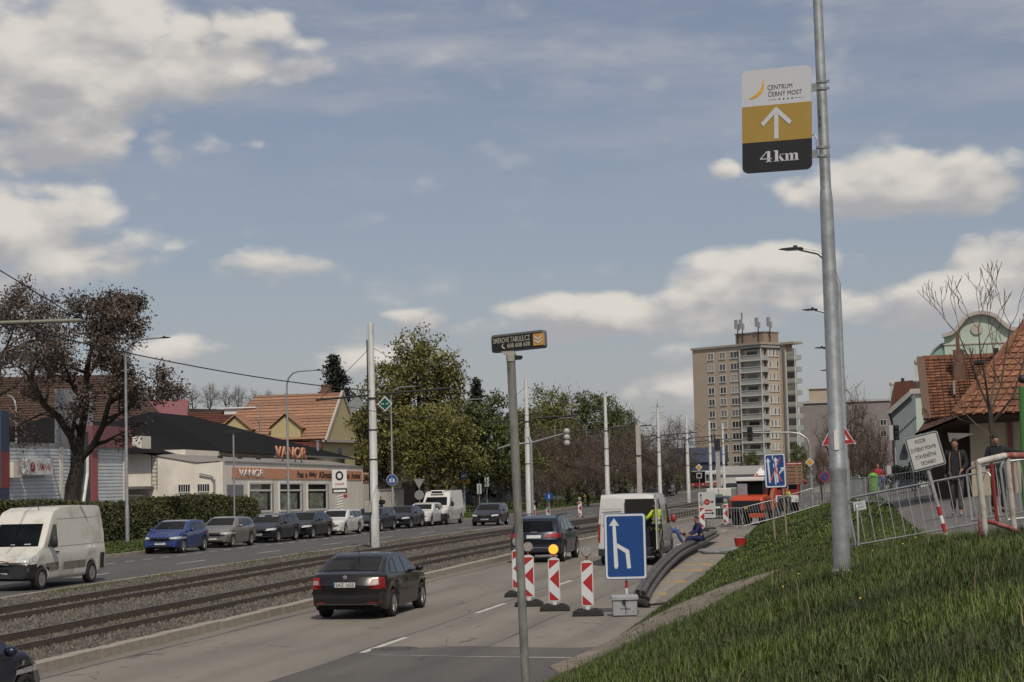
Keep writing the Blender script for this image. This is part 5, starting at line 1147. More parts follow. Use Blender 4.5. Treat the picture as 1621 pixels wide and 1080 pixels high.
    if plate:
        for pj, z in S.get('plates', (('F', .42), ('B', .62))):
            patch(bvh, [(-.26, z-.055), (.26, z-.055), (.26, z+.055), (-.26, z+.055)], pj, PLATE, 'number_plate', t, 2, 1, .016)
    return t, bvh
def mk(base, **k): d = dict(base); d.update(k); return d
def sym(y0, z0, y1, z1, y2, z2, y3, z3): return [(y0, z0), (y1, z1), (y2, z2), (y3, z3)]
def front_bits(hw, gz0, gz1, gw, b0=.24, b1=.36, gm=GRILL): return [('grille', gm, 'F', [(-gw, gz0), (gw, gz0), (gw*1.05, gz1), (-gw*1.05, gz1)]), ('lower_grille', GRILL, 'F', [(-hw*.62, b0), (hw*.62, b0), (hw*.66, b1), (-hw*.66, b1)])]
ESTATE = dict(L=4.65, W=1.82, H=1.47, wb=2.72, fo=.92, wr=.325, belt=.93, tum=.36, rf=.42, rb=.30, gl=(1.25, 2.05, 4.2, 4.5), clr=.2,
   prof=[(0, .62), (.06, .72), (.5, .86), (1.2, .99), (2.0, 1.40), (2.6, 1.47), (3.4, 1.46), (4.15, 1.41), (4.45, 1.30), (4.62, .98), (4.65, .7)],
   doors=[(1.42, 2.50), (2.52, 3.42)], win=[[(1.78, .955), (2.48, .975), (2.46, 1.35), (2.15, 1.33)], [(2.56, .975), (3.34, .99), (3.30, 1.35), (2.54, 1.36)], [(3.42, .99), (4.22, 1.06), (4.05, 1.30), (3.38, 1.345)]],
   head=[sym(.46, .62, .86, .66, .88, .76, .50, .72)], bits=front_bits(.91, .58, .72, .44), plates=(('F', .46), ('B', .72)), tail=[sym(.5, .80, .9, .80, .9, .95, .55, .92)])
HATCH = mk(ESTATE, L=4.10, W=1.75, H=1.46, wb=2.50, fo=.82, gl=(1.10, 1.85, 3.6, 3.95),
   prof=[(0, .64), (.06, .76), (.45, .90), (1.05, 1.01), (1.8, 1.40), (2.3, 1.46), (3.0, 1.45), (3.6, 1.39), (3.92, 1.22), (4.06, .98), (4.10, .7)],
   doors=[(1.25, 2.22), (2.24, 3.05)], win=[[(1.60, .965), (2.20, .985), (2.18, 1.34), (1.95, 1.32)], [(2.28, .985), (2.98, 1.0), (2.94, 1.34), (2.26, 1.35)], [(3.04, 1.0), (3.62, 1.08), (3.5, 1.28), (3.0, 1.335)]])
SALOON = mk(ESTATE, L=4.70, W=1.80, H=1.46, gl=(1.28, 2.1, 3.3, 4.05), steep=False,
   prof=[(0, .62), (.06, .72), (.5, .86), (1.25, .99), (2.05, 1.40), (2.5, 1.46), (3.1, 1.44), (3.5, 1.36), (4.05, 1.09), (4.55, 1.04), (4.68, .96), (4.70, .7)],
   doors=[(1.45, 2.52), (2.54, 3.40)], win=[[(1.80, .955), (2.50, .975), (2.48, 1.35), (2.18, 1.33)], [(2.58, .975), (3.30, .99), (3.18, 1.33), (2.56, 1.36)], [(3.38, 1.0), (3.72, 1.03), (3.5, 1.22), (3.26, 1.31)]])
SUV = mk(ESTATE, L=4.45, W=1.82, H=1.58, wb=2.67, fo=.85, wr=.35, belt=1.02, gl=(1.2, 1.95, 3.7, 4.2), clr=.26, tum=.33,
   prof=[(0, .72), (.05, .86), (.5, 1.0), (1.15, 1.09), (1.95, 1.50), (2.5, 1.58), (3.2, 1.57), (3.8, 1.50), (4.2, 1.30), (4.42, 1.05), (4.45, .7)],
   doors=[(1.35, 2.36), (2.38, 3.2)], sill=.42, win=[[(1.72, 1.05), (2.34, 1.07), (2.32, 1.45), (2.05, 1.43)], [(2.42, 1.07), (3.14, 1.09), (3.06, 1.45), (2.40, 1.46)], [(3.22, 1.1), (3.8, 1.17), (3.65, 1.38), (3.16, 1.44)]],
   head=[sym(.44, .80, .84, .80, .87, .92, .48, .90)], bits=front_bits(.91, .62, .88, .36, .34, .46), plates=(('F', .54), ('B', .8)))
def ahead(px, X_): y = YX(px, X_); return V(X_, y, road_z(y)+.005)
PK = 'cars parked in a row along the left kerb'
def park(px, X_, name, label, cat, S, pm, L=None, cars=PK, yaw=0, **k): p = ahead(px, X_); return build_car(name, label, cat, S, pm, p, R(-90+yaw), cars, **k)
XP = -33.2
park(278, XP, 'hatchback', 'bright blue estate hatchback, front car of the parked row', 'car', HATCH, P_BLUE)
park(357, XP, 'estate_car', 'warm silver estate car parked second in the row', 'car', mk(HATCH, L=4.25), P_SILV)
park(428.5, XP, 'estate_car', 'black estate with sunshade strip and bright lamps, third in the parked row', 'car', mk(ESTATE, visor=True), P_BLK)
park(484, XP, 'saloon_car', 'black saloon with round bright headlights parked before the white estate', 'car', mk(SALOON, L=4.75), P_BLK)
park(535, XP, 'estate_car', 'white estate car parked beneath the pylon sign', 'car', mk(ESTATE, L=4.75, hm=P_WHITE), P_WHITE)
park(591, XP, 'estate_car', 'dark navy estate half hidden by the white tram pole', 'car', ESTATE, P_NAVY)
park(638, XP, 'saloon_car', 'dark grey saloon parked between navy estate and white crossover', 'car', SALOON, P_DGREY)
park(671, XP, 'crossover', 'white crossover parked before the white delivery van', 'car', SUV, P_WHITE)
p = ahead(775, -28.2); build_car('estate_car', 'black estate car driving towards the camera with fog lamps lit', 'car', mk(ESTATE, W=1.85), P_BLK, p, R(-88))
# far oncoming cars
for px, lab, pm in ((1032, 'far dark car with headlights on beyond the white work van', P_DGREY), (1054, 'far black car behind the one with headlights on', P_BLK)):
    p = ahead(px, -30.0 if px < 1050 else -33.0); build_car('car', lab, 'car', ESTATE, pm, p, R(-90))
# vans
VAN = dict(low=(.66, .80), L=5.4, W=2.02, H=2.52, wb=3.45, fo=.92, wr=.34, belt=1.25, tum=.10, rf=.16, rb=.03, cb=.05, tr=.02, cf=.22, gl=(.95, 1.9, 5.3, 5.38), van=True, wsz=(1.32, 2.0), clr=.28, rr=.10, rim='steel', soft=.12,
   prof=[(0, .85), (.06, 1.0), (.5, 1.14), (.98, 1.30), (1.62, 2.08), (1.95, 2.38), (2.5, 2.50), (4.6, 2.52), (5.2, 2.49), (5.36, 2.38), (5.4, 1.6)],
   doors=[(1.12, 2.02)], win=[[(1.32, 1.30), (2.02, 1.26), (2.02, 1.96), (1.80, 1.97)]], sill=.52, mir=(1.42, 1.42), mirs=(.26, .40), mm=DK, hm=DK, tum2=0,
   head=[sym(.52, .84, .92, .84, .94, 1.04, .56, 1.02)], heads=[[(.15, .86), (.62, .90), (.60, 1.06), (.18, 1.03)]], bits=[('bumper', DK, 'F', [(-.98, .32), (.98, .32), (.98, .80), (-.98, .80)])], plates=(('F', .50), ('B', .9)),
   tail=[])
vr = G(60, 934)
v1, bv = build_car('delivery_van', 'dirty white high roof delivery van driving in at the left edge', 'van', VAN, P_VAN, V(-27.4, vr.y+1.75, road_z(50)), R(-90.5))
o_ = 2.7
for sd in 'LR':
    for z in (1.27, 2.12): patch(bv, [(o_-2.1, z), (o_-5.3, z), (o_-5.3, z+.015), (o_-2.1, z+.015)], sd, M('seam_grey', (.35, .33, .29), .6), 'panel_seam', v1, 12, 1, .006)
    patch(bv, [(o_-2.35, .55), (o_-3.9, .55), (o_-3.9, .78), (o_-2.35, .78)], sd, M('road_grime', (.20, .18, .15), .8, var=.3), 'side_rub_panel', v1, 6, 2, .009)
    patch(bv, [(o_-1.20, .55), (o_-2.0, .55), (o_-2.0, .80), (o_-1.20, .80)], sd, _mats['road_grime'], 'door_rub_panel', v1, 4, 2, .010)
    patch(bv, [(o_-4.95, .45), (o_-5.38, .45), (o_-5.38, .95), (o_-4.95, .95)], sd, DK, 'corner_bumper', v1, 4, 2, .012)
    patch(bv, [(o_-.05, .40), (o_-.56, .40), (o_-.56, .80), (o_-.05, .80)], sd, DK, 'bumper_corner', v1, 4, 2, .012)
for y_, z_, w_ in ((.35, 1.36, .22), (-.1, 1.35, .14)): patch(bv, [(y_, z_), (y_+w_, z_), (y_+w_, z_+.035), (y_, z_+.03)], 'F', M('dash_paper', (.35, .36, .36), .5), 'dashboard_paper', v1, 3, 1, .02)
ch = MB(); 
for z in (.86, .94): ch.beam((2.74, -.40, z-.05), (2.76, 0, z), .03, .035); ch.beam((2.76, 0, z), (2.74, .40, z-.05), .03, .035)
ch.obj('chevron_badge', CHROME, v1)
MB().tube([(o_-2.05, .3, 2.42), (o_-2.15, .3, 2.75)], .012, 5).obj('aerial', DK, v1); MB().beam((o_-3.4, -.86, 2.53), (o_-5.0, -.86, 2.53), .04).obj('roof_gutter', DK, v1)
TRV = mk(VAN, L=5.5, H=2.38, wb=3.75, prof=[(0, .85), (.06, 1.0), (.6, 1.16), (1.15, 1.32), (1.75, 1.98), (2.0, 2.26), (2.5, 2.36), (4.8, 2.38), (5.35, 2.36), (5.46, 2.28), (5.5, 1.6)], win=[[(1.60, 1.32), (2.15, 1.28), (2.15, 1.88), (1.85, 1.88)]], doors=[(1.3, 2.2)], wsz=(1.36, 1.92))
t, bv = build_car('refrigerated_van', 'white refrigerated van with black roof unit, last of the parked row', 'van', TRV, P_WHITE, ahead(697, -33.0), R(-90), None)
MB().box(.55, 1.05, -.45, .45, 2.12, 2.40).obj('roof_unit', WHITE, t, bev=.04); MB().box(1.052, 1.06, -.38, .38, 2.2, 2.34).obj('unit_grille', GRILL, t)
# work van seen from behind with an open rear door
WV = mk(VAN, L=5.4, W=2.07, H=2.42, cb=.04, prof=[(0, .85), (.06, 1.0), (.6, 1.16), (1.15, 1.32), (1.75, 1.98), (2.0, 2.30), (2.5, 2.40), (4.8, 2.42), (5.25, 2.40), (5.36, 2.34), (5.4, 1.6)], doors=[(1.3, 2.2)], tail=[sym(.90, .78, 1.02, .78, .99, 1.42, .88, 1.42)], mirs=(.2, .30), mm=M('red_mirror', (.30, .04, .035), .5))
w_ = V(-9.78, 64.3, road_z(64)); t, bv = build_car('work_van', 'white work van standing with one rear door open behind the blue lane sign', 'van', WV, P_VAN2, w_, R(91.5))
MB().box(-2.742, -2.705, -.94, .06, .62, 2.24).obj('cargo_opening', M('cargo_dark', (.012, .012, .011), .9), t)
dl = patch(bv, [(.10, .55), (.96, .55), (.86, 2.26), (.10, 2.26)], 'B', P_VAN2, 'rear_door', t, 6, 8, .02)
for z in (1.45, 1.9): MB().box(-2.755, -2.73, .16, .82, z, z+.02).obj('door_crease', M('crease_grey', (.33, .32, .30), .6), dl)
MB().box(-3.42, -2.72, -1.085, -1.045, .55, 2.26).obj('open_door', P_VAN2, t, bev=.015, label='rear door swung open')
for i in range(5): MB().box(-2.9, -2.75, -1.03+.0*i, -.97, .85+.13*i, .95+.13*i).obj('door_lamp', LAMPR if i % 2 == 0 else LAMPW, t)
MB().box(-2.80, -2.68, -1.0, 1.0, .34, .58).obj('rear_bumper', DK, t, bev=.02); MB().box(-2.3, -2.25, -.7, .0, .6, 1.3).obj('cargo_boxes', M('cargo_boxes', (.12, .10, .07), .8, var=.5, vs=4), t)
sd_ = patch(bv, [(1.0, .5), (-1.4, .5), (-1.4, 2.2), (1.0, 2.2)], 'R', P_VAN2, 'sliding_door', t, 8, 6, .03); patch(bv, [(-1.38, .5), (-1.5, .5), (-1.5, 2.25), (-1.38, 2.25)], 'R', DK, 'door_gap', t, 1, 8, .01)
patch(bv, [(.9, 1.32), (.2, 1.32), (.2, 2.0), (.9, 2.0)], 'R', GLASSB, 'side_window', sd_, 4, 4, .036); patch(bv, [(-.1, 1.5), (-.6, 1.45), (-.6, 1.8), (-.1, 1.8)], 'R', M('green_logo', (.10, .25, .12), .5), 'side_logo', sd_, 2, 2, .036)
# the two cars driving away
OCT = mk(SALOON, L=4.57, W=1.77, H=1.46, wb=2.58, fo=.92, wr=.318, belt=.93, rb=.16, cb=.20, rbz=.7, tr=.10, tum=.42, steep=False, gl=(1.22, 2.0, 3.2, 4.12),
   prof=[(0, .64), (.06, .74), (.5, .88), (1.2, .99), (2.0, 1.39), (2.45, 1.46), (3.0, 1.45), (3.4, 1.37), (4.08, 1.09), (4.42, 1.05), (4.53, 1.0), (4.57, .7)],
   doors=[(1.40, 2.44), (2.46, 3.32)], win=[[(1.80, .955), (2.42, .975), (2.40, 1.34), (2.12, 1.32)], [(2.48, .975), (3.16, .99), (3.02, 1.345), (2.46, 1.35)], [(3.21, .995), (3.66, 1.03), (3.42, 1.24), (3.07, 1.335)]],
   tail=[sym(.55, .70, .86, .70, .83, .95, .62, .95)], tails=[[(4.14, .70), (4.33, .70), (4.31, .94), (4.20, .94)]], tailc=sym(.63, .79, .77, .79, .76, .885, .64, .885), plates=(('F', .42),),
   bits=front_bits(.88, .60, .72, .40)+[('bumper_lower', M('lower_plastic', (.018, .017, .017), .5), 'B', [(-.78, .30), (.78, .30), (.80, .36), (-.80, .36)]), ('bumper_step', P_BROWN, 'B', [(-.80, .60), (.80, .60), (.80, .64), (-.80, .64)])])  # dark plastic strip along the bottom of the rear bumper
a = G(510, 978); b_ = G(621, 976); cx = (a.x+b_.x)/2; yr = (a.y+b_.y)/2
oc, bv = build_car('saloon_car', 'black brown saloon driving away from the camera in the near lane', 'car', OCT, P_BROWN, V(cx, yr+OCT['wb']/2+.0-.02, .0), R(90.5), plate=False)
hb = bv.ray_cast(V(-9, 0, .80), V(1, 0, 0))[0]; px_ = hb.x-.02
MB().box(px_, px_+.016, -.26, .26, .745, .855).obj('number_plate', PLATE, oc); MB().box(px_-.002, px_, .215, .26, .747, .853).obj('blue_strip', BLUE, oc)
text('lettering', '2AZ 1625', BLACK, oc, .43, .075, (px_-.003, -.02, .80), (R(90), 0, R(-90)), bold=.012)
hb = bv.ray_cast(V(-9, 0, .965), V(1, 0, 0))[0]; MB().lathe([(.048, 0), (.048, .02), (.03, .026)], 16, ax='x').xf(Matrix.Translation((hb.x+.0, 0, .965)) @ Matrix.Rotation(math.pi, 4, 'Z')).obj('round_badge', CHROME, oc)
text('lettering', 'Octavia', CHROME, oc, .20, .035, (bv.ray_cast(V(-9, -.42, .93), V(1, 0, 0))[0].x-.008, -.42, .935), (R(90), 0, R(-90)), bold=.01)
for sy in (1, -1): patch(bv, [(sy*.50, .375), (sy*.80, .375), (sy*.80, .40), (sy*.50, .40)], 'B', LAMPR, 'reflector', oc, 3, 1, .016)
MB().tube([(-1.05, 0, 1.43), (-1.18, 0, 1.60)], .008, 5).obj('aerial', DK, oc)
hr = MB(); [hr.box(-.5-.05, -.5+.05, y-.13, y+.13, 1.0, 1.28) for y in (-.38, .38)]; 
Q5 = mk(SUV, L=4.63, W=1.90, H=1.66, wb=2.81, wr=.365, belt=1.05, rb=.42, rbz=.95, cb=.22, gl=(1.25, 2.05, 3.9, 4.35), rgz=(1.10, 1.47),
   prof=[(0, .74), (.05, .88), (.5, 1.02), (1.2, 1.12), (2.0, 1.55), (2.6, 1.65), (3.3, 1.65), (4.0, 1.58), (4.4, 1.36), (4.6, 1.05), (4.63, .7)],
   doors=[(1.4, 2.45), (2.47, 3.35)], win=[[(1.78, 1.08), (2.43, 1.10), (2.41, 1.52), (2.12, 1.5)], [(2.50, 1.10), (3.26, 1.13), (3.16, 1.52), (2.48, 1.53)], [(3.34, 1.14), (3.92, 1.2), (3.74, 1.42), (3.26, 1.50)]],
   tail=[sym(.42, .90, .92, .88, .90, 1.05, .46, 1.03)], plates=(('F', .5), ('B', .93)), bits=front_bits(.95, .6, .9, .4)+[('rear_skirt', DK, 'B', [(-.85, .34), (.85, .34), (.86, .52), (-.86, .52)]), ('skirt_trim', M('dull_bright_trim', (.28, .28, .28), .35, .8), 'B', [(-.80, .525), (.80, .525), (.80, .55), (-.80, .55)])])
a = G(828, 893); b_ = G(908, 889)
q5, bv = build_car('sport_utility_car', 'dark blue black sport utility car driving away past the red white barricades', 'car', Q5, P_NAVY, V(-13.5, 66.3, road_z(66)), R(91))
hb = bv.ray_cast(V(-9, 0, 1.09), V(1, 0, 0))[0]; rg = MB()
for i in range(4): rg.lathe([(.030, -.012), (.042, -.012), (.042, 0), (.030, 0)], 12, (0, 0, 0), 'x').xf(Matrix.Translation((0, 0, 0))); rg.v[-48:] = [(v[0]+hb.x-.0, v[1]+(i-1.5)*.06, v[2]+1.075) for v in rg.v[-48:]]
rg.obj('ring_badge', CHROME, q5)
MB().beam((.9, .66, 1.68), (-1.5, .66, 1.66), .03).beam((.9, -.66, 1.68), (-1.5, -.66, 1.66), .03).obj('roof_rails', DK, q5)
# nose of a dark blue car at the lower left corner
p = G(30, 1090); nb_, bv = build_car('hatchback', 'dark blue hatchback just entering at the lower left corner', 'car', mk(HATCH, L=4.0, wb=2.5), P_NAVY, V(-13.1, 22.5, 0), R(90))
for sy in (1, -1): patch(bv, [(1.0, .78), (1.08, .78), (1.08, .84), (1.0, .84)], 'L' if sy > 0 else 'R', CHROME, 'side_badge', nb_, 2, 2, .012)
# ---------------------------------------------------------------- bus, digger, lorry
BRED = M('bus_red', (.26, .02, .022), .4, coat=.3); DORG = M('digger_orange', (.48, .06, .02), .45, var=.1, dirt=(.25, .08, .03), ds=2); CONC = M('pale_concrete', (.38, .36, .33), .85, var=.15, vs=4, bump=.3, bs=30, dirt=(.26, .25, .23), ds=3)
p = AT(1105, 772, 318); bus = thing('city_bus', 'red and white city bus with black windscreen waiting beyond the tram masts', 'bus', (p.x+1.05, p.y+5.9, road_z(300)), R(-100))
mb = MB().box(-6, 6, -1.27, 1.27, .35, 3.0); mb.obj('body', WHITE, bus, bev=.15); MB().box(-6.02, 6.02, -1.28, 1.28, .3, 1.0).obj('red_skirt', BRED, bus, bev=.03); MB().box(5.7, 6.05, -1.29, 1.29, 1.0, 2.95).obj('windscreen', GLASSB, bus, bev=.04)
for sy in (-1.29, 1.26): [MB().box(-5.6+i*1.85, -3.95+i*1.85, sy, sy+.03, 1.25, 2.4).obj('window', GLASSB, bus) for i in range(6)]
for x in (-3.2, 3.6):
    for y in (1.15, -1.15): put_wheel(bus, x, y, .48, .28, 'steel')
for y in (-.9, .9): MB().box(6.03, 6.06, y-.18, y+.18, .6, .78).obj('headlight', LAMPC, bus)
MB().box(6.051, 6.07, -.8, .8, 2.62, 2.9).obj('destination_panel', BLACK, bus)
# orange backhoe digger
p = AT(1196, 838, 108); dg = thing('digger', 'orange wheeled digger with dark cab and raised arm behind the fence', 'digger', (p.x, p.y, gz(p.x, p.y)), R(78)); dg.scale = (.86, .86, .84)
# local x forward (away), rear counterweight towards us
mb = MB().prism([(-1.9, .95), (-1.9, 1.75), (-1.7, 2.0), (-.6, 2.12), (1.2, 1.7), (1.9, 1.5), (1.9, .95)], -1.12, 1.12); mb.obj('body', DORG, dg, bev=.12, smooth=False)
MB().box(-1.96, -1.88, -1.0, 1.0, .96, 1.72).obj('engine_grille', GRILL, dg); MB().prism([(-1.2, 1.05), (-1.2, 1.75), (-.2, 1.75), (-.1, 1.05)], -1.15, -1.121).obj('side_grille', GRILL, dg); MB().box(-1.975, -1.96, -.1, .12, 1.15, 1.33).obj('badge', YEL, dg)
MB().prism([(-.7, 2.0), (-.75, 3.05), (1.0, 3.08), (1.25, 2.2), (1.1, 1.6), (-.6, 1.6)], -.85, .95).obj('cab_glass', GLASSB, dg, bev=.05); MB().box(-.95, 1.15, -.95, 1.05, 3.06, 3.32).obj('cab_roof', WHITE, dg, bev=.05)
for x, y in ((-.72, -.87), (-.72, .97), (1.05, -.87), (1.05, .97)): MB().beam((x, y, 1.7), (x, y, 3.08), .1).obj('cab_post', DK, dg)
MB().box(-.80, -.76, .25, .95, 1.95, 2.9).obj('rear_notice', M('notice_grey', (.25, .24, .25), .6, var=.2, vs=6), dg); MB().lathe([(.08, 3.32), (.08, 3.55), (.02, 3.6)], 10, (-.2, -.3, 0)).obj('beacon', LAMPO, dg)
arm = MB().beam((.4, -1.05, 1.5), (2.2, -1.1, 4.1), .28, .42).beam((2.2, -1.1, 4.1), (3.4, -1.15, 1.9), .24, .32).beam((.9, -1.1, 1.4), (1.9, -1.1, 3.1), .12, .12); arm.obj('boom', DORG, dg, bev=.02); MB().prism([(3.1, 1.9), (3.9, 1.8), (3.9, 1.0), (3.2, .8)], -1.5, -.7).obj('bucket', DK, dg)
for x in (-1.1, 1.3):
    for y in (.95, -.95): put_wheel(dg, x, y, .58, .42, 'steel')
MB().box(-2.2, -1.9, -1.3, -.25, .55, .85).obj('rear_blade', DORG, dg, bev=.03); MB().box(1.4, 2.2, -1.2, 1.2, .5, 1.0).obj('chassis', DK, dg)
# red crane lorry beyond
p = AT(1238, 800, 150); lr = thing('tipper_lorry', 'red site lorry with folded loading crane behind the blue sign', 'lorry', (p.x, p.y, gz(p.x, p.y)), R(-82))
MB().box(1.2, 3.2, -1.2, 1.2, .8, 2.9).obj('cab', BRED, lr, bev=.12); MB().box(3.18, 3.23, -1.0, 1.0, 1.8, 2.6).obj('windscreen', GLASSB, lr); MB().box(3.2, 3.24, -1.1, 1.1, .75, 1.3).obj('bumper', WHITE, lr, bev=.02); MB().box(-3.2, 1.0, -1.25, 1.25, 1.1, 1.9).obj('load_bed', M('bed_grey', (.22, .21, .2), .6), lr, bev=.03); MB().box(-3.2, 3.0, -.5, .5, .6, 1.0).obj('chassis', DK, lr)
MB().beam((.9, .2, 1.6), (.9, .4, 3.4), .3).beam((.9, .4, 3.4), (-1.2, 1.4, 2.9), .25).beam((-1.2, 1.4, 2.9), (-.2, 2.0, 2.2), .22).obj('crane_arm', BRED, lr)
for x in (-2.0, 2.3):
    for y in (1.0, -1.0): put_wheel(lr, x, y, .48, .3, 'steel')
for y in (-.95, .95): MB().box(3.24, 3.26, y-.16, y+.16, .85, 1.05).obj('headlight', LAMPC, lr)
# pale box van and dark car behind the direction board, small flat van further
p = AT(1141, 812, 128); build_car('estate_car', 'dark green estate parked behind the white diversion board', 'car', mk(SUV, L=4.5, H=1.75), paint('green', (.02, .03, .022)), V(p.x, p.y, road_z(p.y)), R(88))
p = AT(1147, 800, 142); bx = thing('box_lorry', 'small lorry with plain cream box body behind the dark green estate', 'lorry', (p.x, p.y, road_z(p.y)), R(88)); MB().box(-3, .8, -.95, .95, .6, 2.05).obj('box_body', P_WHITE, bx, bev=.05); MB().box(.9, 2.4, -.95, .95, .5, 2.0).obj('cab', P_WHITE, bx, bev=.15); MB().box(-3.0, 2.3, -.5, .5, .4, .75).obj('chassis', DK, bx)
MB().box(-3.012, -3.0, -.3, .3, 1.3, 1.6).obj('green_logo', _mats['green_logo'], bx); MB().box(-3.015, -3.0, -.02, .02, .65, 2.0).obj('door_gap', DK, bx)
for x in (-2.0, 1.6):
    for y in (.9, -.9): put_wheel(bx, x, y, .36, .24, 'steel')
p = AT(1130, 776, 250); build_car('car', 'dark car crossing beyond the digger cab', 'car', HATCH, P_NAVY, V(p.x+3, p.y, road_z(250)), R(-20))
# ---------------------------------------------------------------- masts, lamps, wires
def tram_mast(label, x, y, H=9.4, r=.2, signs=False, arms=True, side=1, grp='white tram masts along the track'):
    t = thing('tram_mast', label, 'mast', (x, y, road_z(y)+.05), group=grp)
    MB().lathe([(r*1.05, 0), (r, 2.6), (r*.92, 2.62), (r*.86, 6.2), (r*.70, 6.25), (r*.62, H), (r*.5, H+.05)], 14).obj('pole', POLEW, t, smooth=True)
    for z in (3.9, 5.2, 6.6): MB().lathe([(r*1.0, z), (r*1.0, z+.05)], 12).obj('clamp_band', DK, t)
    if arms:
        a = MB().tube([(-2.6*1, 0, 6.62), (3.6, 0, 6.95)], .05, 6); a.tube([(0, 0, 8.9), (3.2, 0, 6.95)], .012, 4); a.tube([(0, 0, 8.9), (-2.4, 0, 6.65)], .012, 4); a.obj('cantilever_arm', DK, t)
    return t
tm = tram_mast('white tram mast with green diamond signal, nearest the camera', -23.45, YX(591, -23.45), 9.9, .21)
MB().tube([(-.12, -.23, 0), (-.12, -.2, 9.2)], .03, 5).obj('cable_run', DK, tm); MB().box(-.32, -.02, -.40, -.15, 1.6, 2.1).obj('junction_box', CONC, tm, bev=.02)
def diamond(par, name, x, y, z, s, mat, inner=None, innerm=None, depth=.05, facing=1):
    MB().prism([(x, z-s), (x+s, z), (x, z+s), (x-s, z)], y-depth, y).obj(name, mat, par)
    if inner: MB().prism([(x, z-s*inner), (x+s*inner, z), (x, z+s*inner), (x-s*inner, z)], y-depth-.012, y-depth-.002).obj(name+'_face', innerm, par)
GRN = M('green_signal', (.005, .085, .05), .35)
diamond(tm, 'signal_diamond', .62, -.05, 6.35, .34, WREF, .80, GRN); text('signal_marks', '•• ••', WREF, tm, .34, .06, (.62, -.125, 6.35)); MB().prism([(-.95, 6.0), (-.35, 6.0+.35), (-.65, 6.75), (-1.1, 6.4)], -.03, .0).obj('back_plate', GALV, tm); MB().beam((-.9, 0, 6.35), (.6, 0, 6.35), .04).obj('sign_bracket', GALV, tm)
for px, X_, lab in ((836, -24.3, 'white tram mast just right of the tall grey signpost'), (961, -23.6, 'slim white tram mast rising above the left edge of the work van'), (1044, -23.6, 'white tram mast above the right edge of the work van'), (1089, -23.6, 'white tram mast standing clear of the van before the bus'),
                    (1125, -23.6, 'white tram mast in front of the bus side'), (1146, -23.6, 'farthest white tram mast beside the shed')):
    tram_mast(lab, X_, YX(px, X_), 9.0 if px > 1050 else 9.3, .19)
y_ = YX(1012, -16.2); t = thing('concrete_post', 'wide plain pinkish concrete post above the white work van', 'mast', (-16.2, y_, road_z(y_))); MB().box(-.13, .13, -.13, .13, 0, 6.05).obj('post', M('pinkish_concrete', (.42, .37, .34), .85, var=.1), t); MB().lathe([(.2, 4.2), (.2, 4.25)], 12).obj('band', DK, t)
y_ = YX(1137, -20); t = thing('concrete_post', 'short thick concrete post with signal among the far tram masts', 'mast', (-20, y_, road_z(y_))); MB().box(-.2, .2, -.2, .2, 0, 5.5).obj('post', CONC, t); MB().box(-.3, .3, -.35, -.2, 5.5, 6.6).obj('signal_head', DK, t)
# signal mast beside the second tram mast with an arm over the road
y_ = YX(841.5, -23.2); t = thing('signal_mast', 'thin mast with long arm carrying a hanging traffic signal', 'traffic signal', (-23.2, y_, road_z(y_))); MB().tube([(0, 0, 0), (0, 0, 5.3), (-.15, 0, 5.6)], .09, 8).obj('pole', GALV, t); MB().tube([(-2.1, 0, 4.9), (-1.2, 0, 5.15), (0, 0, 5.2), (2.2, 0, 5.75)], [.05, .06, .06, .04], 6).obj('arm', GALV, t)
SIGB = M('signal_back', (.42, .42, .40), .5)
for k in range(3): MB().ball((2.25, 0, 5.85-.36*k), .19, 8).obj('signal_lamp_back', SIGB, t)
# street lamps, left kerb and right side
def lamp(label, x, y, z0, H, reach, to, slim=False, grp='curved street lamps along the left pavement', ctx=None):
    t = thing('street_lamp', label, 'street lamp', (x, y, z0), rot=(0, 0, to), group=grp); r = .085
    MB().lathe([(r*1.35, 0), (r*1.3, 1.9), (r, 2.0), (r*.75, H-1.3)], 10).obj('pole', GALV, t, smooth=True)
    MB().tube([(0, 0, H-1.3), (0, 0, H-.9), (.12, 0, H-.45), (.45, 0, H-.12), (.9, 0, H), (reach-.3, 0, H+.02)], [r*.75, r*.7, r*.62, r*.55, r*.5, r*.45], 8).obj('arm', GALV, t, smooth=True)
    MB().prism([(reach-.36, H-.005), (reach-.33, H+.045), (reach-.1, H+.055), (reach+.15, H+.04), (reach+.25, H+.018), (reach+.1, H-.008)], -.08, .08).cbox((reach-.16, 0, H+.075), (.10, .09, .05)).obj('lamp_head', DK, t, bev=.01)
    MB().box(reach-.25, reach+.08, -.06, .06, H-.024, H-.012).obj('lens', LAMPC, t)
    return t
llab = ['street lamp at the right end of the motorcycle shop', 'street lamp before the shop windows', 'street lamp with blue round sign before the big green tree', 'street lamp with blue round sign and yellow plate beside the delivery van', 'far street lamp behind the second tram mast', 'far street lamp right of the hanging signal', 'far street lamp beside the slim tram mast', 'far street lamp left of the third mast']
lamps = []
for px, lab, H in zip((200.5, 456, 621, 734, 815, 880, 930, 966), llab, (10.6, 10.3, 10.4, 10.3, 9.6, 9.6, 9.6, 9.4)):
    y = YX(px, -40.4); lamps.append(lamp(lab, -40.4, y, road_z(y)+.1, H, 2.6, R(-12)))
for x, lab in ((1069, 'far street lamp left of the tower block'),): y = YX(x, -37); lamp(lab, -37, y, -.5, 9.2, 2.6, 0)
p = AT(26, 760, 125); lamp('small white curved lamp above the motorcycle shop roof', p.x, p.y, 0, 9.3, 1.3, R(180-25), grp='curved street lamps along the left pavement')
RL = [(45, 'street lamp behind the signpost, largest of the lamp heads by the clouds'), (69, 'second lamp head down beside the big post'), (93, 'third lamp head down beside the big post'), (117, 'smallest and lowest lamp head beside the big post')]
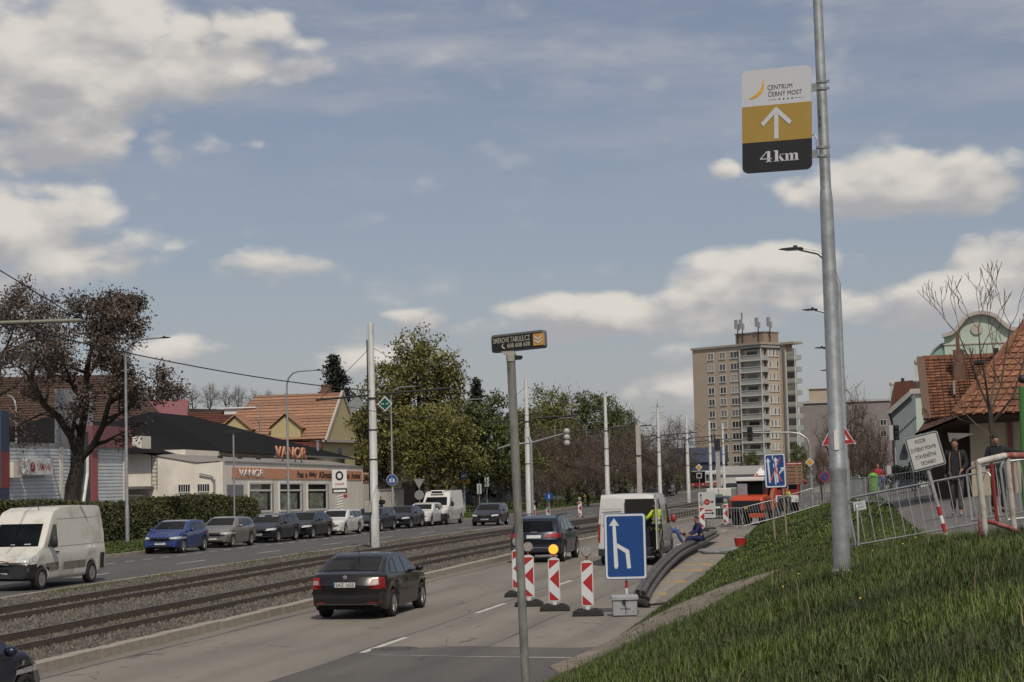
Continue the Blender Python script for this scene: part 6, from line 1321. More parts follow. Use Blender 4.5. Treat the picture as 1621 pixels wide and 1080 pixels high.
for y, lab in RL:
    x = y*math.tan(R(-2.22))
    H = {45: 8.52, 69: 9.0, 93: 9.05, 117: 9.1}[y]-gz(x, y); lamp(lab, x, y, gz(x, y), H, {45: 1.16, 69: 1.14, 93: 1.08, 117: 1.1}[y], R(180), grp='street lamps in line behind the big post')
# round blue signs on two lamp posts
for i, extra in ((2, False), (3, True)):
    L_ = lamps[i]; t = thing('round_sign', 'round blue bicycle and walking sign on the lamp post '+('above a yellow plate' if extra else 'near the cream garden wall'), 'road sign', (L_.location.x, L_.location.y-.14, L_.location.z), R(14)); z = 2.9+(.25 if not extra else .6)
    MB().prism(circ(.43, 24, 0, z), -.05, 0).obj('plate', WREF, t); MB().prism(circ(.40, 24, 0, z), -.06, -.052).obj('face', BLUE, t)
    MB().box(-.02, .02, -.068, -.062, z-.25, z+.25).box(-.2, -.08, -.068, -.062, z-.2, z+.1).box(.08, .2, -.068, -.062, z-.2, z+.1).obj('symbols', WREF, t)
    MB().box(-.1, .1, .0, .06, z-.3, z+.3).obj('bracket', GALV, t)
    if extra: MB().prism(rrect(1.05, .26, .03, .05, z-.66), -.05, 0).obj('yellow_plate', YEL, t)
# overhead wires
def wire(name, label, pts, r=.018):
    t = thing(name, label, 'wire', (0, 0, 0), group='overhead tram wires'); MB().tube(pts, r, 4).obj('strand', DK, t)
def sag(a, b, s, n=14): a, b = Vector(a), Vector(b); return [a.lerp(b, i/n)-V(0, 0, s*4*(i/n)*(1-i/n)) for i in range(n+1)]
m0 = V(-23.45, YX(591, -23.45), 6.6)
wire('overhead_wire', 'long wire running from the brown tree to the arm of the nearest tram mast', sag(AT(-40, 500, 62), m0+V(0, 0, .35), .35), .022)
wire('overhead_wire', 'short wire slanting down into the top left of the brown tree', [AT(-20, 416, 50), AT(118, 500, 60)], .02)
for dx in (-1.9, 2.2):
    pts = []
    for y in range(70, 330, 8): pts.append((-20.3+dx, y, road_z(y)+6.0+.15*math.cos(y*.2)))
    wire('contact_wire', 'thin contact wire over the '+('far' if dx < 0 else 'near')+' track', pts, .012)
t = thing('mast_arm', 'pale tube arm of a tram mast reaching in at the left edge', 'arm', (0, 0, 0)); MB().tube([AT(-60, 513, 55), AT(128, 507, 55)], .055, 8).obj('tube', M('olive_tube', (.20, .20, .15), .6), t); MB().tube([AT(-60, 516, 55), AT(135, 509, 55)], .018, 4).obj('insulator_rod', DK, t)
# ---------------------------------------------------------------- signs near the camera
cp = G(1336, 889); cp = V(-.885, 21.0, gz(-.885, 21.0)-.05)
lpst = thing('lamp_column', 'big galvanised lamp column standing in the grass on the right', 'lamp post', tuple(cp), rot=(0, -.0065, 0))
MB().lathe([(.098, 0), (.096, 1.0), (.095, 1.2), (.100, 1.22), (.100, 1.26), (.092, 1.28), (.075, 4.25), (.066, 4.4), (.062, 4.42), (.050, 7.5), (.045, 9.0)], 24).obj('column', GALV, lpst, smooth=True)
MB().lathe([(.125, -.05), (.118, .09), (.100, .12)], 20).obj('collar', GALVP, lpst)
MB().cbox((-.0, -.094, 1.56), (.05, .014, .22)).obj('sticker_residue', WHITE, lpst)
ad = AT(1230, 190, 20.85); sgn = thing('distance_sign', 'white, gold and black panel with arrow and distance hung on the lamp column', 'sign', tuple(V(ad.x, ad.y, ad.z)), rot=(0, R(2.0), R(-17)))
sgn.rotation_euler = (0, R(1.6), R(-15)); WP, HP = .825, 1.185
def band(z0, z1, mat, name):
    full = rrect(WP, HP, .07, n=6); pts = [(x, max(z0, min(z1, z))) for x, z in full]; out = []
    for p_ in pts:
        if not out or (abs(p_[0]-out[-1][0])+abs(p_[1]-out[-1][1])) > 1e-5: out.append(p_)
    if abs(out[0][0]-out[-1][0])+abs(out[0][1]-out[-1][1]) < 1e-5: out.pop()
    MB().prism(out, -.022, -.002).obj(name, mat, sgn)
GOLD = M('gold_print', (.40, .255, .055), .5, var=.05); CHAR = M('charcoal_print', (.022, .021, .022), .5, var=.15); PANW = M('panel_white', (.60, .60, .62), .45, var=.03, vs=2)
zb_, zt_ = HP*(.5-.705+.0), HP*(.5-.352)
band(zt_, HP/2, PANW, 'white_field'); band(zb_, zt_, GOLD, 'gold_field'); band(-HP/2, zb_, CHAR, 'black_field')
MB().prism(rrect(WP-.02, HP-.02, .06), .0, .012).obj('backing', GALV, sgn)
text('lettering', 'CENTRUM', CHAR, sgn, .295, .052, (.045, -.024, .375), bold=.001); text('lettering', 'ČERNÝ MOST', CHAR, sgn, .40, .072, (.105, -.024, .305), bold=.001); text('stars', '★ ★ ★ ★' if False else '• • • •', CHAR, sgn, .17, .018, (.115, -.024, .232))
MB().box(-.10, .0, -.0235, -.0225, .231, .234).box(.21, .32, -.0235, -.0225, .231, .234).obj('fine_lines', CHAR, sgn)
ar = MB(); n = 22
for i in range(n):          # crescent emblem
    a0, a1 = R(-100+125*i/n), R(-100+125*(i+1)/n); c = (-.30, .415)
    def cr(a, f): 
        th = .034*math.sin(math.pi*min(1, max(0, (f)))**.8)+.004; return (c[0]+.155*math.cos(a), c[1]+.155*math.sin(a)), (c[0]+(.155-th)*math.cos(a), c[1]+(.155-th)*math.sin(a))
    (o0, i0), (o1, i1) = cr(a0, i/n), cr(a1, (i+1)/n)
    ar.add([(q[0], -.0245, q[1]) for q in (o0, o1, i1, i0)], [(0, 1, 2, 3)])
ar.obj('crescent_emblem', M('emblem_yellow', (.62, .36, .02), .5, var=.35, vs=9), sgn)
zc = (zb_+zt_)/2; am = MB().box(-.025, .025, -.026, -.0225, zc-.185, zc+.13)
for s in (-1, 1): am.add([(0, -.0275, zc+.185), (0, -.0275, zc+.115), (s*.155, -.0275, zc-.035), (s*.185, -.0275, zc+.005)], [(0, 1, 2, 3)])
am.obj('arrow', PANW, sgn)
lt = MB(); z4 = (zb_-HP/2)/2-.062
def bar_(*pp): lt.add([(x-.0, -.0245, z4+z) for x, z in pp], [tuple(range(len(pp)))])
bar_((-.112, 0), (-.076, 0), (-.076, .125), (-.112, .125)); bar_((-.128, 0), (-.060, 0), (-.060, .009), (-.128, .009)); bar_((-.197, .034), (-.056, .034), (-.056, .044), (-.197, .044)); bar_((-.197, .044), (-.183, .044), (-.104, .125), (-.118, .125))
bar_((-.018, 0), (.018, 0), (.018, .128), (-.018, .128)); bar_((-.032, 0), (.030, 0), (.030, .009), (-.032, .009)); bar_((-.034, .119), (-.018, .116), (-.018, .128), (-.034, .128)); bar_((.018, .036), (.026, .046), (.062, .082), (.050, .082)); bar_((.026, .046), (.060, .0), (.096, .0), (.047, .062)); bar_((.040, .076), (.086, .076), (.086, .083), (.040, .083)); bar_((.050, 0), (.104, 0), (.104, .008), (.050, .008))
for xm in (.120, .176, .232): bar_((xm-.012, 0), (xm+.020, 0), (xm+.020, .066), (xm+.010, .084), (xm-.012, .084)); bar_((xm-.022, 0), (xm+.030, 0), (xm+.030, .008), (xm-.022, .008))
bar_((.095, .078), (.110, .076), (.110, .084), (.095, .084)); bar_((.138, .068), (.164, .074), (.170, .086), (.150, .086)); bar_((.194, .068), (.220, .074), (.226, .086), (.206, .086))
lt.obj('lettering', PANW, sgn)
for z in (.335, -.42): MB().box(WP/2-.02, WP/2+.062, -.012, .012, z-.045, z+.045).obj('bracket', GALV, sgn)
for z in (.335+.06, .335-.02, -.42+.07, -.42-.03): MB().lathe([(.064, z-.012), (.064, z+.012)], 14, (WP/2+.108, .03, 0)).cbox((WP/2+.175, .02, z), (.05, .02, .03)).obj('band_clamp', M('clamp_steel', (.42, .42, .42), .35, .8), sgn)
MB().tube([(WP/2-.01, .02, -.20), (WP/2+.025, .02, -.20), (WP/2+.045, .02, -.25), (WP/2+.048, .02, -.40)], .009, 6).obj('loop', GALV, sgn)
# tall thin signpost with the advertiser's board
sp = AT(823, 800, 14.0); bz = gz(sp.x, sp.y); tp_ = AT(808.5, 562, 14.0); bt_ = AT(837, 1120, 14.0)
st = thing('signpost', 'thin grey signpost in the foreground with small dark advertising board on top', 'signpost', (bt_.x, bt_.y, bt_.z))
rel_ = V(tp_.x, tp_.y, tp_.z)-V(bt_.x, bt_.y, bt_.z); zl = rel_.z; st.rotation_euler = (0, math.atan2(rel_.x, rel_.z)*.0, 0)
POSTM = M('speckled_post', (.245, .24, .215), .6, .25, var=.3, vs=14, dirt=(.14, .13, .11), ds=12, stretch=(1, 1, .35), bump=.2, bs=80)
MB().tube([(0, 0, bz-.4-bt_.z), (rel_.x, rel_.y, rel_.z)], .033, 16).obj('post', POSTM, st, smooth=True)
hd = bpy.data.objects.new('sign_head', None); 
cx_ = AT(821.5, 541, 14.0)-bt_
bo_ = MB().prism(rrect(.46, .125, .02), -.02, .02).obj('board', M('board_grey_rim', (.16, .155, .15), .5), st); bo_.location = cx_; bo_.rotation_euler = (0, R(-1.3), R(-27)); bo_['label'] = 'dark board with pale rim'; bo_.scale = (1.12, 1.1, 1.1)
MB().prism(rrect(.435, .100, .012, 0, -.002), -.026, -.0205).obj('face', M('board_black', (.018, .016, .015), .4), bo_)
CRM = M('cream_print', (.52, .49, .38), .5)
text('lettering', 'SMEROVE TABULE.CZ', CRM, bo_, .325, .036, (-.045, -.027, .019), bold=.004); text('lettering', '608 608 608', CRM, bo_, .20, .030, (.017, -.027, -.023), bold=.006)
MB().tube([(-.118, -.028, -.008), (-.128, -.028, -.022), (-.118, -.028, -.036), (-.104, -.028, -.041)], .0045, 6).obj('phone_symbol', CRM, bo_)
MB().box(.150, .243, -.034, -.0275, -.043, .038).obj('orange_square', M('orange_square', (.62, .33, .085), .5), bo_); cv = MB()
for z in (.012, -.012): cv.add([(.165, -.0365, z+.012), (.196, -.0365, z-.008), (.228, -.0365, z+.012), (.228, -.0365, z+.002), (.196, -.0365, z-.018), (.165, -.0365, z+.002)], [(0, 1, 4, 5), (1, 2, 3, 4)])
cv.obj('chevrons', WHITE, bo_)
MB().lathe([(.036, -.05), (.037, .0)], 16, tuple(rel_)).obj('cap_collar', M('pale_collar', (.35, .33, .29), .5), st); MB().add([(rel_.x+a*.045, rel_.y+b*.02, rel_.z+z) for z, a, b in ((0, -1, -1), (0, 1, -1), (0, 1, 1), (0, -1, 1))]+[(rel_.x-.02+a*.03+.0, rel_.y+b*.02, rel_.z+.028) for a, b in ((-1.6, -1), (1.6, -1), (1.6, 1), (-1.6, 1))], [(0, 1, 5, 4), (1, 2, 6, 5), (2, 3, 7, 6), (3, 0, 4, 7), (4, 5, 6, 7)]).obj('neck', _mats['pale_collar'], st)
MB().prism([(.0, .0), (.055, -.005), (.045, -.032), (.0, -.035)], -.02, .02).xf(Matrix.Translation(rel_+V(.036, 0, -.005))).obj('clamp_knob', BLACK, st)
# blue lane signs
def blue_sign(label, p, az, w, h, zc, roll=0.0):
    t = thing('lane_sign', label, 'road sign', tuple(p), rot=(0, roll, az)); MB().prism(rrect(w, h, .07, 0, zc), -.03, 0).obj('plate', BLUE, t)
    b = .055; f = MB(); o, i = rrect(w-.03, h-.03, .06, 0, zc), rrect(w-.12, h-.12, .045, 0, zc); n = len(o)
    f.v = [(x, -.034, z) for x, z in o+i]; f.f = [(k, (k+1) % n, (k+1) % n+n, k+n) for k in range(n)]; f.obj('border', WREF, t)
    MB().prism(rrect(w-.02, h-.02, .06, 0, zc), .001, .02).obj('backing', GALV, t); return t
p1 = G(993, 972); bsg = blue_sign('blue lane merging sign with white arrow propped over a grey box', V(p1.x, p1.y, 0), R(9), .95, 1.49, 1.52+.0, R(0)); zc = 1.52
a_ = MB(); q = lambda px, py: ((px-994)/70.0, -.036, zc-(py-867)/70.0)
def fq(mb, *pp): mb.add([q(*x) for x in pp], [tuple(range(len(pp)))])
arr = MB(); fq(arr, (977, 822), (969, 834), (985, 834)); fq(arr, (974.5, 834), (975.5, 898), (977, 902), (980, 902), (982, 898), (979.5, 834)); fq(arr, (979.5, 861), (980, 868), (994, 877.5), (999.5, 873)); fq(arr, (994, 877.5), (996, 902), (1002, 901.5), (1000, 874)); fq(arr, (994, 877.5), (1000, 874), (999.5, 873)); arr.obj('arrow', WREF, bsg)
ps = MB().tube([(0, .05, .0), (0, .05, 1.3)], .03, 8); ps.obj('post', WHITE, bsg); MB().lathe([(.032, .58), (.032, .74)], 10, (0, .05, 0)).obj('red_band', REDP, bsg); MB().cbox((0, .06, .03), (.5, .35, .06)).obj('foot', RUB, bsg)
p2 = AT(1229, 745, 62); p2g = V(p2.x, p2.y, gz(p2.x, p2.y)); h2 = p2.z-p2g.z; bs2 = blue_sign('blue sign with two arrows and a red cross over the right one on wooden posts', p2g, R(4), .72, 1.16, h2, R(-1))
q = lambda px, py: ((px-1229)/46.8, -.036, h2-(py-745)/46.8)
arr = MB()
for x, ty in ((1219, 728), (1231, 727)): fq(arr, (x-.6, ty-3.5), (x-4, ty+3), (x+3.5, ty+3)); fq(arr, (x-2, ty+3), (x-.4, 764), (x+2.6, 764), (x+1, ty+3))
fq(arr, (1235, 752), (1235, 748), (1239, 743), (1241, 745)); fq(arr, (1243.2, 740), (1236.5, 741), (1242, 746.5)); fq(arr, (1225.2, 721), (1225.6, 728), (1227, 728), (1226.6, 721)); fq(arr, (1226, 734), (1226.5, 741), (1228, 741), (1227.5, 734)); fq(arr, (1226.8, 746), (1228, 767), (1230, 767), (1229, 746)); arr.obj('arrows', WREF, bs2)
xr = MB(); q = lambda px, py: ((px-1229)/46.8, -.041, h2-(py-745)/46.8); fq(xr, (1237, 724), (1238.5, 724.5), (1222, 762), (1220, 761.5)); fq(xr, (1229, 744), (1230.5, 743), (1239, 762), (1237, 762.5)); xr.obj('red_cross', M('red_tape', (.52, .10, .05), .6), bs2)
MB().tube([(-.12, .05, -.1), (-.17, .03, h2)], .03, 7).tube([(.28, .05, -.1), (.22, .03, h2)], .03, 7).obj('posts', M('grey_timber', (.30, .25, .18), .8, var=.2), bs2)
# red white warning triangle behind the lamp column
p3 = AT(1333, 690, 40); g3 = V(p3.x, p3.y, gz(p3.x, p3.y)); h3 = AT(1333, 686, 40).z-g3.z-.03; tr = thing('warning_sign', 'red edged warning triangle half hidden by the big lamp column', 'road sign', tuple(g3), rot=(0, R(-2), R(2)))
def tri(s, y0, y1, mat, nm): MB().prism([(-s*.5, h3-s*.29), (s*.5, h3-s*.29), (0, h3+s*.575)], y0, y1).obj(nm, mat, tr)
tri(.74, -.02, 0, WREF, 'plate'); tri(.69, -.026, -.0205, REDP, 'red_edge'); tri(.44, -.032, -.0265, WREF, 'white_field')
MB().box(.05, .09, -.036, -.033, h3-.10, h3-.03).box(.11, .15, -.036, -.033, h3-.10, h3-.02).box(-.0, .04, -.036, -.033, h3+.02, h3+.09).obj('symbol', BLACK, tr); MB().tube([(0.06, .04, -.1), (0.03, .04, h3+.2)], .03, 8).obj('post', GALV, tr)
# leaning white board
pb = AT(1501, 859, 29); gb = V(pb.x, pb.y, pb.z); pz = thing('warning_board', 'leaning white board warning of site machinery on a red white post', 'sign', tuple(gb), rot=(0, R(-13.2), R(-2)))
pole_top = 1.12; zc = 1.48-.0; cxb = .04
MB().tube([(0, .03, -.15), (0, .03, .72)], .030, 10).obj('lower_post', WHITE, pz); MB().tube([(0, .03, .60), (0, .03, 1.3)], .031, 10).obj('post', GALVP, pz)
for z in (.16, .44): MB().lathe([(.033, z), (.033, z+.15)], 12, (0, .03, 0)).obj('red_band', REDP, pz)
MB().prism(rrect(.54, .56, .045, cxb, zc), -.02, 0).obj('plate', GALV, pz); MB().prism(rrect(.50, .52, .03, cxb, zc), -.024, -.0205).obj('black_rim', BLACK, pz); MB().prism(rrect(.475, .495, .022, cxb, zc), -.028, -.0245).obj('white_field', M('board_white', (.50, .49, .46), .5, var=.06), pz)
for i, (s_, w_) in enumerate((('POZOR', .165), ('ZVÝŠENÝ POHYB', .405), ('STAVENIŠTNÍ', .33), ('TECHNIKY', .24))): text('lettering', s_, BLACK, pz, w_, .062 if i in (0, 3) else .078, (cxb-.03+.012*i, -.0295, zc+.175-.118*i), bold=.012)
# ---------------------------------------------------------------- barricades
def barricade(label, p, mat_light, az=R(10), tilt=0.0, sc=1.0, right=False, grp='red white barricades narrowing the road'):
    t = thing('barricade', label, 'barricade', tuple(p), rot=(0, tilt, az), group=grp); t.scale = (sc,)*3
    ft = MB().prism([(-.36, 0), (-.34, .09), (-.26, .14), (.26, .14), (.34, .09), (.36, 0)], -.2, .2); ft.obj('rubber_foot', RUB, t, bev=.02); MB().cbox((-.17, -.1, .15), (.12, .14, .05)).cbox((.17, -.1, .15), (.12, .14, .05)).obj('foot_lugs', RUB, t)
    MB().prism(rrect(.09, .1, .02, 0, .18), -.03, .03).obj('socket', WREF, t)
    MB().prism([*rrect(.27, .99, .03, 0, .715)[:5], (.05, 1.24), (-.05, 1.24), *rrect(.27, .99, .03, 0, .715)[5:]], -.03, .03).obj('frame', M('barricade_rim', (.58, .58, .56), .5, dirt=(.4, .38, .34), ds=5), t)
    rd_ = MB(); X0, X1, Z0, Z1 = -.115, .115, .245, 1.185
    def tri_(pts): rd_.add([(x*(-1 if right else 1), -.0345, z) for x, z in pts], [tuple(range(len(pts)))])
    MB().prism([(X0, Z0), (X1, Z0), (X1, Z1), (X0, Z1)], -.033, -.0305).obj('white_face', WREF, t)
    H = Z1-Z0
    tri_([(X0, Z1), (X1, Z1), (X1, Z1-.03), (X0, Z1-.23*H)]); tri_([(X1, Z1-.24*H), (X0+.01, Z1-.47*H), (X1, Z1-.72*H)]); tri_([(X0, Z1-.77*H), (X0, Z0), (X1, Z0)])
    rd_.obj('red_stripes', REDP, t)
    MB().tube([(0, 0, 1.22), (0, 0, 1.34)], .022, 8).obj('lamp_stem', M('red_stem', (.30, .05, .03), .5), t)
    lm = MB().lathe([(.02, -.05), (.10, -.05), (.112, -.02), (.112, .02), (.10, .05), (.02, .05)], 16, (0, 0, 1.43), 'y').obj('lamp', mat_light, t, smooth=False)
    MB().lathe([(.112, -.006), (.122, -.006), (.122, .006), (.112, .006)], 16, (0, 0, 1.43), 'y').obj('lamp_rim', GALVP, lm)
    return t
LENS = M('clear_amber_lens', (.30, .27, .25), .2, var=.6, vs=20); LIT = M('lit_amber_lens', (1.0, .40, .035), .3, emit=.9)
for px, py, lab, lm in ((931, 975, 'red white barricade with unlit lamp nearest the grey box', LENS), (878.5, 967, 'red white barricade with glowing amber lamp', LIT), (838, 960, 'red white barricade with unlit lamp partly behind the signpost', LENS), (820, 945, 'red white barricade almost hidden behind the signpost', LENS)):
    barricade(lab, G(px, py), lm)
# box and pipes
g_ = G(988, 976); bx = thing('battery_box', 'pale grey lidded battery box on the road edge below the blue sign', 'box', (g_.x, g_.y+.1, 0), R(12)); BXM = M('box_grey', (.34, .35, .36), .55, .1, var=.12, vs=5, dirt=(.22, .22, .22), ds=6)
MB().box(-.27, .27, -.22, .22, .02, .36).obj('body', BXM, bx, bev=.012); MB().box(-.30, .30, -.25, .25, .36, .46).obj('lid', BXM, bx, bev=.015); MB().cbox((-.02, -.24, .33), (.07, .03, .09)).obj('latch', BLACK, bx)
text('lettering', 'TORSA', BLACK, bx, .24, .035, (.0, -.223, .17), bold=.02); MB().tube([(-.02, -.235, .30), (.02, -.232, .18), (.01, -.232, .06)], .008, 5).obj('strap', BLACK, bx)
PIPE = M('pipe_plastic', (.072, .062, .054), .5, var=.25, vs=2, dirt=(.12, .10, .085), ds=2)
pl = [G(x, y) for x, y in ((1022, 955), (1030, 938), (1048, 915), (1066, 899), (1084, 885), (1108, 872), (1135, 858))]; cps = smooth_pts([tuple(p) for p in pl], 5)
for k, lab in enumerate(('grey brown pipe nearest the road in the bundle', 'grey brown pipe in the middle of the bundle', 'grey brown pipe nearest the grass in the bundle', 'grey brown pipe on top of the bundle, road side', 'grey brown pipe on top of the bundle, grass side')):
    t = thing('plastic_pipe', lab, 'pipe', (0, 0, 0), group='grey brown pipes bundled along the road edge'); dx, dz = ((-.17, .10), (.0, .10), (.17, .10), (-.09, .245), (.09, .245))[k]
    pts = [V(p[0]+dx-.12, p[1]+.05*k*((k % 2)*2-1), max(p[2], 0)*.4+dz+.16*smooth(.1, .6, i/len(cps))) for i, p in enumerate(cps)]
    MB().tube(pts, .078, 12).obj('pipe', PIPE, t, smooth=True); e = pts[0]; MB().lathe([(.065, 0), (.065, .004)], 12, ax='y').xf(Matrix.Translation(e-V(0, .005, 0))).obj('bore', UND, t)
t = thing('dark_sleeve', 'crumpled black pipe sleeve lying at the pipe ends by the box', 'pipe', tuple(G(1020, 962))); MB().tube([(-.15, .1, .12), (.0, 0, .1), (.12, -.1, .05)], [.12, .1, .07], 8).obj('sleeve', RUB, t); MB().tube([(.1, 0, .06), (.9, .55, .1)], .03, 6).obj('strap', RUB, t)
for i, (x0, y0, x1, y1) in enumerate(((1033, 943, 1054, 942), (1049, 924, 1085, 922), (1072, 905, 1113, 904), (1090, 896, 1128, 895), (1104, 882, 1130, 882), (1140, 866, 1168, 862))):
    a, b = G(x0, y0), G(x1, y1); m_ = (a+b)/2; t = thing('timber_bearer', 'fresh timber bearer lying across under the pipes, '+('nearest', 'second', 'third', 'fourth', 'fifth', 'last')[i]+' from the grey box', 'timber', tuple(m_), math.atan2(b.y-a.y, b.x-a.x)); l = (b-a).length
    MB().box(-l/2-.25, l/2, -.045, .045, -.05, .05).obj('beam', WOODP, t)
# trodden work strip below the pipes
WK = [vxy(G(x, y)) for x, y in ((1035, 958), (1060, 935), (1095, 912), (1135, 888), (1170, 868), (1210, 850))]; W0 = [vxy(G(x, y)) for x, y in ((1008, 962), (1030, 930), (1062, 900), (1092, 880), (1130, 858), (1165, 846))]
drape('work_strip', W0, WK, .03, M('pale_work_dust', (.25, .22, .185), .95, var=.2, vs=2, bump=.6, bs=20), 5, .03)
rb = G(1172, 868); t = thing('bucket', 'red plastic bucket on the grass edge beside the pipes', 'bucket', (rb.x, rb.y, rb.z)); MB().lathe([(.17, 0), (.23, .36), (.24, .38), (.22, .38), (.16, .03)], 16).obj('body', M('bucket_red', (.42, .03, .02), .4), t); MB().tube([(.23*math.cos(a), 0, .37+.1*math.sin(a)) for a in np.linspace(0, math.pi, 9)], .008, 5).obj('handle', DK, t)
ht = G(1145, 878); t = thing('folded_sheet', 'bundle of grey folded sheeting lying beside the red bucket', 'sheet', (ht.x, ht.y, ht.z)); mb = MB().ball((0, 0, .12), .5, 8, .3); mb.v = [(v[0]*1.9, v[1]*.5, v[2]*(1+.3*math.sin(v[0]*9))) for v in mb.v]; mb.obj('sheet', M('grey_sheet', (.20, .20, .21), .7, var=.3), t)
# ---------------------------------------------------------------- fences of tube and bars
def panel(name, label, a, b, h, n, mat=GALV, r=.019, group=None, feet=True, single=False, r2=.008):
    a, b = Vector(a), Vector(b); d = b-a; L = d.length; x = d.normalized(); y = V(0, 0, 1).cross(x).normalized(); z = x.cross(y)
    t = thing(name, label, 'barrier', tuple(a), group=group); t.rotation_mode = 'QUATERNION'; t.rotation_quaternion = Matrix((x, y, z)).transposed().to_quaternion()
    k = .12; MB().tube([(0, 0, .12), (0, 0, h-k), (k*.3, 0, h-k*.3), (k, 0, h), (L-k, 0, h), (L-k*.3, 0, h-k*.3), (L, 0, h-k), (L, 0, .12)], r, 8).obj('frame', mat, t, smooth=True)
    MB().tube([(0, 0, .14), (L, 0, .14)], r*.85, 8).obj('lower_rail', mat, t); 
    if single:
        me = MB().tube([(0, 0, .14), (0, 0, h)], r2, 5, cap=False).mesh('bar'); me.materials.append(mat)
        for i in range(1, n): o = bpy.data.objects.new('bar', me); link(o, t); o.location = (L*i/n, 0, 0)
    else:
        mb = MB(); [mb.tube([(L*i/n, 0, .14), (L*i/n, 0, h)], r2, 4, cap=False) for i in range(1, n)]; o = mb.obj('bars', mat, t); o['kind'] = 'stuff'
    if feet:
        for xx in (.25, L-.25): MB().tube([(xx, -.28, .02), (xx, -.2, .05), (xx, 0, .14), (xx, .2, .05), (xx, .28, .02)], r*.8, 6).obj('foot', mat, t)
    return t
LTG = M('light_galvanised', (.40, .40, .40), .42, .5, var=.15, vs=8)
def gp_(px, py, dz=0.0, d=None):
    p = G(px, py) if d is None else AT(px, py, d); return V(p.x, p.y, p.z+dz)
pA0, pA1 = AT(1357, 874, 36.5), AT(1585, 834, 34.8)
pn = panel('crowd_barrier', 'long leaning steel barrier with small white plate right of the lamp column', pA0, pA1, 1.08, 14, LTG, .021, 'steel crowd barriers on the grass edge', single=True, feet=False)
pl_ = MB().box(.12, .38, -.03, -.015, .80, .98).obj('info_plate', PANW, pn); text('lettering', 'VIZZ', _mats['green_logo'], pl_, .14, .035, (.25, -.032, .93)); text('lettering', 'TRAF', _mats['green_logo'], pl_, .14, .035, (.27, -.032, .86))
panel('crowd_barrier', 'short end barrier turned along the slope just left of the lamp column', AT(1320, 872, 38), AT(1360, 874, 36.4), .98, 4, LTG, .021, 'steel crowd barriers on the grass edge', single=True, feet=False)
panel('crowd_barrier', 'rear steel barrier crossing behind the red white railing', AT(1540, 836, 34), AT(1740, 806, 31), 1.10, 12, LTG, .021, 'steel crowd barriers on the grass edge', single=True, feet=False)
panel('crowd_barrier', 'barrier with rounded corner at the right edge behind the railing', AT(1596, 836, 31), AT(1740, 820, 31), 1.12, 22, GALV, .023, 'steel crowd barriers on the grass edge', r2=.01, feet=False)
# long fence down the slope by the digger
fp = [(1365, 792, 92), (1300, 803, 100), (1237, 832, 100), (1178, 850, 100), (1120, 862, 101), (1062, 868, 102)]
labs = ['fence panel highest on the slope beside the lamp column', 'fence panel below the brown direction board', 'fence panel under the blue crossed sign', 'fence panel in front of the digger', 'fence panel behind the seated worker', 'fence panel nearest the work van']
pp = []
for px, py, d in fp: q_ = AT(px, py, d); pp.append(V(q_.x, q_.y, gz(q_.x, q_.y)))
for i in range(len(pp)-1): panel('fence_panel', labs[i], pp[i+1], pp[i]-(pp[i]-pp[i+1])*.03, 1.12, 14 if i < 3 else 13, LTG, .024, 'bar fence panels running down the slope', r2=.014)
panel('fence_panel', labs[5]+' across the road', V(pp[5].x-2.2, pp[5].y+.5, pp[5].z), pp[5], 1.1, 13, GALV, .02, 'bar fence panels running down the slope', r2=.008)
# fences round the upper pavement
up = [(1345, 782, 92), (1372, 784, 74), (1402, 788, 66), (1450, 790, 62), (1500, 792, 60)]
pp = [V(AT(*q_).x, AT(*q_).y, gz(AT(*q_).x, AT(*q_).y)) for q_ in up]
labs = ['mesh barrier in front of the green litter bin', 'barrier at the bend right of the green litter bin', 'barrier along the pavement behind the leaning board', 'barrier before the dark shrubs by the porch']
for i in range(4): panel('pavement_barrier', labs[i], pp[i], pp[i+1]*.97+pp[i]*.03, 1.08, 11 if i else 26, GALV, .02, 'steel barriers round the upper pavement', r2=.011)
p = AT(1383, 777, 86); t = thing('litter_bin', 'bright green litter bin on a post at the path corner', 'litter bin', (p.x, p.y, gz(p.x, p.y)+.15), R(3)); GB = M('bin_green', (.13, .36, .025), .45)
MB().lathe([(.16, .0), (.19, .1), (.235, .72), (.235, .74)], 14).obj('bin_body', GB, t, smooth=True); MB().lathe([(.24, .72), (.24, .80), (.15, .92), (.05, .95)], 14).obj('bin_lid', GB, t); MB().tube([(0, .27, -.2), (0, .27, .9)], .03, 6).obj('post', GALV, t); MB().box(-.12, .12, -.245, -.215, .76, .82).obj('slot', BLACK, t)
# red and white railing near right
RW = M('railing_white', (.50, .47, .42), .55, var=.12, vs=8, dirt=(.30, .20, .15), ds=6); RR = M('railing_red', (.28, .055, .045), .55, var=.25, vs=8, dirt=(.42, .30, .25), ds=8)
ra = AT(1562, 868, 21.5); rl = thing('railing', 'red and white painted tube railing at the right edge of the grass', 'railing', (0, 0, 0))
a0, a1, a2, a3 = AT(1548, 733, 21.5), AT(1590, 722, 21.8), AT(1602, 721.5, 22.0), AT(1700, 722, 24)
MB().tube([a0, AT(1552, 731, 21.5), a1], .040, 12).obj('top_rail', RW, rl, smooth=True); MB().tube([a1, a2, a3], .040, 12).obj('top_rail_red', RR, rl, smooth=True)
b0 = AT(1563, 872, 21.5); MB().tube([a0+V(.0, 0, .02), V(a0.x*.4+b0.x*.6, a0.y*.4+b0.y*.6, a0.z*.4+b0.z*.6), V(b0.x, b0.y, gz(b0.x, b0.y)-.1)], .037, 12).obj('post', RW, rl, smooth=True)
b1 = AT(1609, 868, 21.9); c1 = AT(1594, 726, 21.85); MB().tube([c1, V(b1.x, b1.y, gz(b1.x, b1.y)-.1)], .035, 12).obj('post', RW, rl, smooth=True)
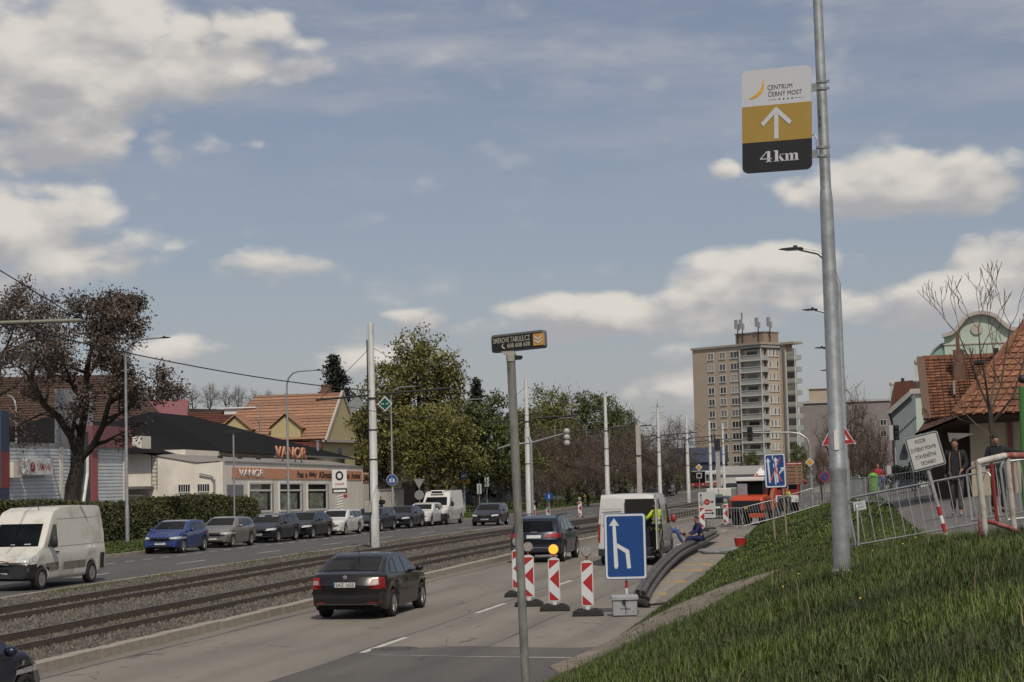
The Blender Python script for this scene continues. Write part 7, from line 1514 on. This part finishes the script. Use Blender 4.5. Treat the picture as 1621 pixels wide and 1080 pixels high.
MB().tube([AT(1560, 825, 21.5), AT(1575, 828, 21.6), AT(1603, 838, 21.8), AT(1640, 856, 22)], .028, 10).obj('lower_rail', RR, rl, smooth=True); MB().tube([AT(1551, 815, 21.7), AT(1553, 874, 21.7)], .022, 8).obj('red_stub', RR, rl)
t = thing('red_post', 'thin red post standing behind the painted railing', 'post', (0, 0, 0)); MB().tube([AT(1569, 728, 23), AT(1579, 832, 23)], .024, 8).obj('post', M('plain_red', (.26, .035, .025), .5), t)
t = thing('green_post', 'green post at the right edge of the picture before the bungalow', 'post', (0, 0, 0)); a = AT(1617, 612, 40); b = AT(1622, 800, 40); MB().tube([V(b.x, b.y, gz(b.x, b.y)), a], .06, 8).obj('post', M('post_green', (.05, .17, .04), .5), t); MB().ball(tuple(AT(1619, 600, 40)), .10, 8).obj('finial', BLACK, t)
# ---------------------------------------------------------------- traffic signals and small far signs
def post_sign(name, label, px, X_, H, build, r=.035, base=None, cat='road sign', group=None, rz=R(10)):
    y = YX(px, X_); t = thing(name, label, cat, (X_, y, road_z(y)+.05 if base is None else base), rz, group); MB().tube([(0, .04, 0), (0, .04, H)], r, 7).obj('post', GALV, t); build(t); return t
# arm signal over the road by the tower
p = AT(1284, 770, 120); t = thing('signal_mast', 'curved traffic signal mast with black signal hanging before the tower balconies', 'traffic signal', (p.x, p.y, gz(p.x, p.y))); H = AT(1187, 686, 120).z-gz(p.x, p.y); ln = (1280-1187)*120/2900
MB().tube([(.05, 0, 0), (0, 0, H-1.0), (-.15, 0, H-.45), (-.6, 0, H-.1), (-1.2, 0, H), (-ln+.2, 0, H+.05)], [.11, .09, .08, .07, .06, .045], 8).obj('curved_pole', LTG, t, smooth=True)
MB().box(-ln-.2, -ln+.14, -.12, .12, H-.5, H+.46).obj('signal_head', BLACK, t, bev=.03)
for k in range(3): MB().lathe([(.10, -.2), (.11, -.12), (.11, -.1)], 10, (-ln-.03, 0, H+.28-.31*k), 'y').obj('hood', BLACK, t)
diamond(t, 'priority_sign', -.02, -.12, AT(1284, 732, 120).z-gz(p.x, p.y), .30, WREF, .72, M('priority_yellow', (.55, .27, .015), .5)); MB().prism(circ(.33, 20, .9, AT(1284, 755, 120).z-gz(p.x, p.y)), -.06, -.02).obj('round_plate', REDP, t)
MB().prism(circ(.26, 20, .9, AT(1284, 755, 120).z-gz(p.x, p.y)), -.07, -.062).obj('round_face', BLUE, t); zq = AT(1284, 755, 120).z-gz(p.x, p.y); MB().add([(.72, -.075, zq+.15), (.76, -.075, zq+.19), (1.08, -.075, zq-.15), (1.04, -.075, zq-.19)], [(0, 1, 2, 3)]).obj('red_bar', REDP, t); MB().tube([(.9, 0, 0), (.9, 0, zq+.2)], .03, 6).obj('side_post', GALV, t)
# brown direction board
p = AT(1257, 757, 110); g0 = gz(p.x, p.y); t = thing('direction_board', 'brown tourist direction board with a red top strip behind the blue sign', 'sign', (p.x, p.y, g0)); zt, zb2 = AT(1257, 731, 110).z-g0, AT(1257, 767, 110).z-g0
rows = 6; hh = (zt-zb2)/rows
for i in range(rows):
    MB().prism(rrect(1.05, hh*.92, .02, 0, zt-hh*(i+.5)), -.04, 0).obj('board_row', M('red_row', (.25, .03, .025), .5) if i == 0 else M('brown_row', (.26, .155, .09), .6), t)
    MB().box(-.40, .1 if i else .2, -.045, -.041, zt-hh*(i+.62), zt-hh*(i+.42)).box(.25, .45, -.045, -.041, zt-hh*(i+.62), zt-hh*(i+.40)).obj('board_print', WREF if i == 0 else BLACK, t)
MB().tube([(-.4, .04, 0), (-.4, .04, zt)], .04, 6).tube([(.4, .04, 0), (.4, .04, zt)], .04, 6).obj('posts', GALV, t)
# priority diamond over small white rimmed sign
p = AT(1108, 790, 190); g0 = road_z(190); t = thing('priority_sign', 'yellow priority diamond above a black square plate before the bus', 'road sign', (p.x, p.y, g0)); z1 = AT(1108, 740, 190).z-g0; z2 = AT(1108, 753, 190).z-g0
MB().tube([(0, .04, 0), (0, .04, z1)], .04, 6).obj('post', GALV, t); diamond(t, 'diamond', 0, 0, z1, .36, WREF, .72, _mats['priority_yellow']); MB().prism(rrect(.55, .55, .06, 0, z2), -.04, 0).obj('square_plate', WREF, t); MB().prism(rrect(.42, .42, .04, 0, z2), -.05, -.042).obj('square_face', BLACK, t)
# white diversion board with arrows
p = AT(1120, 825, 100); g0 = road_z(100); t = thing('diversion_board', 'white diversion board with black arrows beside the work van', 'road sign', (p.x, p.y, g0), R(8)); z1, z0 = AT(1120, 779, 100).z-g0, AT(1120, 820, 100).z-g0; zc = (z0+z1)/2
MB().prism(rrect(.92, z1-z0, .06, 0, zc), -.03, 0).obj('plate', M('board_silver', (.46, .46, .45), .5), t); k = MB(); k.box(-.34, -.30, -.036, -.032, zc+.02, zc+.55); k.add([(-.38, -.036, zc+.5), (-.26, -.036, zc+.5), (-.32, -.036, zc+.64)], [(0, 1, 2)]); k.box(-.30, .3, -.036, -.032, zc+.14, zc+.18); k.add([(.25, -.036, zc+.08), (.25, -.036, zc+.24), (.40, -.036, zc+.16)], [(0, 1, 2)]); k.box(-.15, .3, -.036, -.032, zc-.48, zc-.43); k.add([(.25, -.036, zc-.53), (.25, -.036, zc-.38), (.40, -.036, zc-.45)], [(0, 1, 2)]); k.obj('arrows', BLACK, t)
MB().lathe([(.11, -.042), (.16, -.042), (.16, -.034), (.11, -.034)], 18, (0, 0, zc+.16), 'y').obj('red_ring', REDP, t); MB().box(-.17, .3, -.036, -.032, zc-.33, zc-.26).obj('red_bar', REDP, t); MB().lathe([(.11, -.04), (.11, -.037)], 18, (0, 0, zc+.16), 'y').box(-.06, .06, -.044, -.041, zc+.13, zc+.16).obj('white_disc', WREF, t); MB().tube([(-.3, .05, 0), (-.3, .05, zc)], .03, 6).tube([(.3, .05, 0), (.3, .05, zc)], .03, 6).obj('legs', GALV, t); MB().cbox((0, .05, .05), (.9, .4, .1)).obj('foot', RUB, t)
def far_barricade(label, px, py, d, **k): p = AT(px, py, d); return barricade(label, (p.x, p.y, gz(p.x, p.y)), LENS, grp='red white barricades far along the works', **k)
for px, py, d, lab in ((1112, 832, 96, 'red white barricade in front of the diversion board'), (1149, 824, 104, 'red white barricade left of the digger'), (844.5, 815, 122, 'red white barricade at the foot of the second tram mast'), (868, 812, 128, 'red white barricade with blue arrow disc beside the dark sport utility car'), (918, 808, 138, 'red white barricade by the small signal post')): far_barricade(lab, px, py, d, sc=1.05)
bt = thing('arrow_sign', 'small round blue arrow sign above the barricade behind the dark sport utility car', 'road sign', tuple(AT(869, 786, 127.6)), R(10)); MB().prism(circ(.3, 18, 0, 0), -.04, 0).obj('plate', BLUE, bt); MB().box(-.03, .03, -.05, -.042, -.15, .15).obj('arrow', WREF, bt); MB().tube([(0, .04, -1.2), (0, .04, .2)], .025, 6).obj('post', GALV, bt)
def disc_back(t, H=2.9, r=.42): MB().prism(circ(r, 20, 0, H), -.03, 0).obj('plate', M('sign_back', (.27, .27, .265), .5, .3), t)
post_sign('road_sign', 'grey back of a round sign right of the second tram mast', 852, -36.5, 3.1, lambda t: disc_back(t, 2.85))
def yield_back(t): MB().prism([(-.4, 3.2), (.4, 3.2), (0, 2.45)], -.03, 0).obj('triangle_plate', _mats['sign_back'], t); MB().prism(circ(.36, 18, 0, 2.0), -.03, 0).obj('disc_plate', _mats['sign_back'], t)
post_sign('yield_sign_back', 'backs of a triangle and a round sign beside the parked white van', 663, -36.8, 3.3, yield_back)
def sigbox(t, H=3.0): MB().box(-.2, .2, -.15, .1, H-.9, H).obj('signal_head', SIGB, t, bev=.03); MB().box(-.04, .04, -.16, -.151, H-.85, H-.05).obj('signal_seam', DK, t)
post_sign('traffic_signal', 'pale traffic signal on a post over a yellow box left of the work van', 925, -36.0, 3.0, lambda t: (sigbox(t), MB().cbox((.02, 0, .9), (.22, .2, .22)).obj('button_box', YEL, t)), cat='traffic signal')
post_sign('traffic_signal', 'pale traffic signal on a thin post at the grass corner', 770, -38.5, 3.2, lambda t: sigbox(t, 3.3), cat='traffic signal'); post_sign('traffic_signal', 'second thin signal post at the grass corner, left one', 758, -38.0, 2.6, lambda t: sigbox(t, 2.7), cat='traffic signal')
def diam_back(t): diamond(t, 'diamond_plate', 0, 0, 3.5, .5, _mats['sign_back']); MB().box(-.5, -.1, -.12, .1, 1.9, 2.9).obj('signal_head', DK, t); MB().prism(circ(.2, 14, .5, 2.3), -.03, 0).obj('small_disc', WREF, t)
post_sign('diamond_sign_back', 'grey back of a diamond sign with signal right of the slim tram mast', 975, -36.0, 4.6, diam_back)
def cab(t): MB().box(-.75, .75, -.3, .3, 0, 2.0).obj('cabinet', M('cabinet_grey', (.115, .12, .11), .6), t, bev=.03); MB().box(-.01, .01, -.306, -.3, .1, 1.9).obj('door_gap', DK, t)
post_sign('switch_cabinet', 'grey green switch cabinet on the grass under the dark trees', 884, -44, 1.5, cab, cat='cabinet')
post_sign('park_board', 'flat grey board on a post under the dark trees', 939, -44, 3.2, lambda t: MB().box(-.9, .9, -.03, 0, 2.75, 3.2).obj('board', M('slate_board', (.10, .105, .12), .6), t))
post_sign('parking_post', 'thin pole with a dark square lamp beside the hedge end', 370, -36.5, 5.8, lambda t: MB().box(-.4, .4, -.1, .1, 5.8, 5.95).obj('top_plate', DK, t), cat='post', r=.05)
# signals in front of the blue grey house
for px, py0, py1, d, lab in ((1419, 697, 673, 100, 'black three lens signal on the green corner of the blue grey house'), (1419, 750, 737, 88, 'low double black signal beside the blue grey wall')):
    p = AT(px, (py0+py1)/2, d); g0 = gz(p.x, p.y); t = thing('traffic_signal', lab, 'traffic signal', (p.x, p.y, g0)); z0, z1 = AT(px, py0, d).z-g0, AT(px, py1, d).z-g0; wdt = .3 if z1-z0 > .6 else .45
    MB().box(-wdt/2, wdt/2, -.1, .1, z0, z1).obj('signal_head', BLACK, t, bev=.02); MB().box(-wdt/2-.22, -wdt/2-.02, -.05, .08, z0, z1).obj('signal_backplate', SIGB, t)
    for k in range(3): MB().lathe([(.1, -.28), (.11, -.1)], 10, (.02, 0, z0+(z1-z0)*(k+.5)/3), 'y').obj('hood', BLACK, t)
    MB().tube([(-.1, .1, 0), (-.1, .1, z1)], .045, 7).obj('post', LTG, t)
# far lattice pylon
p = AT(1041, 660, 900); t = thing('pylon', 'tiny grid of a far electricity pylon over the trees', 'pylon', (p.x, p.y, 0)); H = AT(1041, 640, 900).z; mb = MB()
for s in (-1, 1): mb.beam((s*1.4, 0, 0), (s*.25, 0, H), .13)
for z in (.80, .88, .96): mb.beam((-3.6, 0, H*z), (3.6, 0, H*z), .12)
mb.beam((0, 0, H*.9), (0, 0, H+2), .12); mb.obj('lattice', DK, t)
# ---------------------------------------------------------------- people
SKIN = M('skin', (.27, .150, .105), .6); HAIRD = M('dark_hair', (.025, .017, .012), .7); EYE = M('eye_dark', (.02, .015, .012), .3)
def skinned(name, verts, edges, rad, mat, parent, root=0, sub=1):
    me = bpy.data.meshes.new(name); me.from_pydata([tuple(v) for v in verts], edges, []); o = mobj(name, me, mat, parent)
    m = o.modifiers.new('skin', 'SKIN'); m.use_smooth_shade = True
    for i, r in enumerate(rad): me.skin_vertices[0].data[i].radius = (r, r) if not isinstance(r, tuple) else r
    for i in range(len(verts)): me.skin_vertices[0].data[i].use_root = (i == root)
    s = o.modifiers.new('sub', 'SUBSURF'); s.levels = sub; s.render_levels = sub
    return o
STAND = dict(pelvis=(0, 0, .95), waist=(0, 0, 1.10), chest=(0, 0, 1.32), neck=(0, .0, 1.50), head=(0, .03, 1.59), crown=(0, .030, 1.705),
  shl=(-.185, 0, 1.42), ell=(-.235, -.02, 1.15), wrl=(-.225, .06, .91), shr=(.185, 0, 1.42), elr=(.235, -.02, 1.15), wrr=(.225, .06, .91),
  hpl=(-.095, 0, .91), knl=(-.10, .03, .50), anl=(-.10, -.02, .09), tol=(-.11, .16, .035), hpr=(.095, 0, .91), knr=(.10, .03, .50), anr=(.10, -.02, .09), tor=(.11, .16, .035))
def person(label, loc, rz, J, top, trousers, shoes=RUB, hair=HAIRD, sc=1.0, group=None, skin=SKIN, extra=None, long_hair=False, detail=True, lean=0):
    """local +y is where the person faces"""
    j = dict(STAND); j.update(J); j = {k: Vector(v) for k, v in j.items()}
    t = thing('person', label, 'person', loc, rz, group); t.scale = (sc,)*3
    names = ['pelvis', 'waist', 'chest', 'neck', 'head', 'crown', 'shl', 'ell', 'wrl', 'shr', 'elr', 'wrr', 'hpl', 'knl', 'anl', 'tol', 'hpr', 'knr', 'anr', 'tor']; ix = {n: i for i, n in enumerate(names)}
    rad = dict(pelvis=(.13, .10), waist=(.125, .09), chest=(.15, .105), neck=.047, head=(.076, .096), crown=(.070, .084), shl=.062, ell=.042, wrl=.03, shr=.062, elr=.042, wrr=.03, hpl=.085, knl=.056, anl=.038, tol=.032, hpr=.085, knr=.056, anr=.038, tor=.032)
    E = [('pelvis', 'waist'), ('waist', 'chest'), ('chest', 'neck'), ('neck', 'head'), ('head', 'crown'), ('chest', 'shl'), ('shl', 'ell'), ('ell', 'wrl'), ('chest', 'shr'), ('shr', 'elr'), ('elr', 'wrr'), ('pelvis', 'hpl'), ('hpl', 'knl'), ('knl', 'anl'), ('anl', 'tol'), ('pelvis', 'hpr'), ('hpr', 'knr'), ('knr', 'anr'), ('anr', 'tor')]
    vs = [j[n] for n in names]; es = [(ix[a], ix[b]) for a, b in E]; rs = [rad[n] for n in names]
    for w, e in (('wrl', 'ell'), ('wrr', 'elr')):       # hands: palm and five bent fingers
        d = (j[w]-j[e]).normalized(); side = d.cross(V(0, 1, 0)); side = V(1, 0, 0) if side.length < .1 else side.normalized(); side = V(0, 1, 0)-d*d.y if abs(d.y) < .8 else side; side.normalize(); cur = side.cross(d)
        vs.append(j[w]+d*.06); rs.append((.026, .036)); pi = len(vs)-1; es.append((ix[w], pi))
        for f, ln in enumerate((.072, .085, .080, .062)):
            b = vs[pi]+side*(f-1.5)*.021+d*.03; a = b+d*ln*.5+cur*.012; c = b+d*ln*.8+cur*.045; k = len(vs); vs += [b, a, c]; rs += [.010, .009, .008]; es += [(pi, k), (k, k+1), (k+1, k+2)]
        b = j[w]+d*.035+side*-.032; k = len(vs); vs += [b, b+d*.03+side*-.02+cur*.012, b+d*.055+side*-.018+cur*.03]; rs += [.012, .010, .009]; es += [(pi, k), (k, k+1), (k+1, k+2)]
    skinned('body', vs, es, rs, skin, t, 0, 1)
    def cloth(name, ns, ee, radd, mat, add): skinned(name, [j[n] for n in ns], [(ns.index(a), ns.index(b)) for a, b in ee], [tuple(x+add for x in (radd[n] if isinstance(radd[n], tuple) else (radd[n],)*2)) for n in ns], mat, t, 0, 1)
    j['ncb'] = j['chest'].lerp(j['neck'], .88); j['wl'] = j['ell'].lerp(j['wrl'], .93); j['wr'] = j['elr'].lerp(j['wrr'], .93); j['hem'] = j['pelvis']+(j['pelvis']-j['waist'])*.45; j['al'] = j['knl'].lerp(j['anl'], .93); j['ar'] = j['knr'].lerp(j['anr'], .93)
    rad.update(ncb=.075, wl=.036, wr=.036, hem=(.155, .115), al=.052, ar=.052)
    cloth('jacket', ['pelvis', 'waist', 'chest', 'ncb', 'shl', 'ell', 'wl', 'shr', 'elr', 'wr', 'hem'], [('hem', 'pelvis'), ('pelvis', 'waist'), ('waist', 'chest'), ('chest', 'ncb'), ('chest', 'shl'), ('shl', 'ell'), ('ell', 'wl'), ('chest', 'shr'), ('shr', 'elr'), ('elr', 'wr')], rad, top, .02)
    cloth('trousers', ['pelvis', 'hpl', 'knl', 'al', 'hpr', 'knr', 'ar'], [('pelvis', 'hpl'), ('hpl', 'knl'), ('knl', 'al'), ('pelvis', 'hpr'), ('hpr', 'knr'), ('knr', 'ar')], rad, trousers, .012)
    for s in 'lr':
        a, b = j['an'+s], j['to'+s]; d = (b-a); d2 = V(d.x, d.y, 0); skinned('shoe', [a+V(0, 0, .0)-d2*.25+V(0, 0, -.035), a+V(0, 0, -.03), a.lerp(b, .6)+V(0, 0, -.01), b+d2*.15], [(0, 1), (1, 2), (2, 3)], [.042, .052, .045, .036], shoes, t)
    up = (j['crown']-j['head']).normalized(); f = V(0, 1, 0); f = (f-up*f.dot(up)); f = V(0, 0, -1) if f.length < .1 else f.normalized(); sd = f.cross(up); hc = j['head'].lerp(j['crown'], .5)
    hm = MB(); n = 9
    for a in range(n):
        th = math.pi*a/(n-1)*.60
        for b in range(14):
            ph = 2*math.pi*b/14; r_ = 1.0; lo = 1.0-.34*smooth(.1, .8, math.sin(ph))
            q = up*math.cos(th*lo)*.092+(sd*math.cos(ph)*.076+f*math.sin(ph)*.090)*math.sin(th*lo)*(1-.14*(a/(n-1))**3); hm.v.append(tuple(hc+up*.018-f*.012+q))
    hm.f = [(a*14+b, a*14+(b+1) % 14, (a+1)*14+(b+1) % 14, (a+1)*14+b) for a in range(n-1) for b in range(14)]; hm.obj('hair', hair, t, smooth=True)
    if long_hair: MB().ball(tuple(hc+up*.07-f*.10), .06, 8).obj('hair_bun', hair, t)
    if detail:
        fc = j['head']; MB().add([tuple(fc+f*.09+up*.045+sd*0), tuple(fc+f*.088+up*.0+sd*.016), tuple(fc+f*.118+up*.004), tuple(fc+f*.088+up*.0-sd*.016)], [(0, 1, 2), (0, 2, 3), (1, 3, 2)]).obj('nose', skin, t)
        e = MB(); [e.ball(tuple(fc+f*.078+up*.048+sd*s*.032), (.0055), 6) for s in (-1, 1)]; e.obj('eyes', EYE, t); pass
        MB().cbox(tuple(fc+f*.086-up*.035), (.036, .010, .007)).obj('mouth', M('lips', (.24, .09, .075), .5), t); e = MB(); [e.ball(tuple(fc+sd*s*.068+up*.03-f*.01), .015, 6) for s in (-1, 1)]; e.obj('ears', skin, t)
    if extra: extra(t, j)
    return t
CB = lambda n, c, **k: M('cloth_'+n, c, .9, var=.25, vs=9, bump=.5, bs=18, **k)
BLKC, GREYC, DKJ, BLUEW, NAVYW, HIVIS, TEE, REDC = CB('black', (.014, .014, .017)), CB('grey', (.058, .056, .054)), CB('dark_jean', (.03, .031, .036)), CB('work_blue', (.035, .085, .24)), CB('navy', (.016, .022, .085)), M('hi_vis', (.52, .68, .03), .7), CB('charcoal', (.02, .02, .022)), CB('red', (.40, .03, .05))
SHOE = CB('pale_shoe', (.20, .19, .18))
# man walking on the pavement
pm_ = AT(1516, 811, 42.5); gm = V(pm_.x, pm_.y, gz(pm_.x, pm_.y)+.045)
def man_x(t, j):
    for s in (-1, 1): MB().tube([V(s*.10, .125, 1.44), V(s*.115, .150, 1.28), V(s*.12, .135, 1.05), V(s*.125, .12, .88)], .016, 6).obj('jacket_edge', M('tan_lining', (.19, .13, .075), .9), t)
    MB().prism([(-.085, .92), (.085, .92), (.075, 1.42), (.04, 1.47), (-.04, 1.47), (-.075, 1.42)], .115, .142).obj('shirt_front', TEE, t)
person('man in an open black jacket and grey trousers walking towards the camera', gm, R(180-8), dict(head=(0, .055, 1.59), crown=(0, .065, 1.715), knl=(-.10, .14, .52), anl=(-.10, .20, .10), tol=(-.12, .37, .05), knr=(.10, -.02, .50), anr=(.10, -.20, .13), tor=(.11, -.04, .05), elr=(.25, -.06, 1.16), wrr=(.24, -.06, .92), ell=(-.245, .02, 1.16), wrl=(-.15, .20, 1.03)), BLKC, GREYC, SHOE, sc=1.03, extra=man_x, group='two pedestrians on the upper pavement')
pw = AT(1582, 812, 40); gw = V(pw.x, pw.y, gz(pw.x, pw.y)+.045)
person('woman in black with tied back hair and outstretched arm behind the railing', gw, R(180+10), dict(head=(0.03, .06, 1.58), crown=(0.035, .078, 1.705), ell=(-.42, .10, 1.33), wrl=(-.62, .22, 1.30), elr=(.24, .0, 1.15), wrr=(.22, .10, .95), knl=(-.09, .10, .5), anl=(-.09, .05, .09), tol=(-.11, .22, .035), knr=(.09, -.02, .48), anr=(.09, -.14, .1), tor=(.1, .02, .035)), BLKC, BLKC, RUB, sc=.98, long_hair=True, group='two pedestrians on the upper pavement')
# worker sitting on the pipes, worker bending, worker at the van
ps_ = AT(1106, 866, 70); gs_ = V(ps_.x, ps_.y, gz(ps_.x, ps_.y)+.06)
def glasses(t, j):
    MB().tube([(-.075, .10, 1.155), (0, .125, 1.155), (.075, .10, 1.155)], .010, 5).obj('sunglasses', BLACK, t)
person('worker in navy overalls and sunglasses sitting on the pipes', gs_, R(112), dict(pelvis=(0, -.1, .50), waist=(0, -.08, .66), chest=(0, -.02, .86), neck=(0, .03, 1.03), head=(0, .08, 1.12), crown=(0, .075, 1.25), shl=(-.19, 0, .96), ell=(-.24, .14, .72), wrl=(-.15, .36, .62), shr=(.19, 0, .96), elr=(.25, .12, .72), wrr=(.14, .36, .60), hpl=(-.1, -.05, .47), knl=(-.15, .36, .52), anl=(-.14, .50, .10), tol=(-.16, .66, .04), hpr=(.1, -.05, .47), knr=(.15, .36, .50), anr=(.14, .55, .10), tor=(.16, .71, .04)), NAVYW, NAVYW, RUB, extra=glasses, sc=1.05, group='workers beside the white van')
pq = AT(1060, 870, 72); gq = V(pq.x, pq.y, gz(pq.x, pq.y)+.02)
person('worker in bright blue overalls bending down beside the van', gq, R(-80), dict(pelvis=(0, -.15, .72), waist=(0, .02, .80), chest=(0, .24, .80), neck=(0, .40, .74), head=(0, .50, .70), crown=(0, .61, .65), shl=(-.19, .32, .78), ell=(-.24, .40, .52), wrl=(-.16, .50, .32), shr=(.19, .32, .78), elr=(.24, .40, .52), wrr=(.16, .52, .32), hpl=(-.1, -.15, .68), knl=(-.14, .12, .42), anl=(-.14, -.06, .09), tol=(-.16, .12, .035), hpr=(.1, -.15, .68), knr=(.14, .12, .40), anr=(.14, -.10, .09), tor=(.16, .08, .035)), BLUEW, BLUEW, RUB, group='workers beside the white van', detail=False)
def vest(t, j):
    for z, nm in ((1.02, 'stripe'), (1.16, 'stripe')): MB().lathe([(.176, z), (.176, z+.045)], 14).xf(Matrix.Diagonal((1, .78, 1, 1))).obj('reflective_stripe', WREF, t)
ph = AT(1032, 893, 60.2); person('worker in a yellow high visibility jacket reaching into the open van', V(ph.x-.02, ph.y+1.4, .38), R(60), dict(ell=(-.26, .16, 1.2), wrl=(-.2, .4, 1.2), elr=(.26, .16, 1.2), wrr=(.2, .4, 1.2)), HIVIS, BLKC, RUB, sc=1.0, extra=vest, group='workers beside the white van')
p = AT(1246, 800, 112); person('worker in a yellow jacket behind the fence near the brown board', V(p.x, p.y, gz(p.x, p.y)), R(150), {}, HIVIS, NAVYW, detail=False, sc=1.02)
# far silhouettes
y_ = YX(602, -45.5); person('pedestrian in black carrying a rucksack before the cream garden wall', V(-45.5, y_, road_z(y_)+.05), R(80), dict(knl=(-.1, .16, .5), anl=(-.1, .22, .1), tol=(-.1, .4, .06), anr=(.1, -.25, .14), tor=(.1, -.08, .05), wrl=(-.2, .3, .95), ell=(-.23, .05, 1.15)), BLKC, BLKC, detail=False, extra=lambda t, j: MB().ball((0, -.2, 1.28), .2, 8).obj('rucksack', BLKC, t), sc=1.05)
p = AT(1391, 776, 93); person('child in a red jacket beyond the green litter bin', V(p.x, p.y, gz(p.x, p.y)), R(180), {}, REDC, M('child_blue', (.04, .10, .25), .9), hair=M('fair_hair', (.25, .16, .07), .7), detail=False, sc=.86, group='children by the barrier')
for px, c, lab in ((1402, BLUEW, 'child in blue bending beyond the barrier right of the bin'), (1413, BLKC, 'person in dark clothes crouching beside the child in blue')):
    p = AT(px, 778, 91); person(lab, V(p.x, p.y, gz(p.x, p.y)), R(90), dict(pelvis=(0, -.1, .62), waist=(0, 0, .74), chest=(0, .14, .86), neck=(0, .26, .93), head=(0, .34, .95), crown=(0, .4, 1.04), shl=(-.18, .2, .9), ell=(-.22, .3, .66), wrl=(-.16, .42, .5), shr=(.18, .2, .9), elr=(.22, .3, .66), wrr=(.16, .42, .5), hpl=(-.09, -.1, .6), hpr=(.09, -.1, .6), knl=(-.12, .15, .42), knr=(.12, .15, .42)), c, DKJ, detail=False, sc=.85, group='children by the barrier')
for px, d, c, lab in ((1082, 300, BLKC, 'dark figure waiting beside the bus stop'), (1076, 300, HIVIS, 'figure in a bright vest beside the bus stop')):
    p = AT(px, 770, d); person(lab, V(p.x, p.y, -.55), R(160), {}, c, BLKC, detail=False, sc=1.05)
# bus stop post and advertising pillar
p = AT(1065, 772, 300); t = thing('advertising_panel', 'pale blue advertising panel under the trees left of the bus', 'panel', (p.x, p.y, -.6)); MB().prism(rrect(1.3, 2.2, .08, 0, 1.5), -.1, .1).obj('panel', M('pale_blue_ad', (.22, .28, .34), .5, var=.5, vs=1.2), t); MB().box(-.3, .3, -.08, .08, 0, .4).obj('foot', DK, t)
